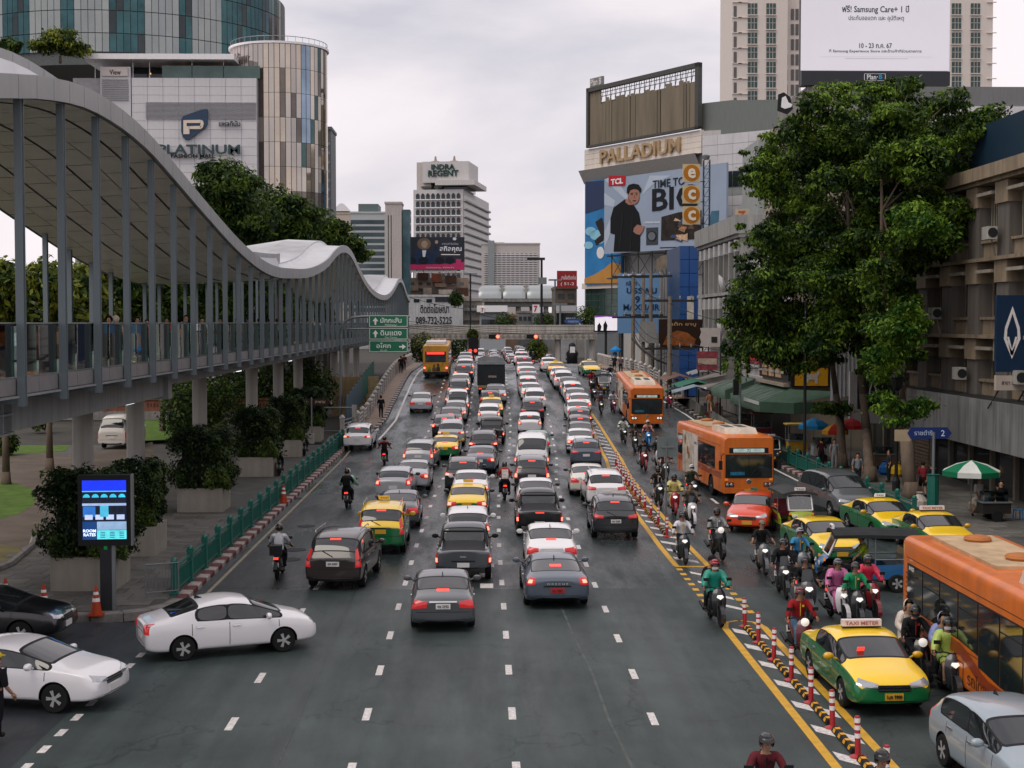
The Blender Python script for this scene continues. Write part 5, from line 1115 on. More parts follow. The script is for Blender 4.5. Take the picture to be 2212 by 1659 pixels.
# kiosk, gate and boarded wall under the far end of the skywalk
t=thing('wall_with_graffiti','ochre wall with graffiti under the far end of the skywalk','wall',(-13.6,133,0));MB().bb((0,0,0),(4.2,.3,3.6)).obj('wall_face',mat('ochre_wall',(.36,.27,.14),.8,var=.25,streak=.2),t)
q=MB()
for k in range(5):q.path([(.4+k*.7,-.01,1.0),(.5+k*.7,-.01,1.7),(.9+k*.7,-.01,1.75),(.95+k*.7,-.01,1.1),(.6+k*.7,-.01,1.3)],.05,4)
q.obj('graffiti',mat('graffiti',(.1,.1,.11),.8),t)
t=thing('site_gate','grey metal gate in front of the shaded parking under the skywalk','gate',(-12.2,106.5,.0));q=MB();q.path([(0,0,0),(0,0,2.3),(3.0,0,2.3),(3.0,0,0)],.06,6);q.path([(0,0,.6),(3,0,.6)],.04,6);q.obj('frame',M_STEEL,t);MB().bb((2.75,-.1,0),(3.1,.1,2.5)).obj('gate_post',M_CONC_PALE,t)
t=thing('striped_hoarding','green metal hoarding running down beside the bridge footpath','hoarding',(-10.4,112,0))
for k in range(12):MB().bb((0,k*2.4,gz(112+k*2.4)-.3),(.06,k*2.4+2.36,gz(112+k*2.4)+1.9)).obj('panel',mat('hoarding_green',(.03,.12,.10),.5,var=.25) if k>5 else mat('hoarding_blue',(.07,.12,.15),.5,var=.25),t)
# ================================================================ buildings
def fpoly(parent,fr,name,mt,pts,d,th=.04):
 m=MB();m.prism([(u,-d,z) for u,z in(fr.uz(*p) for p in pts)],(0,th,0));return m.obj(name,mt,parent)
def ell(cx,cy,rx,ry,n=14):return[(cx+rx*math.cos(2*math.pi*k/n),cy+ry*math.sin(2*math.pi*k/n)) for k in range(n)]
def ftext(parent,fr,body,x0,y0,x1,y1,d,col,depth=.06,bold=0,m=None):
 u0,u1,z0,z1=fr.rect(x0,y0,x1,y1);return text(body,parent,((u0+u1)/2,-d-depth/2,(z0+z1)/2),u1-u0,z1-z0,col,m=m,bold=bold,depth=depth)
M_WPANEL=mat('white_cladding',(.60,.59,.61),.45,.1,var=.08,scale=.4,streak=.1)
M_MIRROR=mat('mirror_glass',(.44,.40,.36),.04,.9,var=.15,scale=.2,bump=.35,bscale=.25);M_TEALG=mat('teal_mirror_glass',(.04,.10,.108),.04,.65,var=.35,scale=.25,bump=.25,bscale=.35)
M_BEIGEP=mat('beige_glass_panel',(.50,.43,.36),.09,.7,var=.14,scale=.3,bump=.2,bscale=.3);M_DARKG=mat('dark_glass',(.03,.04,.045),.05,.4,var=.3,scale=.3,bump=.2,bscale=.5)
M_GREYG=mat('grey_glass_panel',(.27,.30,.30),.22,.35,var=.10,scale=.2);M_WIN=mat('window_glass',(.045,.06,.065),.08,.2,var=.4,scale=.8)
M_LOUVRE=mat('louvre_metal',(.33,.33,.35),.5,.3,var=.1)
# ---- shopping mall with its white panelled wall
fr=yf(200);t=fr.root('shopping_mall','white panelled shopping mall with a blue shield-shaped letter logo','building')
u0,u1,z0,z1=fr.rect(284,168,558,700);MB().bb((u0-8,.4,-.1),(u1,40,z1)).obj('wall',mat('mall_core',(.36,.36,.38),.7),t)
nx,nz=8,18;du,dz=(u1-u0)/nx,1.16
wp={}
for i in range(nx):
 for j in range(nz+6):
  zt=z1-j*dz
  m=MB();m.bb((-.5*du+.02,-.0,-dz+.03),(.5*du-.02,.36,0));key='w'
  if key not in wp:wp[key]=m.mesh('wall_panel',M_WPANEL)
  ob('wall_panel',wp[key],t,(u0+(i+.5)*du,rng.uniform(-.012,.012),zt))
a=fr.rect(315,220,553,258)
for k in range(14):z=lerp(a[2],a[3],(k+.5)/14);MB().bb((a[0],-.16,z-.055),(a[1],-.02,z+.03)).obj('louvre',M_LOUVRE,t)
a=fr.rect(220,170,278,218);MB().bb((a[0]-.2,-.05,a[2]-12),(a[1]+.3,.3,a[3]+1.6)).obj('side_panel',M_WPANEL,t)
for k in range(12):z=lerp(a[2],a[3],(k+.5)/12);MB().bb((a[0],-.22,z-.08),(a[1],-.06,z+.04)).obj('louvre',M_LOUVRE,t)
fbox(t,'sign_board',mat('pale_sign','#c8beba',.5),*fr.rect(220,147,277,165),.1,.3);ftext(t,fr,'View',238,151,262,162,.31,'#3a3634')
fpoly(t,fr,'logo',mat('logo_blue','#0e3350',.35,var=.1),[(393,260),(397,252),(436,238),(449,237),(450,268),(446,276),(410,302),(402,303),(396,297),(393,285)],.5,.35)
q=mat('logo_cream','#d8c8b8',.4,var=.03)
for pts in([(398,261),(434,260),(434,267),(398,267)],[(398,267),(405,267),(405,291),(398,291)],[(410,274),(436,273),(436,280),(410,280)],[(434,260),(440,262),(442,268),(440,276),(436,280),(434,274),(435,268)],[(405,274),(411,274),(411,291),(405,291)]):fpoly(t,fr,'logo_letter',q,pts,.62,.1)
ftext(t,fr,'PLATINUM',343,313,520,334,.35,'#3a4e54',.25,.02);ftext(t,fr,'FASHION MALL',371,333,466,342,.3,'#1d2b33',.2,.02);ftext(t,fr,'แพลทินัม',474,261,520,274,.3,'#35424a',.2,.015)
u0b=fr.rect(348,140,560,168);m=MB();m.bb((u0b[0],.6,u0b[2]),(u0b[1],.68,u0b[3]));m.obj('terrace_glass',mat('terrace_glass',(.07,.12,.11),.1,.2,var=.3,scale=.5),t)
a=fr.rect(180,118,508,131);m=MB();m.bb((a[0],-1.0,a[2]),(a[1],14,a[3]));m.obj('canopy',M_WHITEPAINT,t);a=fr.rect(200,131,505,168);MB().bb((a[0],5,a[2]),(a[1],5.4,a[3])).obj('terrace_shade',M_DARKG,t)
for px in(202,284,320,412,480):a=fr.rect(px,131,px+1.6,168);fbox(t,'terrace_post',M_WHITEPAINT,*a,-.8,-.6)
for px,py in((310,150),(344,148),(385,147),(466,146),(236,144)):a=fr.uz(px,py);MB().lathe([(.1,0),(.14,.15),(.05,.25)],8).obj('terrace_lamp',mat('terrace_bulb',(1,.55,.2),.4,var=0,emit=1.2),t,loc=(a[0],4,a[1]))
# ---- round mirrored stair tower
c=P(604,300,208);RT=6.75;zt=P(600,92,201).z;t=thing('round_glass_tower','round tower of beige and mirrored panels beside the white mall','building',(c.x,208,0))
MB().lathe([(RT-.15,0),(RT-.15,zt-.1)],40).obj('core',mat('tower_core',(.12,.12,.12),.6),t)
dzp=3.35;M_BRONZE=mat('bronze_glass',(.16,.14,.12),.06,.6,var=.4,scale=.3,bump=.3,bscale=.4);M_TEALB2=mat('tower_teal',(.05,.10,.10),.05,.6,var=.4,scale=.3)
for i in range(30):
 a0,a1=R(180+i*6.4-4),R(180+(i+1)*6.4-4)
 for j in range(9):
  z1=zt-j*dzp;z0=z1-dzp+.05;g=.006
  key=(i,);k=(i*7+(j//2)*3)%11
  k=(i*5+j*7+i*j)%11;mt=M_BEIGEP if(i<10 and k<8) or k>7 and i<18 else(M_MIRROR if k<6 else M_BEIGEP if k<8 else M_BRONZE if k<10 else M_TEALB2)
  if i in(10,11):mt=M_BEIGEP if j%2 else M_MIRROR
  if i in(12,16) and j%3:mt=M_BRONZE
  if i in(20,21) and j<4:mt=mat('sky_reflection_blue',(.22,.29,.38),.04,.8,var=.3,scale=.3)  # blue stripe: a sky reflection put into the pane colour
  if j==0 and i<10:mt=mat('pale_sign_panel',(.46,.41,.40),.5)
  m=MB();m.add([(RT*math.cos(a),RT*math.sin(a),z) for a,z in((a0+g,z0),(a1-g,z0),(a1-g,z1),(a0+g,z1))],[(0,1,2,3)]);m.obj('glass_panel',mt,t)
m=MB();m.lathe([(RT+.25,zt),(RT+.25,zt+.3),(RT-.1,zt+.3)],40);m.obj('rim',M_WHITEPAINT,t);m=MB()
for k in range(40):a,b=2*math.pi*k/40,2*math.pi*(k+1)/40;m.tube((RT*math.cos(a),RT*math.sin(a),zt+1.0),(RT*math.cos(b),RT*math.sin(b),zt+1.0),.05,5);m.tube((RT*math.cos(a),RT*math.sin(a),zt+.3),(RT*math.cos(a),RT*math.sin(a),zt+1.0),.03,4)
m.obj('roof_rail',M_STEEL,t)
q=text('View',t,(0,0,0),2.7,1.5,'#6a625e',depth=.1);q.location=(-4.5,-5.2,zt-1.8);q.rotation_euler=(R(90),0,R(-42))
a=Frame((c.x-RT-4,203),(c.x,203));fbox(t,'link_wall',M_BEIGEP,-RT-1.2,-RT+1.6,0,P(570,195,203).z,3.6,3.8)
# ---- curved office tower above
RO=28;cxo=P(275,60,263).x;t=thing('office_tower','broad curved office tower of grey and teal glass above the mall','building',(cxo,235+RO,0));zb=P(300,112,235).z
MB().lathe([(RO-.3,zb-2),(RO-.3,zb+13.5)],96).obj('core',mat('office_core',(.10,.11,.11),.6),t)
zrow=[zb,zb+3.0,zb+6.6,zb+10.2,zb+13.2];M_TEALB=mat('teal_pane_b',(.03,.085,.095),.05,.6,var=.5,scale=.3,bump=.4,bscale=.3);M_GREYB=mat('grey_pane_b',(.31,.335,.33),.26,.3,var=.12,scale=.25);na=72
for i in range(na):
 px_=i/na;a0,a1=R(190+i*162/na),R(190+(i+1)*162/na);blk=(i*.74)%12.5
 teal=3.5<blk<7.2 or 11<blk<12.5 or i>na-12
 for j in range(4):
  g=.0016;kk=(i*13+j*7)%5;mt=(M_TEALG,M_TEALB,M_TEALG,M_TEALB,M_DARKG)[kk] if teal else(M_GREYG,M_GREYB,M_GREYG,M_GREYB,M_GREYG)[kk]
  if i>na-6 and j<3:mt=M_DARKG
  m=MB();m.add([(RO*math.cos(a),RO*math.sin(a),z) for a,z in((a0+g,zrow[j]+.06),(a1-g,zrow[j]+.06),(a1-g,zrow[j+1]-.06),(a0+g,zrow[j+1]-.06))],[(0,1,2,3)]);m.obj('glass_panel',mt,t)
def block(label,Y,x0,y0,x1,base=700,depth=18,wall=M_WPANEL,cols=6,rows=8,wtop=.04,wbot=.9,wmat=None,ww=.6,wh=.55,cat='building',name='building',side=None,rear=0,band=False,sill=None,roofcap=True,xm=0.04,proud=.05):
 f=yf(Y);t=f.root(name,label,cat);u0,u1,z0,z1=f.rect(x0,y0,x1,base);z0=-.1
 MB().bb((u0,0,z0),(u1,depth,z1)).obj('wall',wall,t)
 if roofcap:MB().bb((u0-.2,-.25,z1),(u1+.2,depth+.2,z1+.6)).obj('roof',wall,t)
 zt,zb_=z1-(z1-z0)*wtop,f.uz(x0,lerp(y0,base,wbot))[1];du=(u1-u0)*(1-2*xm)/cols;dz=(zt-zb_)/rows;wmat=wmat or M_WIN
 wme=MB();wme.bb((-du*ww/2,-proud,-dz*wh/2),(du*ww/2,.1,dz*wh/2));wme=wme.mesh('window',wmat)
 sme=None
 if sill:sme=MB();sme.bb((-du*.5,-.5,-.12),(du*.5,0,.12));sme=sme.mesh('ledge',sill)
 if band:
  for j in range(rows):MB().bb((u0+.1,-proud,zt-(j+.5)*dz-dz*wh/2),(u1-.1,.1,zt-(j+.5)*dz+dz*wh/2)).obj('window_band',wmat,t)
 else:
  for i in range(cols):
   for j in range(rows):
    p=(u0+(u1-u0)*xm+(i+.5)*du,0,zt-(j+.5)*dz);ob('window',wme,t,p)
    if sme:ob('ledge',sme,t,(p[0],0,p[2]-dz*wh/2-.15))
 return t,f,(u0,u1,z0,z1)
block('narrow dark tower just beside the round mirrored tower',300,703,280,717,wall=mat('slate_wall',(.12,.13,.14),.6),cols=1,rows=18,wmat=mat('pale_win',(.2,.22,.22),.2),ww=.7,wh=.3,depth=10)
t,f,b=block('cream apartment block with a curved roof above the big trees',560,720,462,757,wall=mat('cream_wall',(.50,.43,.36),.7,streak=.1),cols=5,rows=14,ww=.6,wh=.5)
m=MB();m.prism([(b[0]+(b[1]-b[0])*k/10,-.5,b[3]+1.0+3.0*math.sin(math.pi*k/10)) for k in range(11)],(0,12,0));m.obj('arched_roof',M_WHITEPAINT,t)
t,f,b=block('dark glass office block with pale floor bands',480,757,461,832,wall=mat('band_white',(.42,.45,.46),.5),cols=1,rows=15,band=True,wh=.66,wmat=mat('blue_grey_glass',(.07,.10,.115),.12,.2,var=.3,scale=.2))
MB().bb((b[0]+2.5,1,b[3]),(b[1]-2.2,14,b[3]+3.2)).obj('plant_room',mat('teal_grey',(.12,.16,.165),.5),t)
t,f,b=block('tall plain beige tower with dark vertical slots',440,832,440,868,wall=mat('beige_wall',(.46,.42,.40),.7,streak=.15),cols=1,rows=1,ww=.001,wh=.001,depth=10)
for px in(838,844):fbox(t,'slot_window',M_DARKG,*f.rect(px,465,px+2.4,690),0,.06)
fbox(t,'glass_wing',mat('wing_glass',(.06,.12,.14),.1,.3,var=.4,scale=.3),*f.rect(868.6,452,886,690),-9,-1)
# ---- the hotel
Y=600;t,f,b=block('white hotel with pointed-arch windows and green rooftop letters',Y,890,408,1000,wall=mat('hotel_white',(.55,.53,.53),.6,var=.06,streak=.08),cols=1,rows=1,ww=.001,wh=.001,depth=70,roofcap=False)
u0,u1,z0,z1=b;du=(u1-u0-1.6)/9;fl=(f.uz(895,432)[1]-f.uz(895,449.5)[1])
m=MB();w_,h_=du*.36,fl*.36;m.prism([(-w_,0,-h_),(w_,0,-h_),(w_,0,h_*.5),(w_*.55,0,h_*.95),(0,0,h_*1.15),(-w_*.55,0,h_*.95),(-w_,0,h_*.5)],(0,-.2,0));AW=m.mesh('arched_window',M_DARKG)
m=MB();m.bb((-w_*1.25,-1.1,-h_*1.3),(w_*1.25,-.1,-h_*.95));BAL=m.mesh('balcony',M_WHITEPAINT)
for j in range(12):
 zc=f.uz(895,423)[1]-fl*j
 for i in range(9):ob('arched_window',AW,t,(u0+.8+(i+.5)*du,0,zc));ob('balcony',BAL,t,(u0+.8+(i+.5)*du,0,zc))
 MB().bb((u1-.05,.8,zc-fl*.40),(u1+.12,69,zc+fl*.22)).obj('window_band',mat('flank_glass',(.10,.11,.11),.3),t);m=MB();m.tube((u1+.5,.5,zc-fl*.42),(u1+.5,69.5,zc-fl*.42),.62,8);m.obj('sunshade',mat('hotel_ledge',(.46,.45,.45),.6),t)
a=f.rect(893,346,925,408);MB().bb((a[0],4,a[2]-1),(a[1],22,a[3])).obj('stair_tower',mat('hotel_cream',(.50,.46,.43),.7),t)
a=f.rect(908,346,1000,392);MB().bb((a[0],2,a[2]),(a[1]+2.0,26,a[3])).obj('sign_block',MATS['hotel_white'],t)
a=f.rect(940,392,1016,398);MB().bb((a[0],-2,a[2]-.3),(a[1]+2,30,a[3]+.6)).obj('roof_slab',MATS['hotel_white'],t);a=f.rect(946,398,1005,408);MB().bb((a[0],3,a[2]),(a[1],26,a[3])).obj('lounge',M_DARKG,t)
ftext(t,f,'INDRA',928,352,980,364,-1.85,'#17403a',.3,.03);ftext(t,f,'REGENT',921,365,988,379,-1.85,'#17403a',.3,.03)
for px in(931,973):a=f.uz(px,347);MB().lathe([(2.2,0),(2.0,.8),(.6,1.2),(.3,3.0)],12).obj('roof_tank',mat('tank',(.3,.24,.2),.6),t,loc=(a[0],8,a[1]))
for px in(914,920,944):a=f.uz(px,404);MB().lathe([(.2,0),(1.6,1.0),(1.9,1.6)],12).obj('dish',M_STEEL,t,loc=(a[0],1.5,a[1]-1))
t.rotation_euler.z=R(-9)
# ---- lion billboard over the old houses
Y=460;f=yf(Y);t=f.root('billboard','dark blue and magenta billboard with a lion-headed man in a suit','billboard');a=f.rect(875,512,1003.5,583)
fbox(t,'panel',mat('ad_navy','#0c1626',.45,var=.25,scale=.12),*a,0,.5);M_MAG=mat('ad_magenta','#b01e5c',.45,var=.06)
fpoly(t,f,'magenta_band',M_MAG,[(875,570),(905,572),(940,571),(980,569),(1003,566),(1003,582.5),(875,582.5)],.55);fbox(t,'badge',M_MAG,*f.rect(985,560,996,573),.56,.62)
fpoly(t,f,'suit',mat('ad_suit','#1c2e4c',.5,var=.4,scale=.3),[(893,566),(895,548),(905,541),(915,538),(925,541),(934,552),(940,530),(946,528),(942,556),(936,570),(905,571)],.54);fpoly(t,f,'mane',mat('ad_mane','#6a5a4c',.6,var=.4,scale=.5),ell(916,527,15,13),.58);fpoly(t,f,'muzzle',mat('ad_face','#9a8876',.6,var=.3,scale=.8),ell(917,528,7,8),.62);fpoly(t,f,'shirt',mat('ad_shirt','#c8ccd4',.6),[(912,541),(921,541),(918,558),(914,558)],.6);fpoly(t,f,'paw',MATS['ad_face'],ell(943,523,3.5,4),.6)
for px in(889,915,950,972):fpoly(t,f,'audience_head',mat('ad_head','#141c28',.6),ell(px,563,10,8),.60)
ftext(t,f,'สกิลคุณ',950,532,997,546,.58,'#d8dce4',.06,.02);ftext(t,f,'หางานดี ที่เหมือน',955,524,990,529,.58,'#b8bcc8',.05);ftext(t,f,'สมัครงาน ที่ดีกว่า',920,576,980,580,.62,'#e0c8d0',.05)
fpoly(t,f,'underline',M_WHITEPAINT,[(953,549),(994,549.5),(994,551),(953,551)],.56);fpoly(t,f,'logo',mat('ad_logo','#c8ccd4',.5),ell(982,516,4,3.4),.56)
for px in(893,915,933,950,968,985):a=f.uz(px,583);MB().bb((a[0]-.12,.2,20),(a[0]+.12,.5,a[1])).obj('post',mat('rust_post',(.12,.07,.05),.7),t)
for k in range(7):fpoly(t,f,'torn_valance',mat('valance',(.5,.48,.48),.8),[(886+k*14.5,583),(899+k*14.5,583),(898+k*14.5,590),(893+k*14.5,587),(887+k*14.5,591)],.2,.1)
rb=random.Random(5)
t,f,b=block('weathered old houses under the lion billboard',455,876,600,1012,wall=mat('old_house',(.25,.19,.15),.8,var=.4,scale=.3,streak=.4),cols=7,rows=4,wbot=.6,ww=.5,wh=.5,roofcap=False)
for px,py,w_,h_,c in((903,590,22,14,'#3a241c'),(934,592,20,18,'#6a3a2a'),(962,596,24,16,'#3c2a22'),(884,618,20,10,'#8a7c68'),(915,622,18,16,'#94867a'),(948,626,30,10,'#b0a49a'),(985,622,26,18,'#4a3428'),(940,612,24,8,'#7a6a5a'),(1000,640,16,20,'#a08c78')):a=f.rect(px,py,px+w_,py+h_);MB().bb((a[0],-1.5-rb.random(),a[2]),(a[1],2,a[3])).obj('shed',mat('shed_'+c,c,.8,var=.35,scale=.5,streak=.3),t)
t,f,b=block('white wall building lettered with a phone number 089-732-5225',430,882,641,1000,wall=mat('whitewash',(.44,.45,.46),.7,var=.12,streak=.35),cols=1,rows=1,ww=.001,wh=.001,roofcap=True)
ftext(t,f,'ติดต่อโฆษณา',908,656,970,676,.04,'#1c1e20',.08,.012);ftext(t,f,'089-732-5225',898,684,976,700,.04,'#1c1e20',.08,.015)
for px in(894,921):fbox(t,'window',M_DARKG,*f.rect(px,646,px+12,653),0,.15)
for px in(940,962):fbox(t,'billboard_back',M_DARKSTEEL,*f.rect(px,640,px+22,652),0,.2)
t,f,b=block('narrow stained shophouse row beside the phone number wall',436,1001,652,1042,wall=mat('stained',(.28,.24,.20),.8,var=.4,scale=.4,streak=.5),cols=5,rows=3,ww=.7,wh=.6,wbot=.95)
for j in range(3):fbox(t,'balcony',mat('balcony_grey',(.3,.28,.26),.8,streak=.3),b[0],b[1],9.2+j*2.9,10+j*2.9,0,.8)
t,f,b=block('grey corner store with a white canopy and a convenience sign',426,1036,668,1092,wall=mat('store_grey',(.32,.34,.36),.6),cols=1,rows=1,ww=.001,wh=.001);fbox(t,'canopy',M_WHITEPAINT,*f.rect(1030,660,1096,674),0,2);fbox(t,'shopfront',M_DARKG,*f.rect(1040,690,1090,702),0,.2)
fbox(t,'sign',M_WHITEPAINT,*f.rect(1038,664,1046,676),2.1,2.3);ftext(t,f,'7',1039.5,665.5,1044.5,675,2.32,'#b04a20',.05,.03)
# ---- pale apartment block with rows of balconies
t,f,b=block('large pale apartment block with rows of balconies behind the domed station',560,1040,528,1166,wall=mat('apartment_pale',(.50,.47,.45),.7,streak=.06),cols=12,rows=15,wtop=.08,wbot=.52,ww=.62,wh=.42,sill=M_WHITEPAINT,wmat=mat('apt_win',(.16,.16,.16),.3,var=.4))
fbox(t,'lift_tower',mat('lift_grey',(.26,.29,.30),.5),*f.rect(1054,520,1068,700),0,1.2);fbox(t,'roof_house',MATS['apartment_pale'],*f.rect(1068,523,1090,530),-8,-1)
# ---- domed elevated station
t=thing('elevated_station','grey barrel-vaulted elevated station crossing the far road','building',(0,490,0));f=yf(490)
for k,(x0,x1) in enumerate(((1034,1083),(1087,1135),(1139,1204))):
 u0,_,zb,zt=f.rect(x0,615,x1,645);u1=f.uz(x1,645)[0];rows=[]
 for i in range(13):
  s=i/12;u=lerp(u0,u1,s);b_=1-.22*abs(2*s-1)**10;rows.append([(u,9-9*math.cos(R(a)),zb+(zt-zb)*b_*math.sin(R(a))**.8) for a in range(0,181,18)])
 m=MB();m.grid(rows);m.add(rows[0],[tuple(range(11))]);m.add(rows[-1],[tuple(range(11))[::-1]]);m.obj('vault',mat('vault_grey',(.33,.36,.37),.35,.4,var=.08),t,True)
 if k:a=f.rect(x0-4,614,x0+.5,660);MB().bb((a[0],2,a[2]),(a[1],4,a[3])).obj('pier',M_CONC_PALE,t)
a=f.rect(1040,646,1206,652);MB().bb((a[0],-1,a[2]),(a[1],19,a[3])).obj('viaduct',M_CONC,t);a=f.rect(1046,652,1204,662);MB().bb((a[0],0,a[2]),(a[1],16,a[3])).obj('concourse',mat('concourse',(.17,.18,.18),.5,var=.3),t)
for px in(1050,1090,1120,1150,1180,1200):a=f.uz(px,662);MB().tube((a[0],3,0),(a[0],3,a[1]+.5),.9,12).obj('column',M_CONC_PALE,t)
f=yf(432);t=f.root('store_sign','small white and red convenience store sign under the station','sign');fbox(t,'panel',M_WHITEPAINT,*f.rect(1150,658,1165,676),0,.3);ftext(t,f,'7',1153,660,1161,674,.32,'#b02a2a',.06,.04);a=f.uz(1157,676);MB().tube((a[0],.2,0),(a[0],.2,a[1]),.12,6).obj('post',M_STEEL,t)
for i,(x0,x1,y0,Y,c,lab) in enumerate(((1092,1118,682,440,'#8a7460','small brown stall building beyond the footbridge'),(1118,1150,676,452,'#77787a','grey low shopfront beyond the footbridge'),(1150,1192,680,448,'#6f7274','low grey shop row beside the tall lamp post'),(1206,1245,668,320,'#a8aaac','white metal-sided stall roof below the red billboard'))):block(lab,Y,x0,y0,x1,wall=mat('low_'+c,c,.7,var=.3,scale=.5),cols=3,rows=1,ww=.7,wh=.5,depth=8)
f=yf(318);t=f.root('shop_canopy','white shop canopy over dark glass below the red billboard','shop');fbox(t,'fascia',mat('steel_white',(.5,.51,.53),.4),*f.rect(1200,660,1245,672),0,1);fbox(t,'shopfront',M_DARKG,*f.rect(1202,676,1245,704),0,.4);ftext(t,f,'SPORT',1222,686,1243,693,.42,'#c8ccd0',.05,.02)
f=yf(335);t=f.root('billboard','red billboard with white lettering beside the cream mall','billboard');fbox(t,'panel',mat('ad_red','#8e1c22',.45,var=.06),*f.rect(1203,585,1246,621),0,.4);ftext(t,f,'สนใจติดต่อ',1212,594,1244,604,.41,'#e4d0d0',.05,.012);ftext(t,f,'( 51-2',1211,610,1240,618,.41,'#e4d0d0',.05,.012)
block('dark stacked flats under the red billboard',338,1200,624,1246,wall=mat('dark_flats',(.14,.11,.085),.8,var=.4,scale=.4,streak=.3),cols=2,rows=2,ww=.7,wh=.6,wbot=.6)
# ================================================================ the Palladium mall
A,B,C_,D=(20.2,282),(38.2,252),(52,240),(19.6,304);f=Frame(A,B);t=f.root('shopping_mall','cream mall with gold rooftop letters, a torn hoarding and huge adverts','building');LN=f.len
M_CREAM=mat('palladium_cream',(.72,.65,.585),.5,var=.08,scale=.3,streak=.1);M_PGREY=mat('palladium_grey',(.30,.32,.31),.5,var=.1)
m=MB();za=33.6;m.prism([(0,0,0),(LN,0,0),(LN+12,9,0),(LN+8,40,0),(2,30,0)],(0,0,41.5));m.obj('wall',mat('palladium_panel',(.50,.49,.48),.5,var=.06,scale=.3,streak=.12),t)
m=MB()
m.prism([(-.3,1.0,0),(.2,-.4,0),(.2,-.4,36),(-1.2,6,38)],(.4,3,0));m.obj('flank',M_CREAM,t)
for j in range(4):
 for i in range(12):MB().bb((LN*i/12+.02,-.42,37.7+j*1.0+.02),(LN*(i+1)/12-.02,.2,38.7+j*1.0-.02)).obj('sign_band_panel',M_CREAM,t)
m=MB();rows=[[(u,-.45-1.4*s_,37.6-2.4*(1-s_)*1 if False else 37.6-(1-s_)*2.5) for u in(0,LN)] for s_ in(1,.66,.33,0)];m.grid(rows);m.add([(0,-1.85,37.6),(LN,-1.85,37.6),(LN,.2,37.6),(0,.2,37.6)],[(0,1,2,3)]);m.obj('cornice',mat('cornice',(.40,.38,.35),.6,var=.1),t)
for i in range(14):MB().bb((LN*i/14+.06,-.3,33.4),(LN*(i+1)/14-.06,.2,35.0)).obj('window',mat('top_glass',(.13,.12,.10),.2,.2,var=.3),t)
us,ue,zs,ze=*[f.uz(1303,333)[0],f.uz(1476,310)[0]],0,0
text('PALLADIUM',t,((us+ue)/2,-.62,39.7),ue-us,2.6,None,m=mat('gold_letters',(.42,.29,.16),.4,.3,var=.1),bold=.02,depth=.5)
# hoarding on the roof: frame, lattice and hanging dark cloth
M_HFR=mat('hoarding_frame',(.09,.09,.085),.6,.3,var=.2);u0,u1,zb,zt=f.uz(1275,318)[0],LN-.2,41.9,53.2
for q in((u0,u0+.7,zb,zt),(u1-.9,u1,zb,zt),(u0,u1,zt-.8,zt),(u0,u1,zb,zb+.4)):fbox(t,'hoarding_frame',M_HFR,*q,.1,1.0)
for k in range(22):u=lerp(u0+1,u1-1.2,k/21);MB().tube((u,-.3,zb+.4),(u,-.3,zt-.8),.07,4).obj('lattice_bar',M_HFR,t);MB().tube((u,-.3,zb+8.2),(u+.7,-.3,zt-.9),.05,4).obj('lattice_brace',M_HFR,t)
for z in(zb+8.0,zb+9.3,zb+10.0):MB().tube((u0,-.3,z),(u1,-.3,z),.08,4).obj('lattice_bar',M_HFR,t)
mc=mat('hoarding_cloth',(.20,.17,.125),.85,var=.3,scale=.5,stretch=(1,1,.1))
rc=random.Random(9);u=u0+.7;k=0
while u<u1-.9:
 w_=rc.uniform(.9,1.9);top=zt-.8 if u<u0+3.2 or u>u1-2.2 else zb+8.2+rc.uniform(-.3,.8);rows=[]
 for i in range(6):uu=min(u1-.85,u+w_*i/5);rows.append([(uu,-.55-.13*math.sin(i*1.9+k),lerp(zb+.35,top,j/4)) for j in range(5)])
 MB().grid(rows).obj('cloth_strip',mc,t,True);u+=w_*.9;k+=1
fbox(t,'cloth_backing',mc,u0+.6,u1-.8,zb+.3,zb+8.3,.12,.2)
fbox(t,'small_sign',mat('planb_grey',(.2,.2,.2),.5),*f.rect(1279,171,1306,184),.1,.5);ftext(t,f,'Plan B',1281,173,1304,182,.52,'#d0ccc8',.06,.02)
# the right-hand face
f2=Frame(B,C_);t2=f2 .root('mall_wing','white panelled wing of the cream mall under a grey curved roof','building')
for j in range(22):
 for i in range(6):MB().bb((f2 .len*i/6+.02,-.25,40.6-(j+1)*1.75+.03),(f2 .len*(i+1)/6-.02,.0,40.6-j*1.75-.03)).obj('wall_panel',M_WPANEL if not 4<=j<=5 else M_PGREY,t2)
for i in range(9):MB().bb((f2 .len*i/9+.08,-.4,31.6),(f2 .len*(i+1)/9-.08,-.26,34.2)).obj('window',M_DARKG,t2)
m=MB();m.prism([(-1,1,40.6),(24,1,40.6),(24,1,43.0),(14,1,45.6),(5,1,46.4),(-1,1,46.4)],(0,14,0));m.obj('curved_roof',mat('grey_roof',(.17,.19,.18),.6,var=.12,stretch=(3,1,.2)),t2)
# big TCL advert on its own frame in front of the mall
f=Frame((23.0,268),(41.5,238));t=f.root('billboard','huge pale blue billboard with a man in black and household appliances','billboard')
def zq(x,y):return 1206.4+.28751*x,112.2+.28751*y
a0,a1=f.uz(*zq(358,928))[0],f.uz(*zq(1277,910))[0];z1_,z0_=f.uz(*zq(600,925))[1],f.uz(*zq(600,1503))[1]
fbox(t,'panel',mat('ad_paleblue','#98a6bb',.5,var=.10,scale=.12),a0,a1,z0_,z1_,0,.4)
def zp(name,mt,pts,d,th=.05):return fpoly(t,f,name,mt,[zq(*p) for p in pts],d,th)
pb=mat('ad_ray','#b4c0d2',.5,var=.05)
for pts in(((358,960),(520,1110),(540,1090),(420,930)),((358,1150),(430,1165),(440,1120),(358,1060)),((358,1480),(430,1300),(410,1240),(358,1350)),((640,1080),(720,1000),(860,930),(700,930))):zp('light_ray',pb,pts,.43,.03)
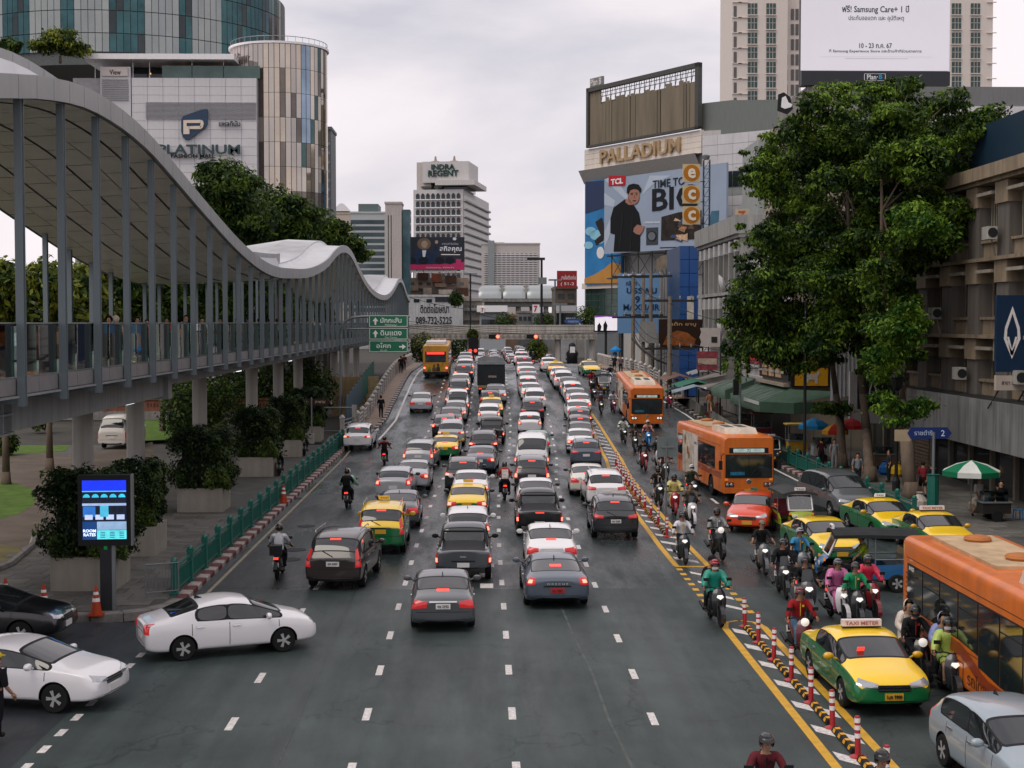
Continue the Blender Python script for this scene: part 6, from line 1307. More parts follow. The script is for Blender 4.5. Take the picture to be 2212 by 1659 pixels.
zp('logo_panel',mat('tcl_red','#b3202c',.5,var=.03),[(392,930),(520,930),(518,995),(508,1008),(392,1010)],.48);ftext(t,f,'TCL',*zq(412,958),*zq(502,990),.5,'#e8e4e6',.06,.04)
ftext(t,f,'TIME TO',*zq(724,968),*zq(965,998),.45,'#26303c',.06,.01);ftext(t,f,'BIG',*zq(720,1030),*zq(1060,1165),.45,'#12161c',.06,.02)
zp('figure_coat',mat('ad_coat','#0d0f13',.6,var=.2,scale=.5),[(515,1108),(430,1170),(407,1250),(405,1360),(440,1372),(430,1500),(628,1500),(630,1385),(646,1352),(620,1210),(580,1150),(545,1140)],.5)
sk_=mat('ad_skin','#a07464',.6,var=.1,scale=1);zp('figure_face',sk_,[zz for zz in ell(582,1082,44,66)],.54);zp('figure_neck',sk_,[(520,1105),(560,1120),(580,1150),(545,1150),(520,1130)],.52)
zp('figure_hair',mat('ad_hair','#12100f',.6),[(532,1058),(534,1020),(548,1000),(582,990),(620,998),(640,1028),(634,1062),(618,1036),(585,1030),(556,1042),(545,1072)],.58)
for pts in([(560,1062),(580,1058),(580,1063),(561,1067)],[(596,1056),(614,1060),(613,1065),(596,1061)],[(562,1071),(578,1069),(576,1075),(565,1076)],[(598,1069),(612,1071),(609,1077),(599,1075)],[(574,1117),(604,1115),(598,1122),(580,1123)]):zp('figure_feature',MATS['ad_hair'],pts,.57,.02)
zp('figure_cheek',mat('ad_shade','#84584a',.6),[(540,1080),(552,1110),(570,1140),(556,1136),(541,1105)],.56,.02);zp('figure_nose',MATS['ad_shade'],[(588,1072),(594,1096),(584,1100)],.57,.02);zp('coat_fold',mat('ad_fold','#1d2026',.6),[(500,1200),(508,1200),(480,1480),(470,1480)],.53,.02);zp('coat_fold',MATS['ad_fold'],[(575,1180),(580,1180),(560,1495),(552,1495)],.53,.02)
zp('figure_hand',sk_,[(585,1325),(610,1298),(640,1305),(664,1310),(650,1350),(630,1376),(600,1368),(580,1350)],.56)
zp('washing_machine',mat('ad_washer','#3c4248',.5,var=.2),[(674,1322),(764,1318),(762,1448),(674,1452)],.46);zp('washer_door',M_BLACK,ell(718,1385,36,40),.5);zp('washer_ring',mat('ad_ring','#5c646c',.4),ell(718,1385,28,31),.54)
zp('air_conditioner',mat('ad_ac','#b8c2ce',.5),[(662,1276),(778,1273),(778,1288),(662,1290)],.46)
zp('television',mat('ad_tv','#2a221e',.5,var=.9,scale=.9),[(790,1240),(920,1205),(1090,1190),(1090,1405),(785,1418)],.48);rz_=random.Random(2)
for k in range(16):x,y=rz_.uniform(810,1070),rz_.uniform(1225,1395);c=('#a87c5a','#c8a888','#5c4a40','#3a4c70')[k%4];zp('tv_picture_stroke',mat('tv_'+c,c,.5,var=.4,scale=2),[(x,y),(x+rz_.uniform(20,60),y+rz_.uniform(-25,20)),(x+rz_.uniform(20,50),y+rz_.uniform(20,45)),(x-12,y+22)],.5+.003*k,.02)
zp('tv_stand',M_BLACK,[(780,1468),(900,1465),(895,1472),(776,1475)],.46);zp('refrigerator',mat('ad_fridge','#2a6078',.35,var=.3,scale=.3),[(1164,1196),(1220,1192),(1216,1440),(1110,1448)],.46)
fr_=M_HFR;za_=f.uz(*zq(600,1545))[1]
for k in range(9):u=lerp(a0+1,a1-1,k/8);MB().tube((u,.6,12),(u,.6,z1_-1),.12,5).obj('strut',fr_,t)
for k in range(8):u,v=lerp(a0+1,a1-1,k/8),lerp(a0+1,a1-1,(k+1)/8);MB().tube((u,.5,z0_-4.5),(v,.5,z0_-.3),.07,4).obj('brace',fr_,t);MB().tube((v,.5,z0_-4.5),(u,.5,z0_-.3),.07,4).obj('brace',fr_,t)
for z in(z0_-.5,z0_-4.6):MB().bb((a0,.2,z),(a1,.9,z+.25)).obj('walkway',fr_,t)
# blue sky and sand advert behind it
f=Frame((20.0,279.5),(27,267.8));t=f.root('billboard','tall blue sky and yellow sand advert on the cream mall corner','billboard')
fbox(t,'panel',mat('ad_sky','#2c7ab4',.5,var=.35,scale=.12),*f.rect(1267,393,1345,612),0,.35);fpoly(t,f,'sand',mat('ad_sand','#c08a44',.5,var=.15,scale=.3),[(1266,602),(1290,592),(1312,578),(1325,566),(1345,572),(1345,612),(1266,612)],.4);fpoly(t,f,'night_top',mat('ad_night','#2c3a5c',.5,var=.1),[(1268,393),(1312,390),(1312,448),(1268,462)],.4)
for x,y,r in((1280,500,12),(1292,508,14),(1275,530,10),(1300,520,9)):fpoly(t,f,'cloud',mat('ad_cloud','#8cc4dc',.6,var=.2,scale=.4),ell(x,y,r,r*.8),.42+.01*(x%3))
fpoly(t,f,'figure',mat('ad_figure','#2a2220',.6,var=.3),[(1290,480),(1304,470),(1310,490),(1308,520),(1292,530),(1288,520),(1302,508)],.46);fpoly(t,f,'board',M_WHITEPAINT,ell(1301,546,8,13),.46)
f=Frame((20.2,281.6),(27,270));t=f.root('glass_entrance','green glass corner entrance at the foot of the cream mall','building part');fbox(t,'lintel',M_CREAM,*f.rect(1268,613,1345,622),.4,1.2)
a=f.rect(1270,622,1340,690)
for i in range(5):
 for j in range(5):fbox(t,'pane',mat('green_pane',(.035,.075,.06),.08,.3,var=.4,scale=.4),lerp(a[0],a[1],i/5)+.06,lerp(a[0],a[1],(i+1)/5)-.06,lerp(a[2],a[3],j/5)+.05,lerp(a[2],a[3],(j+1)/5)-.05,.4,.55)
fbox(t,'frame',M_STEEL,a[0],a[1],0,a[3],.2,.4)
# ---- condominium tower and the LED screen
Y=430;f=yf(Y);t=f.root('apartment_tower','tall cream apartment tower with paired dark windows behind the LED screen','building');M_CONDO=mat('condo_cream',(.66,.59,.54),.6,var=.05,streak=.05)
for(x0,x1,dp) in((1583,1700,22),(1700,1736,30),(2046,2142,22)):a=f.rect(x0,-60,x1,250);MB().bb((a[0],0 if dp==22 else 4,0),(a[1],dp,a[3])).obj('wall',M_CONDO,t)
m=MB();ww_,wh_=2.75,3.3;m.bb((-ww_/2,-.15,-wh_/2),(ww_/2,.1,wh_/2));CW=m.mesh('window',mat('condo_glass',(.028,.06,.058),.08,.2,var=.35,scale=.5));m=MB()
for x in(-ww_/6,ww_/6):m.bb((x-.05,-.25,-wh_/2),(x+.05,-.15,wh_/2))
m.bb((-ww_/2,-.25,.15),(ww_/2,-.15,.25));m.bb((-ww_/2-.15,-.6,-wh_/2-.3),(ww_/2+.15,0,-wh_/2-.05));CFR=m.mesh('window_frame',M_CONDO)
for px in(1625.5,1665.5,2066,2107):
 for k in range(8):
  py=19.5+31.6*k;a=f.uz(px,py)
  if py>262:continue
  o=ob('window',CW,t,(a[0],0,a[1]));ob('window_frame',CFR,o)
for px in(1588,1704,1718,1728):
 for k in range(7):a=f.uz(px,25+33*k);MB().bb((a[0]-.45,(-.1 if px<1600 else 3.8),a[1]-1.6),(a[0]+.45,(.1 if px<1600 else 4.1),a[1]+1.6)).obj('narrow_window',mat('narrow_glass',(.09,.085,.08),.2),t)
for px in(1583,1596,2133):
 for k in range(8):a=f.uz(px,5+33*k);MB().bb((a[0]-.2,-.35,a[1]-.12),(a[0]+2.6,0,a[1]+.12)).obj('band',M_CONDO,t)
Y=200;f=yf(Y);t=f.root('led_screen','giant white LED advertising screen for a phone care offer above the tree','billboard')
a=f.rect(1731,-40,2049,154);fbox(t,'screen',mat('led_white',(.62,.60,.66),.4,var=.04,scale=.08,emit=.42),*a,0,.3);a=f.rect(1730,154.5,2050,186);fbox(t,'base',mat('led_base',(.008,.012,.018),.4,var=.1),*a,-.2,.4)
a=f.rect(1731,-40,2049,186);MB().bb((a[0]+.1,.05,a[2]),(a[1]-.1,1.6,a[3])).obj('housing',M_DARKSTEEL,t)
ink=mat('led_ink',(.02,.03,.05),.5,var=0)
ftext(t,f,'ฟรี! Samsung Care+ 1 ปี',1818,12,1962,32,.31,None,.03,.01,m=ink);ftext(t,f,'ประกันจอแตก และ อุบัติเหตุ',1832,34,1951,48,.31,None,.03,m=ink);ftext(t,f,'10 - 23 ก.ค. 67',1855,94,1925,105,.31,None,.03,.008,m=ink);ftext(t,f,'ที่ Samsung Experience Store และร้านค้าที่ร่วมรายการ',1790,107,1989,116,.31,None,.03,.004,m=ink)
for yy_,x0,x1 in((123.5,1770,2015),(127.5,1825,1960)):fbox(t,'fine_print',mat('led_fine',(.4,.36,.42),.5),*f.rect(x0,yy_-.5,x1,yy_+.5),.3,.32)
ftext(t,f,'Plan·',1871,162,1894,173,.42,'#d8dce0',.05,.015);ftext(t,f,'B',1897,162,1904,172,.42,'#3a9ac8',.05,.02)
q=MB()
for a_,b_ in(((1865,160),(1911,160.8)),((1865,175),(1911,175.8)),((1865,160),(1865.8,175.8)),((1910.2,160),(1911,175.8))):r_=f.rect(*a_,*b_);q.bb((r_[0],-.46,r_[2]),(r_[1],-.4,r_[3]))
q.obj('logo_frame',M_WHITEPAINT,t)
a=f.rect(1745,186,1990,260);MB().bb((a[0],.3,0),(a[1],20,a[3])).obj('pedestal',M_CONC,t)
# grey roofed hall right of the screen
f=yf(178);t=f.root('shopping_hall','grey metal hall with tall framed windows behind the bank','building');a=f.rect(2000,187,2330,700);MB().bb((a[0],0,0),(a[1],30,a[3])).obj('wall',mat('hall_grey',(.18,.185,.185),.6,var=.12,stretch=(2,1,.2)),t)
fbox(t,'upper_wall',M_WPANEL,*f.rect(2000,230,2330,330),.05,.3)
for k in range(6):
 a=f.rect(2030+k*52,252,2074+k*52,318);o=fbox(t,'window',M_WIN,*a,.3,.4)
 for s_ in(.33,.66):fbox(o,'mullion',M_WHITEPAINT,lerp(a[0],a[1],s_)-.06,lerp(a[0],a[1],s_)+.06,a[2],a[3],.4,.46);fbox(o,'mullion',M_WHITEPAINT,a[0],a[1],lerp(a[2],a[3],s_)-.06,lerp(a[2],a[3],s_)+.06,.41,.47)
f=yf(190);t=f.root('shopping_wing','cream block with a dark edged slanting roof behind the big tree','building');m=MB();m.prism([(u,0,z) for u,z in(f.uz(*p) for p in((1642,560),(1672,276),(1735,266),(1960,270),(1960,560)))],(0,12,0));m.obj('wall',mat('wing_cream',(.40,.35,.29),.7,streak=.2),t);fpoly(t,f,'roof_edge',mat('brown_edge',(.05,.03,.03),.6),[(1641,400),(1671,274),(1735,264),(1735,267),(1674,277),(1645,400)],.1,.1)
a=f.rect(1640,300,1960,700);MB().bb((a[0],.5,0),(a[1],12,a[3])).obj('lower_wall',M_PGREY,t)
# horse and rider cut-out sign on the roof is left as a plain emblem
t=f.root('roof_emblem','small black and white ornamental emblem on the roof edge','sign');fpoly(t,f,'backing',M_BLACK,[(1678,240),(1680,205),(1692,200),(1706,210),(1712,236),(1700,248)],.3,.1);fpoly(t,f,'ornament',M_WHITEPAINT,[(1686,232),(1688,212),(1696,208),(1702,222),(1710,226),(1708,232),(1694,236)],.36,.05)
# ================================================================ the shop side: bank, shophouses, billboards, poles
M_BANK=mat('bank_render',(.27,.215,.15),.75,var=.3,scale=.5,streak=.45);M_BANKP=mat('bank_pier',(.145,.132,.118),.8,var=.2,scale=.5,streak=.35)
XB=25.0;t=thing('bank_building','three-storey weathered bank building with recessed windows above a grey metal fascia','building',(XB,20,0))
y0,y1=36.0,96.0;o_=20
FL=[(4.8,7.9),(7.9,11.7),(11.7,15.5)]
MB().bb((.8,y0-o_,0),(18,y1-o_,15.4)).obj('wall',M_BANK,t)
bay=4.2;nb=int((y1-y0)/bay)
wme=MB();wme.bb((-.02,-.85,0),(.06,.85,2.3));WM=wme.mesh('window',M_WIN);wf=MB()
for y in(-.85,0,.85):wf.bb((-.08,y-.04,0),(.0,y+.04,2.3))
for z in(0,1.8,2.26):wf.bb((-.08,-.85,z),(.0,.85,z+.06))
WF=wf.mesh('window_frame',mat('window_frame_brown',(.22,.17,.11),.6));gr=MB()
for k in range(7):gr.tube((-.2,-.8+k*.267,.05),(-.2,-.8+k*.267,2.25),.025,4)
gr.bb((-.22,-.85,.0),(-.16,.85,.05));gr.bb((-.22,-.85,2.22),(-.16,.85,2.27));GRM=gr.mesh('window_grille',mat('grille_paint',(.42,.38,.30),.6))
pr=MB();pr.bb((0,-.8,0),(.85,.8,1));PRM=pr.mesh('pier',M_BANKP);sp=MB();sp.bb((.25,-1.3,0),(.85,1.3,.85));sp.bb((.1,-1.35,.75),(.85,1.35,.88));SPM=sp.mesh('spandrel',M_BANK)
hd=MB();hd.bb((-.12,-.85,0),(.85,.85,1.05));HDM=hd.mesh('panel_block',M_BANK);sh=MB();sh.bb((-.25,-1.1,0),(.8,1.1,.16));SHM=sh.mesh('sunshade',mat('shade_grey',(.33,.30,.25),.8,streak=.3))
for j,(z0,z1) in enumerate(FL):
 MB().bb((-.3,y0-o_,z1-.18),(.9,y1-o_,z1)).obj('floor_ledge',M_BANK,t)
 for i in range(nb):
  yc=y0-o_+(i+.5)*bay
  ob('pier',PRM,t,(0,yc-bay/2,z0),scale=(1,1,z1-z0-.2));ob('spandrel',SPM,t,(0,yc,z0));w_=ob('window',WM,t,(.72,yc,z0+.88),scale=(1,1.2,min(1,(z1-z0-1.6)/2.3)));ob('window_frame',WF,w_)
  if j==2:ob('window_grille',GRM,w_)
  ob('panel_block',HDM,t,(0,yc-bay/2,z1-1.25));ob('sunshade',SHM,t,(0,yc,z1-.75))
MB().bb((-.6,y0-o_,15.5),(18,y1-o_,16.15)).obj('parapet',M_BANK,t)
MB().bb((.5,y0-o_,16.15),(.62,y1-o_-14,18.5)).obj('roof_screen',mat('navy_screen',(.010,.030,.055),.5,var=.12),t)
for yc,z in((74.2,5.6),(78.4,8.7),(70.0,12.5),(82.6,12.6),(86.8,5.7),(66.0,5.7)):
 o=MB().bb((-.75,yc-o_-.45,z),(-.3,yc-o_+.45,z+.62)).obj('air_conditioner',mat('ac_unit',(.42,.41,.38),.6,var=.15,streak=.4),t);MB().lathe([(.24,0),(.22,.02)],14,axis='y').obj('fan_grille',M_DARKSTEEL,o,loc=(-.52,yc-o_-.46,z+.31));MB().tube((-.3,yc-o_+.3,z),(.05,yc-o_+.3,z-1.4),.03,5).obj('drain_pipe',M_STEEL,t)
for i in range(26):
 ya,yb=y0-o_+i*1.75,y0-o_+(i+1)*1.75
 if yb>81-o_:continue
 MB().bb((-1.6,ya+.012,2.65),(-1.45,yb-.012,4.9)).obj('fascia_panel',mat('brushed_fascia',(.30,.315,.315),.4,.4,var=.25,scale=.5,streak=.6),t)
MB().bb((-1.45,y0-o_,2.65),(.8,81-o_,2.75)).obj('fascia_soffit',M_DARKSTEEL,t);MB().bb((-1.45,y0-o_,4.75),(.8,81-o_,4.88)).obj('fascia_top',M_DARKSTEEL,t)
for i in range(18):
 yc=y0-o_+1.6+i*3.2
 MB().bb((.3,yc-1.45,.15),(.4,yc+1.45,3.05)).obj('shopfront',mat('shop_glass',(.02,.025,.028),.06,var=.4,scale=.7),t);MB().bb((.1,yc+1.45,.1),(.5,yc+1.75,3.1)).obj('pillar',mat('shop_pillar',(.16,.14,.11),.6),t)
for k,yc in enumerate((82.5,86)):
 for j in range(14):MB().bb((.12,yc-o_-1.3,.2+j*.2),(.2,yc-o_+1.3,.37+j*.2)).obj('shutter_slat',mat('shutter',(.20,.15,.10),.6,var=.2),t)
M_BBLUE=mat('bank_blue','#0d2c4a',.4,var=.06)
def drop_sign(name,label,Y,zc,w_,h_,X=24.1,cat='sign',face=-1):
 t=thing(name,label,cat,(X,Y,zc));return t
t=thing('bank_sign','tall navy bank sign with a white leaf emblem hung over the pavement','sign',(24.2,66.2,8.0));MB().box((0,0,0),(1.42,.3,3.5)).obj('panel',M_BBLUE,t)
def leaf(parent,c,h,mt,y=-.165,thick=.3):
 q=lambda x,z:(c[0]+x*h,y,c[1]+z*h);m=MB()
 L1=[(0,.5),(.14,.1),(.16,-.12),(.0,-.5),(-.16,-.12),(-.14,.1)];L2=[(0,.36),(.095,.06),(.105,-.12),(0,-.36),(-.105,-.12),(-.095,.06)]
 for k in range(6):a,b,cc,d=L1[k],L1[(k+1)%6],L2[(k+1)%6],L2[k];m.prism([q(*a),q(*b),q(*cc),q(*d)],(0,.01,0))
 m.prism([q(-.10,-.08),q(-.06,-.08),q(.02,-.4),q(-.02,-.44)],(0,.011,0));m.prism([q(.10,-.08),q(.06,-.08),q(-.02,-.4),q(.02,-.44)],(0,.012,0));return m.obj('leaf_emblem',mt,parent)
leaf(t,(0,.05),2.4,M_REFL);m=MB();m.tube((.7,0,1.2),(1.6,0,1.2),.05,6);m.tube((.7,0,-1.2),(1.6,0,-1.2),.05,6);m.obj('bracket',M_DARKSTEEL,t)
t=thing('branch_board','cream board naming the bank branch below the navy sign','sign',(24.25,66.2,5.75));MB().box((0,0,0),(1.5,.25,.68)).obj('panel',mat('cream_board','#b8aca2',.5,var=.05),t);text('สาขา ประตูน้ำ',t,(.05,-.14,0),1.1,.28,'#3a342e',depth=.01);m=MB();m.tube((-.6,0,-.37),(-1.0,.2,-1.2),.04,5);m.tube((.6,0,-.37),(.2,.2,-1.2),.04,5);m.obj('strut',M_DARKSTEEL,t)
t=thing('bank_sign','dark grey bank signboard with a white leaf emblem behind the tree trunks','sign',(24.3,89.0,4.2));MB().box((0,0,0),(2.4,.25,2.0)).obj('panel',mat('slate_board','#20262c',.5),t);leaf(t,(-.3,.1),1.5,M_REFL,-.14);text('ธนาคาร',t,(.6,-.14,-.45),.8,.32,'#b8bcc0',depth=.01);MB().bb((-1.65,.12,-1.9),(3,.4,1.3)).obj('backing',M_WPANEL,t)
t=thing('wall_banner','white corrugated metal sheet hung between the tree trunks','hoarding',(22.8,91,5.5));m=MB();rows=[[(lerp(-.9,.9,i/14),-.06*(i%2),z) for z in(-1.9+.5*(i/14),1.5)] for i in range(15)];m.grid(rows);m.grid([[(p[0],p[1]+.05,p[2]) for p in r] for r in rows]);m.obj('sheet',mat('corrugated_white',(.45,.47,.49),.5,.2,var=.1),t)
# yellow restaurant corner with its green awning
XS=24.5
def shop(label,ya,yb,z1,wall,X=XS,storeys=2,win=True,name='shophouse'):
 t=thing(name,label,'building',(X,ya,0));L_=yb-ya;MB().bb((0,0,0),(14,L_,z1)).obj('wall',wall,t);fh=(z1-4.2)/storeys;n=max(2,int(L_/1.9))
 if win:
  for j in range(storeys):
   for i in range(n):
    y=(i+.5)*L_/n;z=4.4+fh*j+.9;MB().bb((-.05,y-.55,z),(.1,y+.55,z+fh-1.5)).obj('window',M_WIN,t);MB().bb((-.35,y-.7,z-.25),(.05,y+.7,z-.1)).obj('sill',M_CONC_PALE,t)
   MB().bb((-.5,0,4.2+fh*j),(0,L_,4.4+fh*j)).obj('ledge',wall,t)
 MB().bb((-.03,.15,.15),(.0,L_-.15,3.3)).obj('shopfront',mat('dark_shop',(.018,.017,.016),.4,var=.5,scale=1.5),t);return t
t=shop('shophouse with a yellow restaurant sign of a lion above a green awning',97,107,13,mat('shop_tan',(.30,.26,.21),.8,streak=.3),X=20.7);m=MB()
MB().bb((-.25,-.25,4.6),(-.05,9.8,6.6)).obj('sign_band',M_BLACK,t);M_YS=mat('yellow_sign','#c08a12',.45,var=.1)
MB().bb((.15,-.5,4.3),(2.35,-.1,5.5)).obj('yellow_sign',M_YS,t);MB().bb((-.1,-.45,4.2),(3.6,-.05,5.6)).obj('sign_backing',M_BLACK,t)
m=MB();e_=[(1.9,5.0),(1.95,5.6),(1.75,6.05),(2.05,6.3),(2.4,6.1),(3.1,5.95),(3.5,6.3),(3.75,6.2),(3.4,5.75),(3.45,5.0),(3.15,5.0),(3.05,5.4),(2.45,5.4),(2.3,5.0)];m.prism([(x*.62-.45,-.53,z*.62+1.35) for x,z in e_],(0,.03,0));m.obj('lion_figure',mat('sign_grey',(.42,.40,.36),.5,var=.4,scale=4),t)
for k in range(3):MB().bb((-.3,2.0+k*2.4,4.75),(-.25,3.8+k*2.4,6.45)).obj('food_photo',mat('food_print',(.45,.28,.16),.5,var=.6,scale=2.5),t)
MB().bb((-.9,-.9,6.7),(14,10,7.1)).obj('balcony_slab',mat('balcony_cream',(.42,.36,.29),.7,streak=.2),t)
for k in range(16):MB().bb((-.8,k*.62,7.1),(-.76,k*.62+.3,9.3)).obj('balcony_slat',mat('slat_green',(.14,.16,.12),.6,var=.3),t)
# green awnings: hipped cloth with side skirts
M_AWN=mat('green_awning',(.032,.07,.045),.6,var=.25,scale=1.5,streak=.1)
def awning(label,x,y,L_,proj,z0,z1,mt,skirt=.6,frame=True,stripe=None):
 t=thing('awning',label,'awning',(x,y,0));n=max(3,int(L_/1.6));rows=[]
 for i in range(n+1):
  yy=L_*i/n;sg=.06*(i%2);rows.append([(0,yy,z1),(-proj*.5,yy,lerp(z1,z0,.5)-.05-sg),(-proj,yy,z0-sg),(-proj-.02,yy,z0-skirt-sg)])
 MB().grid(rows).obj('cloth',mt,t,True)
 for yy in(0,L_):m=MB();m.add([(0,yy,z1),(-proj,yy,z0),(-proj,yy,z0-skirt),(0,yy,z0-skirt)],[(0,1,2,3)]);m.obj('end_cloth',mt,t)
 if frame:
  for i in range(n+1):yy=L_*i/n;MB().tube((0,yy,z1-.05),(-proj,yy,z0-.05),.025,5).obj('rib',M_STEEL,t)
 if stripe:MB().bb((-proj-.05,.2,z0-.25),(-proj-.03,L_*.5,z0-.02)).obj('valance_strip',stripe,t)
 return t
t=awning('large green restaurant awning under the yellow lion sign',20.6,95.8,11.5,2.2,3.3,4.1,M_AWN,.7,stripe=mat('valance_pale',(.42,.44,.42),.6,var=.4,scale=8));m=MB();m.add([(-2.2,0,3.3),(-.2,0,4.1),(3.4,-2.0,4.0),(-.4,-2.0,3.3)],[(0,1,2,3)]);m.add([(-2.2,0,3.3),(-.4,-2.0,3.3),(-.4,-2.0,2.6),(-2.2,0,2.6)],[(0,1,2,3)]);m.add([(-.4,-2.0,3.3),(3.4,-2.0,3.5),(3.4,-2.0,2.6),(-.4,-2.0,2.6)],[(0,1,2,3)]);m.obj('corner_cloth',M_AWN,t)
awning('smaller green awning beyond the restaurant one',20.4,108.5,6.5,2.2,3.5,4.3,mat('green_awning_b',(.05,.095,.065),.6,var=.2,scale=1.5),.7)
M_GREYAWN=mat('grey_awning',(.20,.18,.16),.6,var=.15)
awning('brown-grey flat awning over the market stall near the pole',21.3,116.5,5.2,3.2,3.3,3.9,M_GREYAWN,.3,stripe=M_WHITEPAINT);awning('second brown-grey awning deeper in the market',20.6,122.6,5.0,3.0,3.5,4.1,M_GREYAWN,.3)
# shophouses up the street
t=shop('shophouse with white louvres and red shop signs behind the foliage',107.4,117,13.5,mat('shop_white',(.40,.39,.38),.7,streak=.3),X=21.6)
for j in range(16):MB().bb((-.3,1.5,6.8+j*.26),(-.1,5.0,6.95+j*.26)).obj('louvre',M_WHITEPAINT,t)
MB().bb((-.3,.5,5.4),(-.1,9,6.6)).obj('red_sign',mat('red_sign','#a02028',.5,var=.1),t);MB().bb((-.34,1.2,8.6),(-.1,3.4,11.4)).obj('red_banner',mat('red_banner','#9a1e26',.5,var=.1),t)
t=shop('plain grey shophouse between the louvres and the finned one',117.4,125,12.5,mat('shop_grey',(.27,.26,.25),.8,streak=.4),X=22.2)
t=thing('fabric_banner','faded pink and white fabric banner hung over the market awnings','banner',(18.95,122,5.3));MB().box((0,0,0),(1.75,.1,1.6)).obj('cloth',mat('pink_banner','#8a4048',.7,var=.5,scale=2.2),t);MB().box((0,-.06,-.05),(1.6,.02,.5)).obj('pale_stripe',mat('banner_pale','#b0a090',.7,var=.3,scale=3),t)
t=thing('shop_sign','blank cream sign with a notched edge above the pink banner','sign',(19.5,124,7.25));m=MB();m.prism([(-.85,0,-.8),(-.75,0,-.4),(-.9,0,0),(-.75,0,.4),(-.85,0,.8),(.85,0,.8),(.85,0,-.8)],(0,.12,0));m.obj('panel',mat('cream_sign','#b8b0aa',.6,var=.1),t);MB().box((.35,-.02,-.2),(.5,.02,.5)).obj('printed_block',M_DARKSTEEL,t);MB().tube((.9,.06,-.8),(.9,.06,-7.1),.06,6).obj('post',M_DARKSTEEL,t)
# grey old shophouse with deep fins, satellite dishes
XG=22.6;t=thing('shophouse','old grey shophouse with deep concrete fins and satellite dishes','building',(XG,126,0));M_FIN=mat('fin_grey',(.30,.30,.29),.8,var=.2,scale=.5,streak=.4);MB().bb((1,0,0),(14,24,16.6)).obj('wall',mat('fin_wall',(.16,.15,.14),.8,var=.3),t)
for j,(z0,z1) in enumerate(((7.0,11.3),(11.3,16.2))):
 MB().bb((-.4,-.2,z1-.3),(1.2,24,z1)).obj('ledge',M_FIN,t)
 for i in range(8):MB().bb((-.2,i*2.9,z0),(1.0,i*2.9+.5,z1-.3)).obj('fin',M_FIN,t);MB().bb((-.5,i*2.9+.6,z1-1.5),(1.0,i*2.9+1.7,z1-.5)).obj('block',mat('fin_white',(.44,.44,.44),.7,streak=.3),t);MB().bb((.9,i*2.9+.8,z0+.9),(1.02,i*2.9+2.5,z1-1.6)).obj('window',M_WIN,t)
MB().bb((-.7,-.3,16.2),(14,24,17.8)).obj('parapet',M_FIN,t)
for y,z in((4,8.0),(3.2,12.0)):m=MB();m.lathe([(.05,0),(.5,.1),(.85,.35)],16,axis='x');m.obj('satellite_dish',M_WHITEPAINT,t,loc=(-1.0,y,z),rot=(0,R(12),R(160)))
t=thing('fabric_sign','brown restaurant billboard with a food picture below the grey shophouse','sign',(17.9,131,7.5));MB().box((0,0,0),(3.9,.2,2.6)).obj('panel',mat('brown_ad','#2a1a12',.5,var=.1),t);m=MB();m.prism([(-1.6,-.12,-1.0),(-1.2,-.12,-.1),(-.3,-.12,.3),(.6,-.12,.1),(1.4,-.12,-.5),(1.2,-.12,-1.1)],(0,.02,0));m.obj('food_picture',mat('food_b','#8a5026',.5,var=.6,scale=2),t);text('สเต็ก ชาบู',t,(.1,-.13,.85),2.6,.42,'#c0a070',depth=.02);m=MB();m.tube((-1.7,.2,-1.3),(-1.7,.2,-7.4),.08,6);m.tube((1.7,.2,-1.3),(1.7,.2,-7.4),.08,6);m.obj('post',M_DARKSTEEL,t)
# blue-clad block and grey warehouse
Y=168;f=yf(Y);t=f.root('blue_clad_building','tall bright blue clad corner building next to the grey shophouse','building');a=f.rect(1469,531,1508,745);MB().bb((a[0],.2,0),(a[1],12,a[3])).obj('wall',mat('blue_core',(.02,.05,.12),.5),t);M_BLUEP=mat('blue_panel','#1a4680',.4,var=.2,scale=.4)
for i in range(2):
 for j in range(11):fbox(t,'cladding_panel',M_BLUEP,lerp(a[0],a[1],i/2)+.03,lerp(a[0],a[1],(i+1)/2)-.03,lerp(0,a[3],j/11)+.03,lerp(0,a[3],(j+1)/11)-.03,-.19,0)
fbox(t,'banner',mat('yellow_banner','#a8a49a',.6,var=.4,scale=1),*f.rect(1484,640,1498,705),.02,.2)
Y=186;f=yf(Y);t=f.root('warehouse','grey metal-sided warehouse between the blue building and the hair salon advert','building');a=f.rect(1418,560,1472,745);MB().bb((a[0],.2,0),(a[1],10,a[3]-2)).obj('wall',M_PGREY,t)
for i in range(9):fbox(t,'ribbed_panel',mat('ribbed',(.27,.26,.245),.6,.2,var=.2,scale=.4,streak=.3),lerp(a[0],a[1],i/9)+.04,lerp(a[0],a[1],(i+1)/9)-.04,0,a[3]-2.2,-.19,.02)
fpoly(t,f,'parapet',mat('worn_parapet',(.22,.18,.13),.8,var=.3,scale=.6,streak=.4),[(1418,562),(1430,552),(1470,546),(1470,572),(1418,585)],.3,.4)
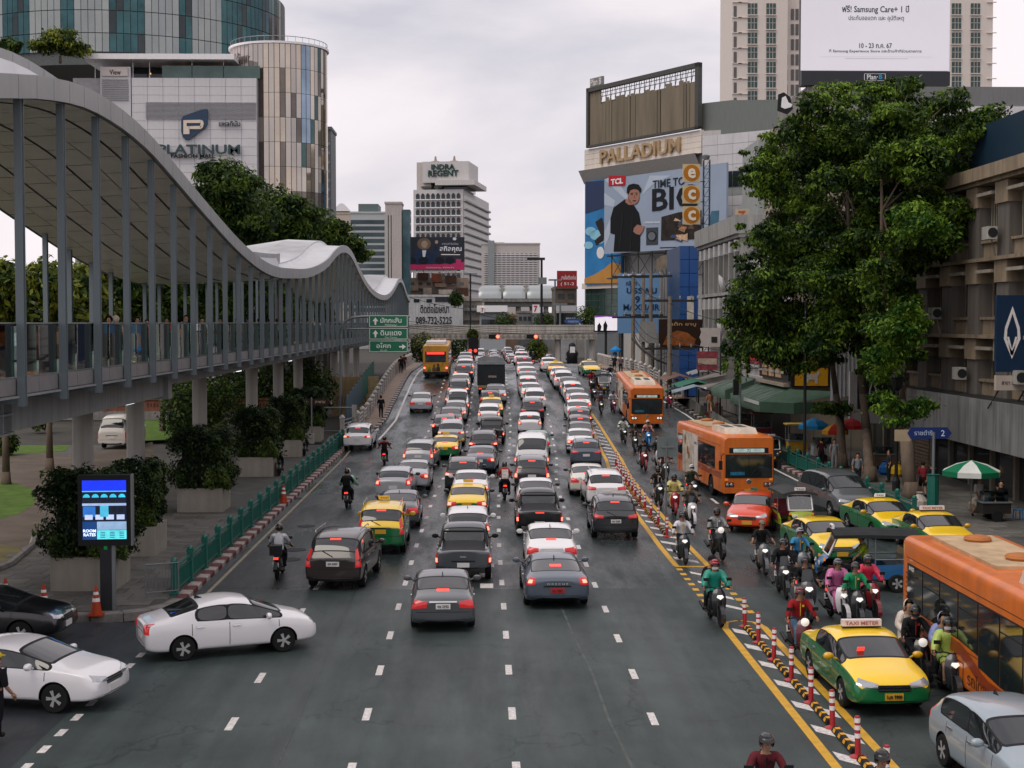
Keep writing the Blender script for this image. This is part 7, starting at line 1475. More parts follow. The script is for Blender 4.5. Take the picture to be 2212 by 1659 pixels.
# hair salon advert
Y=181;f=yf(Y);t=f.root('billboard','tall pale blue hair clinic advert behind the utility poles','billboard');fbox(t,'panel',mat('ad_hairblue','#6f97bf',.5,var=.08,scale=.15),*f.rect(1335,591,1424,720),0,.3)
ftext(t,f,'คลินิก',1352,607,1375,617,.31,'#1c3a5c',.04,.01);ftext(t,f,'ปรรพม',1353,618,1418,634,.31,'#1c3a5c',.04,.02);ftext(t,f,'9',1371,639,1382,655,.31,'#1c3a5c',.04,.03);ftext(t,f,'MAXHAIR',1346,657,1424,670,.31,'#1c3a5c',.04,.02);ftext(t,f,'CLINIC',1374,672,1400,676,.31,'#2c5a80',.03);fbox(t,'phone_pill',M_WHITEPAINT,*f.rect(1345,593,1384,600),.31,.34);ftext(t,f,'083-2984564',1347,594,1382,599,.35,'#22405c',.03,.01)
for px in(1345,1412):a=f.uz(px,720);MB().bb((a[0]-.15,.3,0),(a[0]+.15,.6,a[1]+6)).obj('post',M_DARKSTEEL,t)
f=yf(228);t=f.root('led_screen','small bright LED screen with two figures beside the footbridge','billboard');fbox(t,'screen',mat('led_small',(.85,.80,.86),.4,var=.05,emit=.55),*f.rect(1285,682,1333,714),0,.3);fpoly(t,f,'purple_edge',mat('led_purple','#8a4aa8',.4,emit=.4),[(1285,682),(1333,682),(1333,686),(1310,684),(1285,686)],.32,.02)
for px,h_ in((1294,18),(1307,22)):fpoly(t,f,'figure',M_BLACK,[(px-4,714),(px-4,714-h_*.6),(px-1,714-h_*.8),(px,714-h_),(px+2,714-h_*.8),(px+5,714-h_*.5),(px+3,714)],.33,.02)
fbox(t,'frame',M_BLACK,*f.rect(1283,680,1335,717),-.3,-.02);a=f.uz(1309,717);MB().tube((a[0],.2,0),(a[0],.2,a[1]),.2,8).obj('post',M_DARKSTEEL,t)
# the vertical eCC sign and its lattice tower
Y=215;f=yf(Y);t=f.root('lattice_sign','vertical sign of three lettered orange discs on a lattice tower','sign');M_ESQ=mat('ecc_square','#c8b48c',.5,var=.06);M_EDISC=mat('ecc_disc','#b0701c',.5,var=.08)
for k,(y0_,ch_) in enumerate(((355,'e'),(401,'c'),(446,'c'))):
 fbox(t,'sign_panel',M_ESQ,*f.rect(1474.5,y0_,1511.5,y0_+39),0,.5);fpoly(t,f,'disc',M_EDISC,ell(1493,y0_+19.5,17.5,18,24),.53,.04);ftext(t,f,ch_,1485,y0_+9,1502,y0_+31,.56,'#e4dcc8',.05,.03)
def lattice(parent,u0,u1,z0,z1,d,n,mt,name='lattice'):
 for u in(u0,u1):
  for dd in(d,d+(u1-u0)):MB().tube((u,dd,z0),(u,dd,z1),.07,4).obj('lattice_leg',mt,parent)
 for k in range(n):
  a_,b_=lerp(z0,z1,k/n),lerp(z0,z1,(k+1)/n);m=MB();m.tube((u0,d,a_),(u1,d,b_),.045,4);m.tube((u0,d,b_),(u1,d,b_),.045,4);m.tube((u1,d,a_),(u1,d+u1-u0,b_),.045,4);m.tube((u0,d,a_),(u0,d+u1-u0,b_),.045,4);m.obj('lattice_brace',mt,parent)
a=f.rect(1521,345,1532,700);lattice(t,a[0],a[1],0,a[3],0,24,M_DARKSTEEL)
for py in(392,436,482):b0,b1=f.uz(1511,py),f.uz(1524,py);MB().tube((b0[0],-.1,b0[1]),(b1[0],.2,b1[1]),.07,4).obj('sign_arm',M_DARKSTEEL,t)
a=f.uz(1526,343);MB().lathe([(.5,0),(.6,.5),(.2,.7)],10).obj('beacon',M_STEEL,t,loc=(a[0],.4,a[1]))
# convenience store roof sign peeking from the foliage
f=yf(150);t=f.root('store_sign','square cream store sign with an orange numeral beside the tree','sign');fbox(t,'panel',mat('store_cream','#a89a84',.5),*f.rect(1588,452,1617,492),0,.3);ftext(t,f,'ELEVEn',1591,470,1614,479,.31,'#3a3228',.04,.01);fpoly(t,f,'numeral',mat('store_orange','#a04a24',.5),[(1594,456),(1610,456),(1600,470),(1595,470),(1603,461),(1594,461)],.32,.03);a=f.uz(1602,492);MB().tube((a[0],.2,0),(a[0],.2,a[1]),.15,6).obj('post',M_DARKSTEEL,t)
# ---- concrete footbridge over the junction
t=thing('footbridge','pale concrete footbridge spanning the road beyond the crest','footbridge',(0,250,0));f=yf(250);M_FB=mat('footbridge_concrete',(.58,.54,.49),.7,var=.14,scale=.4,streak=.3)
for x0,x1 in((868,1015),(1017,1290)):
 a=f.rect(x0,704,x1,733);MB().bb((a[0],0,a[2]),(a[1],3.4,a[2]+1.0)).obj('beam',M_FB,t);n=int((x1-x0)/12)
 for k in range(n):u,v=lerp(a[0],a[1],k/n),lerp(a[0],a[1],(k+1)/n);MB().bb((u+.02,-.12,a[2]+1.0),(v-.02,.12,a[3])).obj('parapet_panel',M_FB,t);m=MB();m.prism([(u+.1,-.14,a[2]+.55),((u+v)/2,-.14,a[2]+.95),(v-.1,-.14,a[2]+.55),((u+v)/2,-.14,a[2]+.2)],(0,.13,0));m.obj('diamond_relief',mat('fb_dark',(.33,.31,.28),.8,streak=.3),t)
 MB().bb((a[0],-.2,a[3]),(a[1],.25,a[3]+.18)).obj('coping',M_FB,t)
for px in(892,1015,1206,1280):a=f.uz(px,733);MB().tube((a[0],1.5,0),(a[0],1.5,a[1]+.1),.5,12).obj('column',M_FB,t)
a=f.uz(1022,747);t=thing('warning_sign','black signal cabinet with a pair of orange lamps under the footbridge','traffic light',(a[0],240,gz(240)));MB().bb((-.7,0,2.6),(.9,.3,5.6)).obj('cabinet',M_BLACK,t);MB().tube((0,.15,0),(0,.15,2.6),.1,6).obj('post',M_DARKSTEEL,t)
for x in(-.4,.45):MB().lathe([(.28,0),(.24,.06)],12,axis='y').obj('lamp',M_LAMP,t,loc=(x,-.07,3.4))
for px,lab in((1075,'red traffic light on the footbridge above the queues'),(1157,'second red traffic light on the footbridge above the queues')):
 a=f.uz(px,727);t=thing('traffic_light',lab,'traffic light',(a[0],249.3,a[1]));MB().box((-.7,.1,0),(1.7,.3,.7)).obj('housing',M_BLACK,t);MB().lathe([(.3,0),(.26,.08)],14,axis='y').obj('lamp',mat('red_signal',(1,.12,.06),.3,var=0,emit=4),t,loc=(0,-.14,0))
a=P(1236,770,205);t=thing('signal_cabinet','black wrapped traffic signal with a white plate on the crest','traffic light',(a.x,205,gz(205)));m=MB();m.lathe([(.3,0),(.8,.3),(.75,1.6),(.9,2.2),(.5,2.7),(.5,3.4),(.2,3.7)],10);m.obj('body',M_BLACK,t,True);MB().box((0,-.75,2.7),(.7,.05,.9)).obj('plate',M_WHITEPAINT,t)
# ---- lamp posts, utility poles, cables
M_POLE=mat('weathered_concrete_pole',(.20,.165,.13),.85,var=.25,scale=1.2,streak=.2)
f=yf(230);a=f.uz(1188,575);t=thing('street_lamp','tall double-armed lamp post standing beyond the footbridge','street lamp',(a[0],262,0));q=262/230
MB().tube((0,0,0),(0,0,a[1]*q),.3,8,.2).obj('pole',M_DARKSTEEL,t);MB().bb((-2.6,-.3,a[1]*q-.1),(.6,.3,a[1]*q+.35)).obj('arm',M_DARKSTEEL,t);MB().bb((-.6,-.4,a[1]*q-4.4),(.9,.4,a[1]*q-3.2)).obj('equipment',M_STEEL,t)
for px,py,Y,lab in((1199,603,268,'thin pale mast beside the tall lamp post'),(1210,655,255,'white camera pole in front of the white shop canopy'),(1016,590,262,'dark utility pole behind the footbridge by the phone number wall')):
 a=P(px,py,Y);t=thing('mast',lab,'mast',(a.x,Y,0));MB().tube((0,0,0),(0,0,a.z),.16,8).obj('pole',M_STEEL if px>1100 else M_DARKSTEEL,t);MB().bb((-1.2,-.1,a.z-.3),(1.2,.1,a.z)).obj('arm',M_STEEL,t)
POLES=[(1368,590,152,'first utility pole from the road in front of the salon advert'),(1406,588,150,'second utility pole close behind the transformer'),(1390,590,160,'slim utility pole carrying the grey transformer box'),(1447,640,128,'utility pole standing among the market awnings')]
PT=[]
for px,py,Y,lab in POLES:
 a=P(px,py,Y);t=thing('utility_pole',lab,'utility pole',(a.x,Y,0));MB().tube((0,0,0),(0,0,a.z),.24,8,.18).obj('pole',M_POLE,t)
 for dz in(.4,4.6):MB().bb((-2.2,-.08,a.z-dz-.1),(2.2,.08,a.z-dz+.1)).obj('crossarm',M_DARKSTEEL,t);[MB().lathe([(.05,0),(.08,.1),(.05,.2),(.08,.25),(.03,.35)],8).obj('insulator',M_STEEL,t,loc=(x,0,a.z-dz+.1)) for x in(-1.9,-.9,.9,1.9)]
 if 'transformer' in lab:MB().bb((-.5,-.7,6.4),(.5,-.2,8.6)).obj('transformer',mat('transformer',(.25,.25,.24),.6),t)
 PT.append(a)
def cable(name,a,b,sag,label,r=.03,mt=None,group='overhead cables'):
 a,b=Vector(a),Vector(b);pts=[a.lerp(b,k/12)-Vector((0,0,sag*4*(k/12)*(1-k/12))) for k in range(13)]
 m=MB();m.path([p-a for p in pts],r,4);return m.obj(name,mt or M_BLACK,None,loc=a,label=label,cat='cable',group=group)
k=0
names=['between the first pole and the market pole','from the market pole towards the skyline','across the road to the skywalk end']
for i,dz in enumerate((.3,.3,4.5,5.2,6.0,6.4)):
 cable('cable',PT[0]+Vector((0,0,-dz)),PT[3]+Vector((0,0,-dz*.8)),.8+.1*i,'black cable, %s from the top, between the first pole and the market pole'%ORD[i],.035)
for i,dz in enumerate((.6,3.4,4.2,5.0)):cable('cable',PT[3]+Vector((0,0,-dz)),(21.5,96,9.0-dz*.6),.9,'black cable, %s from the top, from the market pole to the shops'%ORD[i],.035)
for i,(ya,yb) in enumerate(((700,712),(705,715),(709,719),(714,716))):cable('cable',P(880,ya-6,247),P(1330,yb,246),.7,'black cable, %s from the top, sagging along the footbridge'%ORD[i],.05)
for i,(x0,y0_,x1,y1_) in enumerate(((880,641,1010,668),(1015,672,1100,690))):cable('cable',P(x0,y0_,270),P(x1,y1_,268),.3,'black cable crossing in front of the %s'%('phone number wall','corner store')[i],.06)
m=MB();m.path([(14.6,141,7.0),(15.2,138,6.0),(16.4,135,5.0),(17.4,133,4.6)],.12,5);m.obj('cable_bundle',M_BLACK,None,label='thick black cable bundle sweeping down from the utility poles',cat='cable')
for x,y,h_,lab,kind in((20.6,71.8,5.0,'black lantern-topped lamp post beside the thickest tree trunk','lantern'),(18.4,82.5,9.5,'tall dark lamp post with a yellow flag behind the fence','dark'),(17.9,100.5,6.5,'grey bowl-headed lamp post by the restaurant awning','bowl')):
 t=thing('street_lamp',lab,'street lamp',(x,y,.14));MB().tube((0,0,0),(0,0,h_),.09,8).obj('pole',M_DARKSTEEL if kind!='bowl' else M_STEEL,t);MB().lathe([(.2,0),(.2,.5),(.12,.7)],10).obj('base',M_DARKSTEEL,t)
 if kind=='lantern':m=MB();m.lathe([(.12,h_),(.25,h_+.1),(.32,h_+.6),(.36,h_+.65),(.1,h_+.95),(.02,h_+1.1)],6);m.obj('lantern',M_BLACK,t)
 elif kind=='bowl':m=MB();m.lathe([(.1,h_),(.45,h_+.25),(.5,h_+.35),(.1,h_+.4)],14);m.obj('lamp_bowl',M_STEEL,t);MB().box((-.3,0,3.9),(.35,.3,1.1)).obj('signal_box',M_BLACK,t)
 else:m=MB();m.prism([(.1,0,6.1),(.75,0,6.9),(.72,0,5.6),(.45,0,5.7),(.4,0,6.2)],(0,.02,0));m.obj('flag',mat('yellow_flag','#9a7420',.7),t)
t=thing('street_name_sign','blue street name sign numbered 2 on a green-based post','sign',(19.7,63.0,.14));MB().tube((0,0,0),(0,0,3.6),.07,8).obj('post',M_STEEL,t);MB().lathe([(.34,0),(.34,.3),(.26,.35),(.26,1.7),(.3,1.75)],8).obj('base',M_GREEN,t);m=MB();m.prism([(-1.0,0,3.3),(-1.15,0,3.55),(-1.0,0,3.8),(.6,0,3.8),(.8,0,3.55),(.6,0,3.3)],(0,.06,0));m.obj('blade',mat('street_blue','#0c2a6a',.4),t);text('ราชดำริ',t,(-.45,-.012,3.57),.8,.22,'#c0d0e8',depth=.01);text('2',t,(.4,-.012,3.55),None,.26,'#d0dcf0',depth=.01);MB().bb((-1.7,.02,3.2),(-1.0,.06,3.7)).obj('side_plate',mat('cream_plate','#a89880',.5),t)
t=thing('street_name_sign','small blue oval street sign by the footbridge','sign',(P(1238,694,246).x,246,P(1238,694,246).z));m=MB();m.prism([(x,0,z) for x,z in ell(0,0,1.5,.5)],(0,.1,0));m.obj('plate',mat('oval_blue','#1c4a8a',.4),t);text('ราชปรารภ',t,(0,-.02,0),1.8,.4,'#c8d4e8',depth=.02)
# ================================================================ vegetation
def leaf_mat(name,dark,light,trans=.25):
 m=bpy.data.materials.new(name);m.use_nodes=True;nt=m.node_tree;N=nt.nodes.new;L=nt.links.new;b=nt.nodes['Principled BSDF'];b.inputs['Roughness'].default_value=.55;b.inputs['Specular IOR Level'].default_value=.2
 g=N('ShaderNodeNewGeometry');tc=N('ShaderNodeTexCoord');nz=N('ShaderNodeTexNoise');nz.inputs['Scale'].default_value=.55;nz.inputs['Detail'].default_value=3;L(tc.outputs['Object'],nz.inputs['Vector'])
 ad=N('ShaderNodeMath');ad.operation='MULTIPLY_ADD';ad.inputs[1].default_value=.55;L(g.outputs['Random Per Island'],ad.inputs[0]);mr=N('ShaderNodeMapRange');mr.inputs[1].default_value=.35;mr.inputs[2].default_value=.7;mr.inputs[3].default_value=-.1;mr.inputs[4].default_value=.5;L(nz.outputs[0],mr.inputs[0]);L(mr.outputs[0],ad.inputs[2])
 r=N('ShaderNodeValToRGB');r.color_ramp.elements[0].color=(*dark,1);r.color_ramp.elements[1].color=(*light,1);r.color_ramp.elements[0].position=.28;r.color_ramp.elements[1].position=.95;L(ad.outputs[0],r.inputs[0]);L(r.outputs[0],b.inputs['Base Color'])
 t=N('ShaderNodeBsdfTranslucent');L(r.outputs[0],t.inputs[0]);x=N('ShaderNodeMixShader');x.inputs[0].default_value=trans;L(b.outputs[0],x.inputs[1]);L(t.outputs[0],x.inputs[2]);L(x.outputs[0],nt.nodes['Material Output'].inputs[0]);return m
M_LEAF=leaf_mat('tree_leaves',(.006,.026,.005),(.20,.33,.03),.2);M_LEAFD=leaf_mat('dark_leaves',(.012,.034,.008),(.13,.20,.025));M_LEAFY=leaf_mat('yellow_leaves',(.02,.05,.008),(.30,.32,.035));M_HEDGE=leaf_mat('hedge_leaves',(.006,.02,.007),(.11,.17,.03),.18)
M_BARK=mat('bark',(.13,.10,.075),.9,var=.35,scale=3,bump=.8,bscale=10,stretch=(1,1,.25))
def leaves(clumps,n,size,seed,shell=.45,droop=.25,cube=False,asp=.42,fuzz=.0):
 """leaf blades spread through ellipsoids (centre, radii)"""
 g=np.random.default_rng(seed);c=np.array([k[0] for k in clumps]);r=np.array([k[1] for k in clumps]);wv=(r[:,0]*r[:,1]+r[:,1]*r[:,2]+r[:,0]*r[:,2]);i=g.choice(len(clumps),n,p=wv/wv.sum())
 d=g.normal(size=(n,3));d/=np.linalg.norm(d,axis=1)[:,None]
 if cube:d=np.sign(d)*np.abs(d)**.45;d/=np.maximum(1,np.abs(d).max(1))[:,None]
 q=(1-shell*g.random(n)**1.3+fuzz*np.abs(g.normal(size=n)))[:,None]*(1+.16*np.sin(d[:,[0]]*9+i[:,None])*np.sin(d[:,[2]]*8+d[:,[1]]*7));p=c[i]+d*r[i]*q
 nr=d*.7+g.normal(size=(n,3))*.55+np.array([0,0,.55]);nr/=np.linalg.norm(nr,axis=1)[:,None];a=g.normal(size=(n,3))+d*.8+np.array([0,0,-droop*3]);a-=nr*(a*nr).sum(1)[:,None];a/=np.linalg.norm(a,axis=1)[:,None];b=np.cross(nr,a);s=(size*g.uniform(.6,1.35,n))[:,None]
 v=np.stack([p-a*s*.5,p+b*s*asp*.5,p+a*s*.5-nr*s*.12,p-b*s*asp*.5],1).reshape(-1,3)
 me=bpy.data.meshes.new('leaves');me.vertices.add(4*n);me.vertices.foreach_set('co',v.ravel());me.loops.add(4*n);me.loops.foreach_set('vertex_index',np.arange(4*n));me.polygons.add(n);me.polygons.foreach_set('loop_start',np.arange(0,4*n,4));me.update(calc_edges=True);return me
def tree(label,base,trunk,clumps,n,size,mt,seed,r0=.3,group=None,limbs=10,droop=.25,name='tree',sub=6):
 b=Vector(base);t=thing(name,label,'tree',b,group=group);rg=random.Random(seed);m=MB();pts=[Vector(p)-b for p in trunk]
 for k in range(len(pts)-1):m.tube(pts[k],pts[k+1],lerp(r0,r0*.22,k/(len(pts)-1)),9,lerp(r0,r0*.22,(k+1)/(len(pts)-1)))
 m.lathe([(r0*1.5,-.05),(r0*1.15,.35),(r0,.8)],9);m.obj('trunk',M_BARK,t,True);cl=[(Vector(c)-b,r) for c,r in clumps]
 for c,r in rg.sample(cl,min(limbs,len(cl))):
  s=pts[-1] if rg.random()<.6 else pts[-2].lerp(pts[-1],.6);mid=s.lerp(c,.5)+Vector((0,0,.6));MB().path([s,mid,c],r0*.2,6,taper=.3).obj('limb',M_BARK,t)
 sm_=[]
 for c,r in cl:
  sm_.append((c,[v*.9 for v in r]))
  for _ in range(sub):d=Vector((rg.uniform(-1,1),rg.uniform(-1,1),rg.uniform(-.7,1))).normalized();sm_.append((c+Vector([d[k]*r[k]*.85 for k in range(3)]),[v*rg.uniform(.3,.55)*q_ for v,q_ in zip(r,(1.1,1.1,.6))]))
 me=leaves([(tuple(c),r) for c,r in sm_],n,size,seed,.6,droop=droop,fuzz=.16);me.materials.append(mt);ob('crown',me,t);return t
def vc(lst,Y,dy=1.0,fx=None):
 """clumps given as picture ellipses at a depth"""
 o=[]
 for k,(x,y,rx,ry) in enumerate(lst):
  Yk=(fx(x) if fx else Y)+((k*37)%7-3)/3*dy;p=P(x,y,Yk);q=Yk/F;o.append((p,(rx*q,(rx+ry)*.5*q,ry*q)))
 return o
def tp(lst,Y):return[P(x,y,Y) for x,y in lst]
CROWN=[(1735,250),(1760,190),(1790,178),(1830,184),(1860,172),(1900,188),(1960,174),(2000,194),(2060,205),(2120,228),(2180,238),(2185,258),(2135,288),(2088,300),(2105,340),(2118,400),(2085,450),(2100,490),(2055,530),(1995,560),(1955,600),(1950,680),(1985,720),(1960,760),(1930,800),(1890,790),(1850,745),(1800,765),(1760,780),(1690,770),(1640,735),(1595,735),(1575,715),(1580,640),(1605,600),(1622,560),(1645,500),(1640,440),(1622,385),(1645,330),(1662,290),(1700,270)]
def inside(x,y,poly):
 c=False;j=len(poly)-1
 for i in range(len(poly)):
  (a,b),(d,e)=poly[i],poly[j]
  if(b>y)!=(e>y) and x<(d-a)*(y-b)/(e-b)+a:c=not c
  j=i
 return c
rcw=random.Random(21);CL={1:[],2:[],3:[]};pts_=[]
cen_=(1850,440);CROWN=[(cen_[0]+(a-cen_[0])*1.05,cen_[1]+(b-cen_[1])*(1.05 if b>440 else .97)) for a,b in CROWN]
while len(pts_)<190:
 x,y=rcw.uniform(1550,2215),rcw.uniform(150,815)
 if inside(x,y,CROWN) and all((x-a)**2+((y-b)*1.35)**2>25**2 for a,b in pts_):pts_.append((x,y))
for x,y in pts_:
 k=3 if x<1725-(y-400)*-.12 else(2 if x<1880 else 1);e_=min(1,min(math.hypot(x-a,y-b) for a,b in CROWN)/60);r=rcw.uniform(36,52)*(.62+.38*e_);CL[k].append((x,y,r,r*rcw.uniform(.58,.8)))
W_=[(1690,785,36,15),(1740,792,30,13),(1650,765,26,13),(1610,330,12,6),(1600,490,11,7),(1588,530,11,7),(1600,560,13,8),(1565,770,6,40),(1592,785,6,44),(1613,770,7,46)]
X_=[(1942,895,50,22),(1995,880,34,18),(1900,872,30,22),(1960,862,34,24),(1920,842,32,26),(1950,800,34,26)]
b1,b2,b3=G(1968,1077,.14),G(1879,1040,.14),G(1820,1010,.14)
X_=[(1935,730,52,46),(1900,790,42,38),(1960,680,34,24),(1942,895,52,24),(1990,880,34,18),(1905,868,30,22),(1975,480,52,36),(2020,500,34,26)]
TREE1=tree('tall street tree with a thick pale trunk beside the lantern lamp post',(b1 .x,b1 .y,.14),[(b1 .x,b1 .y,.1)]+[(b1 .x-.1,b1 .y+.6,3)]+tp([(1948,870),(1934,780),(1918,660),(1905,540),(1905,400)],b1 .y+7),vc(CL[1],77,3),72000,.27,M_LEAF,11,.34,'street trees along the shop pavement',12)
me=leaves([(tuple(c-Vector((b1 .x,b1 .y,.14))),r) for c,r in vc([(x+dx,y+dy,rx*.55,ry*.42) for x,y,rx,ry in X_+[(1945,735,44,34),(1915,780,36,30),(1975,700,34,22)] for dx,dy in((-rx*.5,-ry*.4),(rx*.55,-ry*.1),(-rx*.1,ry*.6),(rx*.1,-ry*.8))],70.5,.6)],9000,.27,19,1.0,.4,fuzz=.38);me.materials.append(leaf_mat('young_leaves',(.02,.075,.008),(.26,.42,.04),.3));ob('young_shoots',me,TREE1)
tree('broad dark street tree on the middle trunk',(b2 .x,b2 .y,.14),[(b2 .x,b2 .y,.1)]+tp([(1872,930),(1864,850),(1856,760),(1840,600),(1830,420)],b2 .y+5),vc(CL[2],81,3),66000,.27,M_LEAF,12,.30,'street trees along the shop pavement',12)
tree('drooping street tree with hanging vines nearest the market',(b3 .x,b3 .y,.14),[(b3 .x,b3 .y,.1)]+tp([(1815,900),(1806,850),(1795,760),(1760,600),(1730,450)],b3 .y+3),vc(CL[3]+W_+[(1810,885,40,15),(1780,880,24,12)],85,3),52000,.28,M_LEAF,13,.26,'street trees along the shop pavement',12,droop=.5)
# big trees between the skywalk and the mall
for i,(lst,bx,lab) in enumerate((([(490,395,62,50),(445,445,55,45),(520,470,75,50),(470,510,60,40)],485,'tall dark tree rising over the skywalk in front of the mall sign'),([(580,445,65,45),(640,475,60,42),(600,510,80,40),(550,530,60,40)],600,'spreading dark tree in front of the round mirrored tower'),([(690,505,52,36),(740,530,46,28),(770,550,30,16),(700,550,50,30)],710,'smaller dark tree at the wave of the skywalk roof'))):
 Y=132+10*i;bp=P(bx,700,Y);tree(lab,(bp.x,Y,0),[(bp.x,Y,0),(bp.x+.3,Y,7),(bp.x-.2,Y,13)],vc(lst,Y,2),22000,.50,M_LEAFD,20+i,.4,'big trees before the mall')
fxb=lambda x:78000/(1040-x)
for i,(x,lab,mt) in enumerate(((10,'yellow-green tree at the picture edge behind the skywalk',M_LEAFY),(105,'leafy tree behind the first skywalk bays',M_LEAFY),(190,'tree behind the vendor racks of the skywalk',M_LEAFY),(275,'tree behind the headscarved walkers',M_LEAFD),(350,'dark tree behind the red-shirted walker',M_LEAFD),(430,'dark tree behind the middle of the skywalk',M_LEAFD),(510,'dark tree behind the green hoardings',M_LEAFD),(590,'dark tree behind the far half of the skywalk',M_LEAFD),(650,'dark tree behind the far end of the skywalk',M_LEAFD))):
 Y=fxb(x);bp=P(x,800,Y);tree(lab,(bp.x,Y,0),[(bp.x,Y,0),(bp.x,Y,4),(bp.x+.3,Y,7.5)],vc([(x,610,48,52),(x-20,660,52,50),(x+25,680,50,46),(x,740,46,36)],Y,1),7000,.48 if x<300 else .6,mt,40+i,.22,'trees behind the skywalk',4)
for i,(x,y,o_) in enumerate(PLANTERS):
 t=thing('hedge','clipped dark bush growing out of the %s planter'%o_,'bush',(x,y,1.0),group='clipped bushes in the planters');h_=1.3 if i!=1 else 1.0;q_=(1.42,1.0,1.4,1.3,1.2,1.2)[i]
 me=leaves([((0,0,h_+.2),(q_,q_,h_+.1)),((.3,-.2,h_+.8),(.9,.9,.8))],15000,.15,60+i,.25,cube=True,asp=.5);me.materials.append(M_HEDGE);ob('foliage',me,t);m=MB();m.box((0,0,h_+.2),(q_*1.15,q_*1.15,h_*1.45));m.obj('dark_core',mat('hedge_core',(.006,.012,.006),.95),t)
 MB().tube((0,0,0),(0,0,.6),.12,7).obj('stem',M_BARK,t)
def bush(label,p,rad,n,size,mt,seed,stem=True):
 t=thing('bush',label,'bush',p);me=leaves([((0,0,rad[2]),rad)],n,size,seed,.6);me.materials.append(mt);ob('foliage',me,t);MB().tube((0,0,-.1),(0,0,rad[2]),.08,6).obj('stem',M_BARK,t)
bp=P(130,118,197);tree('roof garden tree on the mall terrace',(bp.x,197,bp.z-1),[(bp.x,197,bp.z-1.2),(bp.x,197,bp.z)],vc([(130,85,45,24),(100,100,30,18),(165,108,30,16)],197,1),3500,.6,M_LEAFY,80,.15,limbs=3);bp=P(20,120,197);tree('small dark roof garden tree at the picture edge',(bp.x,197,bp.z-1),[(bp.x,197,bp.z-1.2),(bp.x,197,bp.z)],vc([(22,100,24,16),(5,106,18,12)],197,1),1500,.6,M_LEAFD,81,.15,limbs=2)
for i,(x,y,Y,r,lab) in enumerate(((915,752,236,2.6,'bush beside the yellow bus under the footbridge'),(952,745,258,3.2,'dark bush under the left half of the footbridge'),(985,742,262,3.0,'bush under the footbridge behind the red light'),(1160,754,244,1.7,'light green bush in the median under the footbridge'),(1090,700,290,2.4,'shrub growing by the brown stall building'),(985,646,299,1.6,'creeper on the roof of the phone number building'),(1021,722,248,.9,'small tuft growing on the footbridge joint'),(1178,698,282,2.2,'palm-like shrub at the foot of the tall lamp post'),(1268,690,262,2.6,'palm clump by the glass entrance'))):
 a=P(x,y,Y);bush(lab,(a.x,Y,max(gz(Y) if y>730 else 0,a.z-r)),(r,r,r),1600,.5 if Y>200 else .3,M_LEAFD if i%3 else M_LEAFY,90+i)
for i in range(9):bush('dark shrub behind the brown boundary wall, %s from the road'%ORD[i],(-15.5-i*3.6,131+i%3,0),(2.6,2.0,2.7+.5*(i%2)),2600,.4,M_LEAFD,130+i)
for i in range(3):bush('dark shrub in the shade of the far skywalk, %s from the gate'%ORD[i],(-20.5-.3*i,112-i*4.6,0),(1.6,2.2,2.2),2200,.32,M_LEAFD,150+i)
for i,(x,y,r,lab) in enumerate(((10,985,.9,'low bush at the lawn edge'),(85,930,1.2,'planting bed bush before the trees'),(520,905,2.0,'dark shrub behind the third planter'),(650,900,2.2,'dark shrub behind the direction sign'),(690,880,2.0,'dark shrub under the skywalk by the gate'))):
 d=ray(x,y);k=(.1-EYE)/d.z;bush(lab,(d.x*k,d.y*k,.12),(r,r,r),2200,.24,M_LEAFD,110+i)
def umbrella(label,x,y,z,r,h,cols,base=True):
 t=thing('umbrella',label,'umbrella',(x,y,z));MB().tube((0,0,0),(0,0,h+.45),.025,6).obj('pole',M_STEEL,t);n=8
 for k in range(n):
  a,b=2*math.pi*k/n,2*math.pi*(k+1)/n;c=cols[k%len(cols)];m=MB();q=lambda t_,s,zz:(r*s*math.cos(t_),r*s*math.sin(t_),zz);m.add([(0,0,h+.45),q(a,.55,h+.27),q(b,.55,h+.27)],[(0,1,2)]);m.add([q(a,.55,h+.27),q(b,.55,h+.27),q(b,1,h),q(a,1,h)],[(0,1,2,3)]);m.add([q(a,1,h),q(b,1,h),q(b,1,h-.22),q(a,1,h-.22)],[(0,1,2,3)]);m.obj('gore',mat('canvas_'+c,c,.7,var=.12),t)
  MB().tube((0,0,h+.3),q(a,1,h-.02),.012,4).obj('rib',M_STEEL,t)
 return t
umbrella('green and white market umbrella beside the green fence end',20.9,61.6,.14,1.25,2.05,['#0e6a48','#c9cdc9']);umbrella('bright blue umbrella over a food cart behind the trunks',20.3,88.5,.14,.95,2.1,['#1c7cb0']);umbrella('yellow umbrella next to the blue one',21.2,86.8,.14,.8,1.9,['#c08a20','#a83020']);umbrella('red umbrella behind the middle trunk',22.2,87.0,.14,.8,2.2,['#b02a2a'])
for i,(px,py,c) in enumerate(((1278,772,'#b08aa8'),(1291,762,'#b8a8b4'),(1304,764,'#5a4a58'),(1330,790,'#1c7cc0'))):
 p=G(px,py);umbrella('%s umbrella carried on the crowded bridge footpath'%('pink','pale lilac','dark purple','blue')[i],p.x,p.y,p.z+.14,.65,1.75,[c]);person('walk',(p.x-.1,p.y,p.z+.14),-90,'pedestrian under the %s umbrella on the bridge footpath'%('pink','pale lilac','dark purple','blue')[i],top=c,group='pedestrians',lod=2)
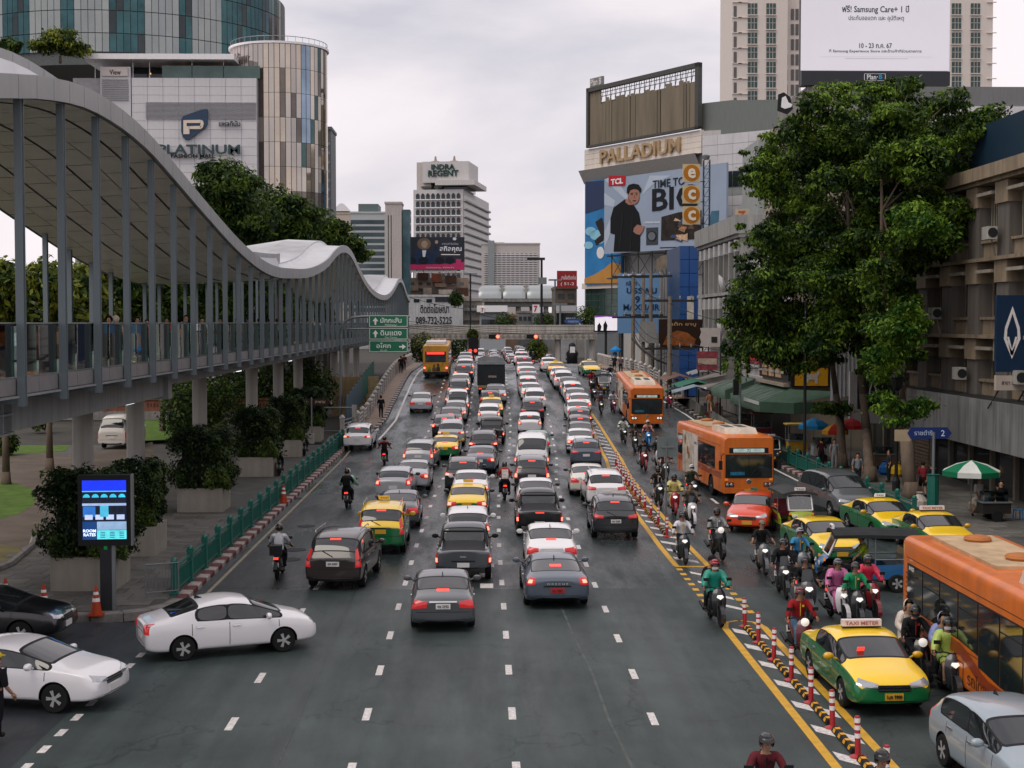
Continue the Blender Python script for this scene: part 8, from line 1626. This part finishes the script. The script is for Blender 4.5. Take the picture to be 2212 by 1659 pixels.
PED=[(1852,1052,-90,dict(top='#7c8288',legs='#26282c'),'pedestrian in a grey T-shirt behind the minivan'),(1993,1074,80,dict(top='#8a3038',legs='#2a2420',shorts=True),'pedestrian in a red shirt under the thick tree'),(2013,1078,100,dict(top='#17191c',bag='#101216'),'pedestrian in black with a backpack under the tree'),(2113,1118,-60,dict(top='#b8b4ae',legs='#c4bcae',shorts=True),'pedestrian in a white skirt behind the green umbrella'),(2161,1126,-100,dict(top='#15171a',legs='#1a1c20',shorts=True),'pedestrian in black shorts right of the umbrella'),(1774,1010,90,dict(top='#3c1a1e'),'pedestrian in maroon by the blue umbrella'),(1802,1014,-90,dict(top='#8a8c90',legs='#8a8c90'),'pedestrian in pale clothes by the slim trunk'),(1482,858,-90,dict(top='#b4b4b6'),'pedestrian in a white shirt behind the fence start'),(1533,893,90,dict(top='#8a5a42',legs='#a8846a'),'bare-backed vendor by the market stall'),(823,903,90,dict(top='#101216',legs='#14161a'),'pedestrian in black walking up the bridge footpath'),(866,806,90,dict(top='#14171c'),'darker of the two far pedestrians on the bridge footpath'),(873,801,90,dict(top='#5a2a24'),'pedestrian in brown beside the far one in black'),(1327,803,-90,dict(top='#2a2c34',shorts=True),'pedestrian in dark shorts on the market side footpath'),(1341,806,-90,dict(top='#6a5a66'),'pedestrian in mauve on the market side footpath'),(1296,775,-90,dict(top='#a8a8aa'),'pedestrian in white near the carried umbrellas'),(1310,776,-90,dict(top='#3a3c40'),'pedestrian in grey near the carried umbrellas'),(1316,772,-90,dict(top='#5a6a50'),'pedestrian in olive near the carried umbrellas'),(-9,1605,60,dict(top='#12141a',legs='#101218',head='cap',headcol='#c8a820',scale=1.05),'guard in dark uniform and yellow cap cut off by the picture edge'),(1958,1062,0,dict(top='#b05020'),'pedestrian in orange half hidden by the thick trunk'),(1920,1042,180,dict(top='#2a2c30'),'pedestrian in black by the shutter')]
for px,py,hd,kw,lab in PED:p=G(px,py,.14 if 0<px>20 else 0);person('walk' if px%2 else 'stand',(p.x,p.y,p.z+(.14 if px>20 else .01)),hd,lab,group='pedestrians',**kw)
def cart(label,x,y,c,roof=None,h=1.0):
 t=thing('food_cart',label,'food cart',(x,y,.14));MB().bb((-.6,-.4,.35),(.6,.4,h)).obj('body',mat('cart_'+c,c,.5,var=.25,scale=3),t);MB().bb((-.66,-.46,h),(.66,.46,h+.05)).obj('counter',M_STEEL,t);MB().bb((-.5,-.3,h+.05),(.5,.3,h+.45)).obj('display_case',glass_mat('case_glass','#a8c0c0',.15),t)
 for k in range(3):MB().lathe([(.1,0),(.13,.12),(.1,.16)],10).obj('bowl',mat('bowl_%d'%k,('#a8a49c','#8a4a30','#3a6a80')[k],.4),t,loc=(-.35+k*.35,0,h+.06))
 for s in(-1,1):MB().lathe([(.24,-.03),(.24,.03)],14,axis='y').obj('wheel',M_TYRE,t,loc=(0,s*.44,.24))
 if roof:
  MB().bb((-.75,-.55,2.0),(.75,.55,2.08)).obj('roof',mat('cart_roof_'+roof,roof,.6,var=.2),t)
  for a in(-.62,.62):
   for b in(-.42,.42):MB().tube((a,b,h),(a,b,2.0),.02,5).obj('roof_post',M_STEEL,t)
cart('yellow food cart with a roof behind the fence',19.7,90.5,'#b08a2c','#b89a40');cart('steel food cart under the blue umbrella',20.6,87.6,'#9aa0a0');cart('dark food cart under the green and white umbrella',21.6,60.8,'#2a2826',h=.8);cart('red-roofed stall cart beneath the restaurant awning',19.6,101.5,'#7a2024','#8a2c30');cart('brown cart by the pedestrian in white',20.2,111,'#4a3626','#6a5a48');cart('cluttered cart by the shop shutter',22.5,81,'#5a4a3a');cart('blue crate cart in front of the bank',22.8,57.5,'#2a5a7a',h=.7)
for i,(x,y,c,lab) in enumerate(((22.2,79.5,'#1c5a9a','blue plastic sack by the shutter'),(22.6,78.6,'#c8a020','yellow plastic sack by the shutter'),(19.6,64.6,'#b8b0a8','pale sack by the street name sign'),(21.8,63.5,'#8a7a6a','brown sack on the pavement before the bank'))):
 m=MB();m.lathe([(.25,0),(.38,.15),(.36,.4),(.2,.6),(.1,.7),(.16,.78)],9);m.obj('sack',mat('sack_'+c,c,.6,var=.2,bump=.6),None,loc=(x,y,.145),label=lab,cat='sack')
for i,(x,y,c,lab) in enumerate(((22.0,61.9,'#8a2c40','dark pink plastic stool by the umbrella'),(22.7,61.0,'#1f6aa0','blue plastic stool by the umbrella'),(21.3,84.6,'#c8c8c8','white folding chair between the trunks'))):
 t=thing('stool',lab,'stool',(x,y,.145));cm=mat('stool_'+c,c,.5);MB().box((0,0,.44),(.34,.34,.04)).obj('seat',cm,t)
 for a in(-.13,.13):
  for b in(-.13,.13):MB().tube((a*1.2,b*1.2,0),(a,b,.43),.022,5).obj('leg',cm,t)
for i,(px,py,w_,c,lab) in enumerate(((1470,800,3.6,'#7a8a94','pale blue market tarpaulin by the utility poles'),(1500,812,3.4,'#2f6a58','green market tarpaulin by the utility poles'),(1455,830,3.0,'#6a5248','brown market tarpaulin near the kerb'),(1525,795,3.2,'#8a8e90','grey market tarpaulin below the fabric banner'))):
 Y=118+i*5;a=P(px,py,Y);t=thing('market_stall',lab,'market stall',(max(a.x,17.2),Y,0));z=3.4+.3*i;rows=[[(lerp(-w_/2,w_/2,u/4),lerp(-1.8,1.8,v/4),z-.5*abs(u-2)/2-.12*math.sin(v*2.2+i)) for v in range(5)] for u in range(5)];MB().grid(rows).obj('tarpaulin',mat('tarp_'+c,c,.6,var=.2),t,True)
 for u in(-1,1):
  for v in(-1,1):MB().tube((u*w_/2,v*1.7,0),(u*w_/2,v*1.7,z-.4),.03,5).obj('post',M_STEEL,t)
 MB().bb((-w_/2+.2,-1.2,.0),(w_/2-.2,1.0,.9)).obj('table',mat('stall_table',(.12,.09,.07),.8,var=.4,scale=2),t)
 for k in range(5):MB().box((-w_/2+.5+k*w_/6,-.5+.3*(k%2),1.05),(.4,.35,.3)).obj('goods',mat('goods_%d'%(k%4),('#8a3a30','#b8b0a0','#2a4a6a','#6a7a3a')[k%4],.7,var=.3),t)
CC=dict(white='#e6e5e8',silver='#a6aab0',grey='#4a4e53',dark='#23262b',black='#0f1114',maroon='#4a161f',red='#8c1c1c',bluegrey='#4b5563',mint='#5f8f7c',bronze='#2e2624',cream='#d5d0c6',paleblue='#b9c3cc')
Q={1:'the queue nearest the skywalk',2:'the second queue from the skywalk',3:'the third queue from the skywalk',4:'the queue beside the yellow hatching'}
KN=dict(sedan='sedan',compact='sedan',coupe='sports car',suv='SUV',hatch='hatchback',mpv='people carrier',pickup='pickup',van='van')
CN=dict(white='white',silver='silver',grey='grey',dark='dark grey',black='black',maroon='maroon',red='red',bluegrey='blue-grey',mint='mint green',bronze='dark brown',cream='cream',paleblue='pale silver',taxi='yellow and green taxi')
QUEUE={1:[('sedan','grey',951,1370,'คธ 3392'),('mpv','bronze',733,1277,'ฎศ 4409'),('mpv','taxi',822,1200,None),('sedan','grey',857,1145,None),('hatch','silver',850,1084,None),('sedan','silver',888,1064,None),('mpv','silver',904,1018,None),('sedan','taxi',960,995,None),('suv','silver',973,966,None),('hatch','dark',959,947,None),('sedan','grey',972,928,None),('sedan','silver',984,914,None),('pickup','white',988,897,None),('sedan','grey',983,884,None),('suv','dark',990,864,None),('sedan','white',994,847,None),('suv','dark',1002,827,None),('suv','white',1005,812,None),('sedan','silver',1003,799,None),('hatch','silver',1006,787,None)],2:[('pickup','grey',1002,1262,None),('hatch','white',1009,1195,None),('sedan','taxi',1010,1130,None),('sedan','white',1016,1090,None),('suv','dark',998,1068,None),('sedan','bluegrey',1036,1025,None),('suv','dark',1043,992,None),('pickup','black',1061,962,None),('hatch','white',1056,921,None),('sedan','taxi',1062,905,None),('hatch','dark',1059,886,None),('sedan','silver',1071,874,None)],3:[('coupe','bluegrey',1202,1320,'!กก 2981'),('sedan','white',1193,1243,'ฎศท 6444'),('pickup','black',1165,1165,None),('sedan','white',1160,1112,None),('mpv','dark',1149,1066,None),('van','white',1147,1027,None),('sedan','mint',1160,985,None),('hatch','white',1144,940,None),('suv','dark',1151,914,None),('suv','white',1156,888,None),('sedan','white',1147,868,None),('hatch','white',1141,854,None),('sedan','grey',1141,843,None),('sedan','white',1141,829,None),('sedan','white',1136,816,None),('hatch','maroon',1133,803,None),('suv','white',1127,790,None)],4:[('suv','dark',1331,1169,'ขก 608'),('suv','white',1309,1102,None),('sedan','cream',1271,1074,None),('suv','bluegrey',1266,1012,None),('sedan','white',1255,982,None),('sedan','grey',1256,964,None),('hatch','maroon',1253,947,None),('hatch','dark',1254,929,None),('sedan','white',1249,912,None),('sedan','white',1255,895,None),('sedan','silver',1246,881,None),('hatch','white',1237,867,None),('sedan','grey',1231,855,None),('suv','white',1218,843,None),('sedan','white',1210,829,None),('sedan','taxi',1203,817,None),('hatch','white',1186,804,None)],}
SCL={(1,1):1.03,(1,2):(1.0,1.0,1.03)}
for q,cars in QUEUE.items():
 for i,(k,c,px,py,plate) in enumerate(cars):
  taxi='yg' if c=='taxi' else None;T=car_template(k,taxi);pos,hd,pit=away_pos(px,py,T['L']);Y=pos.y
  lod=0 if Y<62 else(1 if Y<105 else 2)
  lab=(CN[c] if taxi else '%s %s'%(CN[c],KN[k]))+', %s from the near end of %s'%(ORD[i],Q[q])
  hd+=((i*7+q*3)%5-2)*.45;sz=1+((i*5+q*7)%7-3)*.012
  if(q,i)==(1,1):hd-=4
  if(q,i)==(1,0):hd+=1.5
  t=vehicle(k,pos,hd,None if taxi else CC[c],lab,'taxi' if taxi else('pickup' if k=='pickup' else 'van' if k=='van' else 'car'),'vehicles queuing away over the bridge',name='taxi' if taxi else None,taxi=taxi,lod=lod,plate=plate,pitch=pit,scale=SCL.get((q,i),(sz,1,1+(sz-1)*.8)))
  if taxi:taxi_sign(t,T,light='#e0b020' if k=='mpv' else '#c8a020',txt=None if lod else 'TAXI')
  if k=='pickup' and c!='white':
   z=1.14;m=MB();m.path([(-1.0,-.72,z),(-1.15,-.7,z+.42),(-1.15,.7,z+.42),(-1.0,.72,z)],.04,6);m.path([(-1.15,-.7,z+.42),(-1.9,-.78,z+.02)],.04,6);m.path([(-1.15,.7,z+.42),(-1.9,.78,z+.02)],.04,6);m.obj('roll_bar',M_BLACK,t)
  if(q,i)==(2,0):text('MAZDA',t,(-2.628,0,.90),.2,.05,'#c8cacc',rz=R(-90),depth=.01)
  if(q,i)==(3,0):text('O R S C H E',t,(-2.505,0,.80),.62,.05,'#b8bcc0',rz=R(-90),depth=.03)
pos,hd,pit=away_pos(908,893,4.7);vehicle('sedan',pos,hd,CC['silver'],'silver sedan alone in the free lane below the white balustrade','car',lod=1,lit=False,pitch=pit)
pos,hd,pit=away_pos(771,975,4.54);vehicle('suv',pos,hd,CC['white'],'white SUV pulled up at the end of the green fence','car',lod=1,pitch=pit)
pos,hd,pit=away_pos(941,818,11);bus(pos,hd,'yellow city bus seen from behind climbing the bridge','#c08a2c',L=11,H=3.2,front=False,rear=True,pitch=pit)
# covered lorry
pos,hd,pit=away_pos(1061,857,7.0);t=ob('lorry',None,None,pos,(0,-pit,R(hd)),None,'lorry under a black tarpaulin in the middle of the traffic','lorry')
M_TARP=mat('black_tarpaulin',(.018,.022,.026),.5,var=.3,scale=1.5,bump=.9,bscale=3)
m=MB();rows=[]
for k in range(9):
 x=lerp(-3.5,1.4,k/8);sg=.05*math.sin(k*2.1)
 rows.append([(x,-1.2,1.0),(x,-1.22,1.9),(x,-1.19,2.85+sg),(x,-.6,3.02+sg),(x,0,3.0+sg*.5),(x,.6,3.03-sg),(x,1.19,2.85-sg),(x,1.22,1.9),(x,1.2,1.0)])
m.grid(rows);m.add(rows[0],[tuple(range(9))]);m.add(rows[-1],[tuple(range(9))[::-1]]);m.obj('tarpaulin',M_TARP,t)
MB().box((-3.52,0,2.95),(.06,2.3,.28)).obj('tarpaulin_edge',mat('grey_tarp',(.22,.24,.25),.5,var=.3),t);MB().box((-3.53,-.1,1.75),(.02,.7,.18)).obj('label_patch',mat('tarp_patch','#8a7a6a',.6,var=.4,scale=9),t)
MB().box((-.8,0,.85),(5.6,2.3,.25)).obj('flatbed',mat('lorry_bed','#8a7a58',.6,var=.2),t);MB().box((-3.5,0,.68),(.1,2.2,.18)).obj('rear_bumper',M_DARKSTEEL,t)
m=MB();m.prism([(1.6,-1.1,.6),(3.4,-1.1,.6),(3.4,-1.1,1.5),(3.0,-1.1,2.3),(1.6,-1.1,2.35)],(0,2.2,0));m.obj('cab',mat('lorry_cab','#b8bcc0',.4),t)
wm=wheel_meshes(.45,.28)
for x in(-2.0,2.6):
 for s in(-1,1):ob('rim',wm[1],ob('wheel',wm[0],t,(x,s*.98,.45),(0,0,0 if s>0 else math.pi)))
for s in(-1,1):MB().box((-3.55,s*.95,.72),(.05,.24,.14)).obj('taillight',M_LAMP,t)
# beyond the crest, in view over the trucks
for k,c,px,py,lab in(('van','white',1126,776,'white high-roof van on the crest of the bridge'),('pickup','silver',1063,774,'silver pickup on the crest ahead of the covered lorry'),('sedan','mint',1062,786,'pale green sedan just ahead of the covered lorry'),('sedan','taxi',1101,775,'small yellow and green taxi on the crest beside the white van'),('suv','dark',1187,783,'dark SUV on the crest beyond the queue by the hatching'),('suv','white',1170,775,'white SUV on the crest behind the dark SUV'),('hatch','red',1020,778,'small red hatchback on the crest beside the yellow bus')):
 taxi='yg' if c=='taxi' else None;T=car_template(k,taxi);pos,hd,pit=away_pos(px,py,T['L']);t=vehicle(k,pos,hd,None if taxi else CC[c],lab,'taxi' if taxi else 'car','vehicles queuing away over the bridge',name='taxi' if taxi else None,taxi=taxi,lod=2,pitch=pit)
r2=random.Random(3);FARQ=[]
for lane in(-8.6,-5.6,-2.4,.8,4.0,7.2,10.2):
 y=236+r2 .uniform(0,5)
 while y<372:
  k=r2 .choice(['sedan','suv','hatch','mpv','sedan','van' if y>300 else 'suv']);c=r2 .choice(['white','white','silver','dark','grey','red','black'])
  vehicle(k,(lane+2+r2 .uniform(-.3,.3),y,gz(y)+.006),90,CC[c],'small %s vehicle in the far jam under the concrete footbridge'%CN[c],'car','far traffic beyond the bridge: %s'%CN[c],lod=3);y+=r2 .uniform(6.2,8.5)
vehicle('compact',(-6.62,37.72,.004),math.degrees(math.atan2(1.0,2.45)),CC['white'],'white sedan turning out of the side street across the lanes','car',lod=0,both=True,lit=False)
vehicle('sedan',(-10.45,32.75,.004),-12,CC['white'],'white sedan nosing out of the side street at the picture edge','car',lod=0,both=True,lit=False)
vehicle('sedan',(-13.45,39.3,.004),-4,'#0a0c10','black car half hidden behind the white sedan at the edge','car',lod=0,both=True,lit=False)
# ---- oncoming
def onc(kind,px,py,turn,color,label,taxi=None,cat='car',**kw):
 T=car_template(kind,taxi);pos,hd,pit=oncoming_pos(px,py,T['L'],turn)
 return vehicle(kind,pos,hd,color,label,cat,kw.pop('group','oncoming vehicles'),name='taxi' if cat=='taxi' else None,taxi=taxi,away=False,lit=False,pitch=pit,**kw),T
t,T=onc('sedan',1931,1552,2,None,'yellow and green taxi with a TAXI METER roof sign beside the bollards','yg','taxi');taxi_sign(t,T,txt='TAXI METER',big=True)
text('1มก 9900',t,(2.385,0,.465),.33,.08,(.03,.03,.03),rz=R(90),depth=.03)
MB().box((1.02,-.34,1.2),(.012,.16,.12),ry=.5).obj('vacant_sign',M_LAMP,t)
t,T=onc('sedan',1820,1226,5,None,'yellow and green taxi with a black roof sign beside the blue tuk-tuk','yg','taxi');taxi_sign(t,T,light='#151515',txt=None)
t,T=onc('sedan',1950,1172,6,None,'yellow and green taxi with a lit TAXI sign next to the fence','yg','taxi');taxi_sign(t,T,txt='TAXI')
t,T=onc('sedan',2065,1210,3,None,'yellow taxi roof with a white light bar behind the orange bus','yg','taxi');taxi_sign(t,T,txt='TAXI METER',big=True)
t,T=onc('sedan',1613,1154,-17,'#d8431c','orange-red taxi cutting in front of the middle orange bus',None,'taxi');taxi_sign(t,T,light='#3a5a40',txt='TAXI',w_=.3)
for o in t.children:
 if o.name.startswith('front_plate'):o.data=o.data.copy();o.data.materials[0]=M_PLATEY
onc('minivan',1855,1124,8,'#55595d','dark silver minivan by the green fence',cat='van')
t,T=onc('sedan',1280,814,4,None,'small yellow and green taxi coming down from the bridge','yg','taxi',lod=1);taxi_sign(t,T,txt=None)
onc('sedan',1233,779,0,'#5a5e62','dark grey oncoming car on the crest under the footbridge',lod=1)
vehicle('hatch',(9.75,26.3,.004),-86,'#8f9ca6','silver hatchback cut off by the bottom corner of the picture','car',lod=0,away=False,both=True,lit=False)
pos,hd,pit=oncoming_pos(1397,926,11.4,0);bus(pos,hd,'orange city bus with lit headlamps coming off the bridge','#cf6a16',pitch=pit,number='60',wrap=(-1,))
pos,hd,pit=oncoming_pos(1617,1083,11.4,3.5);bus(pos,hd,'orange city bus with a pale advert behind the red taxi','#d67a1a',pitch=pit,number='72',wrap=(-1,),stripe='#8c3a1a')
bus((11.95,31.0,.004),-90,'orange city bus filling the edge of the picture, roof in view','#dd7d1c',H=3.12,front=True,stripe='#b8581c',lettering='รถโดยสารประจำทาง')
p=G(1730,1163);tuktuk((p.x,p.y+1.4,.006),-88,'green and red tuk-tuk between the red taxi and the taxis','#8fa024','#701c2c')
tuktuk((12.25,46.1,.006),176,'blue tuk-tuk crossing side-on behind the orange bus','#1c5a8c','#2a3a4a',roofcol='#26292b',scale=1.05)
p=G(1303,850);tuktuk((p.x,p.y+1,p.z),-88,'small grey-roofed tuk-tuk coming off the bridge','#3a3f42','#20262a',pitch=-slope(p.y))
p=G(1676,1003);tuktuk((17.0,86,.006),-90,'dark tuk-tuk stopped at the kerb behind the middle bus','#2a3036','#22303a')
# parked van and car beyond the skywalk
pos=G(246,970);vehicle('van',(pos.x,pos.y+2.4,.15),88,CC['cream'],'white parked van behind the skywalk pillars','van',lod=0,lit=False)
# ---- scooters and their riders
def rider(bpos,hd,label,**kw):
 return person('rider',bpos,hd,label,head=kw.pop('head','helmet'),group='riders',**kw)
BIKES=[(595,1257,1,'#16181b','black scooter with a top box in the free lane by the kerb',dict(top='#b8bcc0',headcol='#15171a'),'rider in a white shirt and black helmet alone in the kerb lane',None,dict(box=True)),(748,1101,1,'#15171a','black scooter with a yellow plate carrying two in the kerb lane',dict(top='#8fc0aa',wear='raincoat',headcol='#c0c2c4'),'rider in a pale green raincoat in the kerb lane',dict(top='#14161a',bag='#111214',label='pillion passenger in black with a backpack in the kerb lane'),{}),(827,1009,1,'#22252a','dark scooter beside the white SUV at the fence end',dict(top='#7a1a1c',headcol='#16181b',bag='#111214'),'rider in a red and black jacket near the white SUV',None,{}),(1090,1084,1,'#3a1a1c','red-lit scooter threading between the second and third queues',dict(top='#1a1b1e',headcol='#17181b'),'rider in black between the second and third queues',dict(top='#a02420',bag='#d0c8c4',label='pillion passenger in a red top with a white bag between the queues',wear='shirt'),{}),(1099,783,1,'#24262a','tiny scooter on the bridge crest beside the white van',dict(top='#5a1a1c',headcol='#202226'),'tiny rider in red on the bridge crest',None,dict(lod=2)),(1152,793,1,'#24262a','tiny dark scooter between the two queues at the crest',dict(top='#1c1e22',headcol='#3a3c40'),'tiny rider in black between the queues at the crest',None,dict(lod=2)),(1482,1224,0,'#2a2d31','dark scooter crossing the tip of the hatched island',dict(top='#d0d0d6',headcol='#1a1c18',wear='jacket',bag='#4a2a20'),'rider in a white jacket with a black mask at the island tip',None,{}),(1560,1214,0,'#14161a','black rounded scooter in front of the red taxi',dict(top='#8a8f90',headcol='#17191c',wear='jacket'),'rider in a grey jacket and black helmet before the red taxi',None,dict(round_lamp=True,scale=1.08)),(1658,1247,0,'#55585c','grey step-through motorcycle in front of the tuk-tuk',dict(top='#191a1c',head='cap',headcol='#7a766a',shorts=True,legs='#26282c'),'bare-legged rider in a black shirt and cap',None,{}),(1704,1299,0,'#1d2024','black scooter with sharp lamps beside the blue-shirted rider',dict(top='#17191c',headcol='#202327',wear='jacket'),'rider in a black jacket and open helmet',None,dict(screen=True)),(1741,1268,0,'#5a6068','grey scooter ridden by the blue-shirted rider',dict(top='#3f86b4',headcol='#8f9396'),'rider in a light blue shirt and silver helmet',None,{}),(1757,1352,0,'#3c4044','large grey maxi-scooter with a tall screen',dict(top='#141518',headcol='#1a1c20',legs='#4a5058'),'rider in a black T-shirt behind the tall screen',None,dict(screen=True,scale=1.15)),(1557,1360,0,'#17191c','dark motorcycle leading at the tip of the near island',dict(top='#1c8a78',wear='raincoat',headcol='#a82a3a'),'rider in a teal raincoat and red cap helmet',dict(top='#121316',head='cap',headcol='#131418',label='pillion passenger in black behind the teal raincoat'),{}),(1745,1438,0,'#5e1420','dark red retro scooter with a round lamp beside the bollards',dict(top='#8c1c22',wear='jacket',headcol='#6a1a1e',legs='#52708a'),'rider in a red and black jacket and blue jeans',None,dict(round_lamp=True)),(1827,1356,0,'#d0d0d4','white scooter ridden by the pink raincoat',dict(top='#c06a9a',wear='raincoat',headcol='#5a5c60',legs='#c06a9a'),'rider in a long pink raincoat',None,{}),(1894,1345,0,'#7a1a20','red scooter with a blue front panel behind the foreground taxi',dict(top='#c42a48',wear='raincoat',headcol='#4a4c50'),'rider in a bright red raincoat',None,{}),(1866,1366,0,'#1d2024','black scooter right behind the foreground taxi',dict(top='#1f8a5a',wear='jacket',headcol='#2a1a1a'),'rider in a green jacket and dark red helmet',None,{}),(2003,1489,0,'#1a1c20','black retro scooter between the foreground taxi and the bus',dict(top='#17181b',wear='jacket',headcol='#1c1e22'),'rider in a black jacket beside the orange bus',dict(top='#c8beb4',head='hood',headcol='#c8beb4',wear='raincoat',label='pillion passenger under a cream hood beside the orange bus'),dict(round_lamp=True)),(2078,1526,0,'#2a2e32','dark scooter beside the lettering of the orange bus',dict(top='#a8c060',wear='raincoat',headcol='#1a1c20',shorts=True,legs='#a8c060'),'rider in a yellow-green raincoat',dict(top='#7a86b8',head='hood',headcol='#9aa4c0',wear='raincoat',label='pillion passenger in a lilac raincoat behind the yellow-green one'),{}),(2168,1548,0,'#a0a4a8','pale scooter above the silver hatchback in the corner',dict(top='#16181c',wear='jacket',headcol='#2a2d30'),'rider in a black rain jacket above the silver hatchback',dict(top='#a8a49c',headcol='#232629',label='masked pillion passenger in a pale jacket above the silver hatchback'),{}),(1427,1096,0,'#17191d','dark scooter beside the sign pole of the hatched island',dict(top='#2a1c18',headcol='#1a1c20',shorts=True),'rider in brown beside the sign pole',None,{}),(1462,1117,0,'#8c1420','red scooter ridden by the pale yellow raincoat',dict(top='#c8bc78',wear='raincoat',headcol='#26282c',legs='#c8bc78'),'rider in a pale yellow raincoat',None,{}),(1498,1141,0,'#c8c8cc','white and red scooter in front of the middle bus',dict(top='#5a5248',headcol='#4a4438',head='hair'),'bare-headed rider in a khaki shirt',None,dict(screen=True)),(1501,1090,0,'#26292e','dark scooter squeezed beside the side of the middle bus',dict(top='#3a4030',headcol='#c8c8c4'),'rider in a white helmet beside the middle bus',None,{}),(1393,1019,0,'#7a1424','red maxi-scooter with bright lamps in the hatching lane',dict(top='#141518',headcol='#141518',wear='jacket'),'rider all in black on the red maxi-scooter',None,dict(screen=True,scale=1.08)),(1424,1012,0,'#c0c2c6','white-fronted scooter beside the red maxi-scooter',dict(top='#23262a',headcol='#1b1d20',wear='jacket'),'dark-clad rider beside the red maxi-scooter',None,{}),(1440,1045,0,'#202327','dark scooter half hidden behind the sign plate',dict(top='#6a2a30',headcol='#3a2a2c'),'rider in dark red behind the sign plate',None,{}),(1349,960,0,'#1c1f23','dark scooter of the white raincoat next to the far bus',dict(top='#b4bab4',wear='raincoat',headcol='#5a5c60'),'rider in a whitish raincoat next to the far bus',None,dict(lod=1)),(1374,979,0,'#24262b','dark scooter beside the bright blue one',dict(top='#4a3428',headcol='#2a2420'),'rider in brown beside the bright blue scooter',None,dict(lod=1)),(1402,968,0,'#1470b0','bright blue scooter in front of the far bus',dict(top='#c88a84',headcol='#d8d8da',wear='jacket'),'rider in salmon pink with a white helmet',None,dict(lod=1)),(1283,868,0,'#1c1e22','scooter next to the white cars below the bridge crest',dict(top='#2a2c30',headcol='#1a1c20'),'dark rider next to the white cars below the crest',None,dict(lod=1)),(1278,846,0,'#4a1a20','scooter of the crimson-clad rider below the crest',dict(top='#9a2a3a',headcol='#2a1a1c',wear='jacket'),'rider in crimson below the crest',None,dict(lod=1)),(1300,897,0,'#1a1c20','scooter with bright lamps on the hatching edge by the far bus',dict(top='#5a3a3e',headcol='#2a2226'),'rider in plum on the hatching edge',None,dict(lod=1)),(1326,894,0,'#5a2440','purple scooter just beside the far bus',dict(top='#b8b8c0',headcol='#141518',wear='jacket'),'rider in a pale jacket just beside the far bus',None,dict(lod=1)),(1320,830,0,'#c8c8cc','white scooter behind the grey-roofed tuk-tuk',dict(top='#2a2c30',headcol='#2a2c30'),'dark rider behind the grey-roofed tuk-tuk',None,dict(lod=1)),(1449,882,0,'#9a2a4a','pink scooter waiting at the kerb beside the far bus',dict(top='#2f6a50',headcol='#2a2c30'),'rider in green waiting at the kerb',None,dict(lod=1)),]
for px,py,aw,col,words,rd,rwords,pil,kw in BIKES:
 p=G(px,py);L_=1.0*kw.get('scale',1);y=p.y+(L_ if aw else L_*.95);hd=(90+rng.uniform(-2,2)) if aw else(-90+rng.uniform(-3,6));pos=Vector((p.x+(drift(y)-drift(p.y))*.5,y,gz(y)+.008));pit=slope(y)*(1 if aw else-1)
 lod=kw.pop('lod',0);sc=kw.get('scale',1.0)
 scooter(pos,hd,words,col,pitch=pit,lod=lod,**kw);rd=dict(rd);rd.setdefault('legs','#1d2026')
 rider(pos,hd,rwords,pitch=pit,lod=lod,**rd)
 if pil:
  pil=dict(pil);lb=pil.pop('label');hh=pil.pop('head','helmet');person('pillion',pos,hd,lb,head=hh,group='riders',pitch=pit,lod=lod,legs=pil.pop('legs','#202228'),**pil)
for x,y,lab,c,hc in((4.66,23.55,'scooter below the bottom edge carrying the maroon-shirted rider','#4a1a22','#2a2d30'),(6.3,22.6,'scooter below the bottom edge carrying the black-helmeted rider','#1c1e22','#101214')):
 scooter((x,y,.008),-90,lab,c);person('rider',(x,y,.008),-90,'rider in a maroon shirt with a grey helmet at the bottom edge' if x<5 else 'black helmet of a rider at the bottom edge by the bollards',top='#5a2028' if x<5 else '#202226',head='helmet',headcol=hc,bag=None,group='riders')
person('rider',(12.0,46.1,.0),176,'tuk-tuk driver in a yellow safety vest',top='#8a9a2a',legs='#1b2230',group='riders',head='hair')
for px,py,lab in((411,923,'black motorcycle parked by the brown wall, near side of the pillar'),(457,925,'black motorcycle with red lamps parked on the far side of the pillar'),(655,985,'bicycle-like scooter parked by the brown direction sign'),(600,1028,'dark scooter parked beside the second square planter')):
 d=ray(px,py);tt=(.15-EYE)/d.z;scooter((d.x*tt,d.y*tt+.8,.15),95,lab,'#16181b',lod=1,group='parked motorcycles')
bpy.data.scenes.remove(WORK)
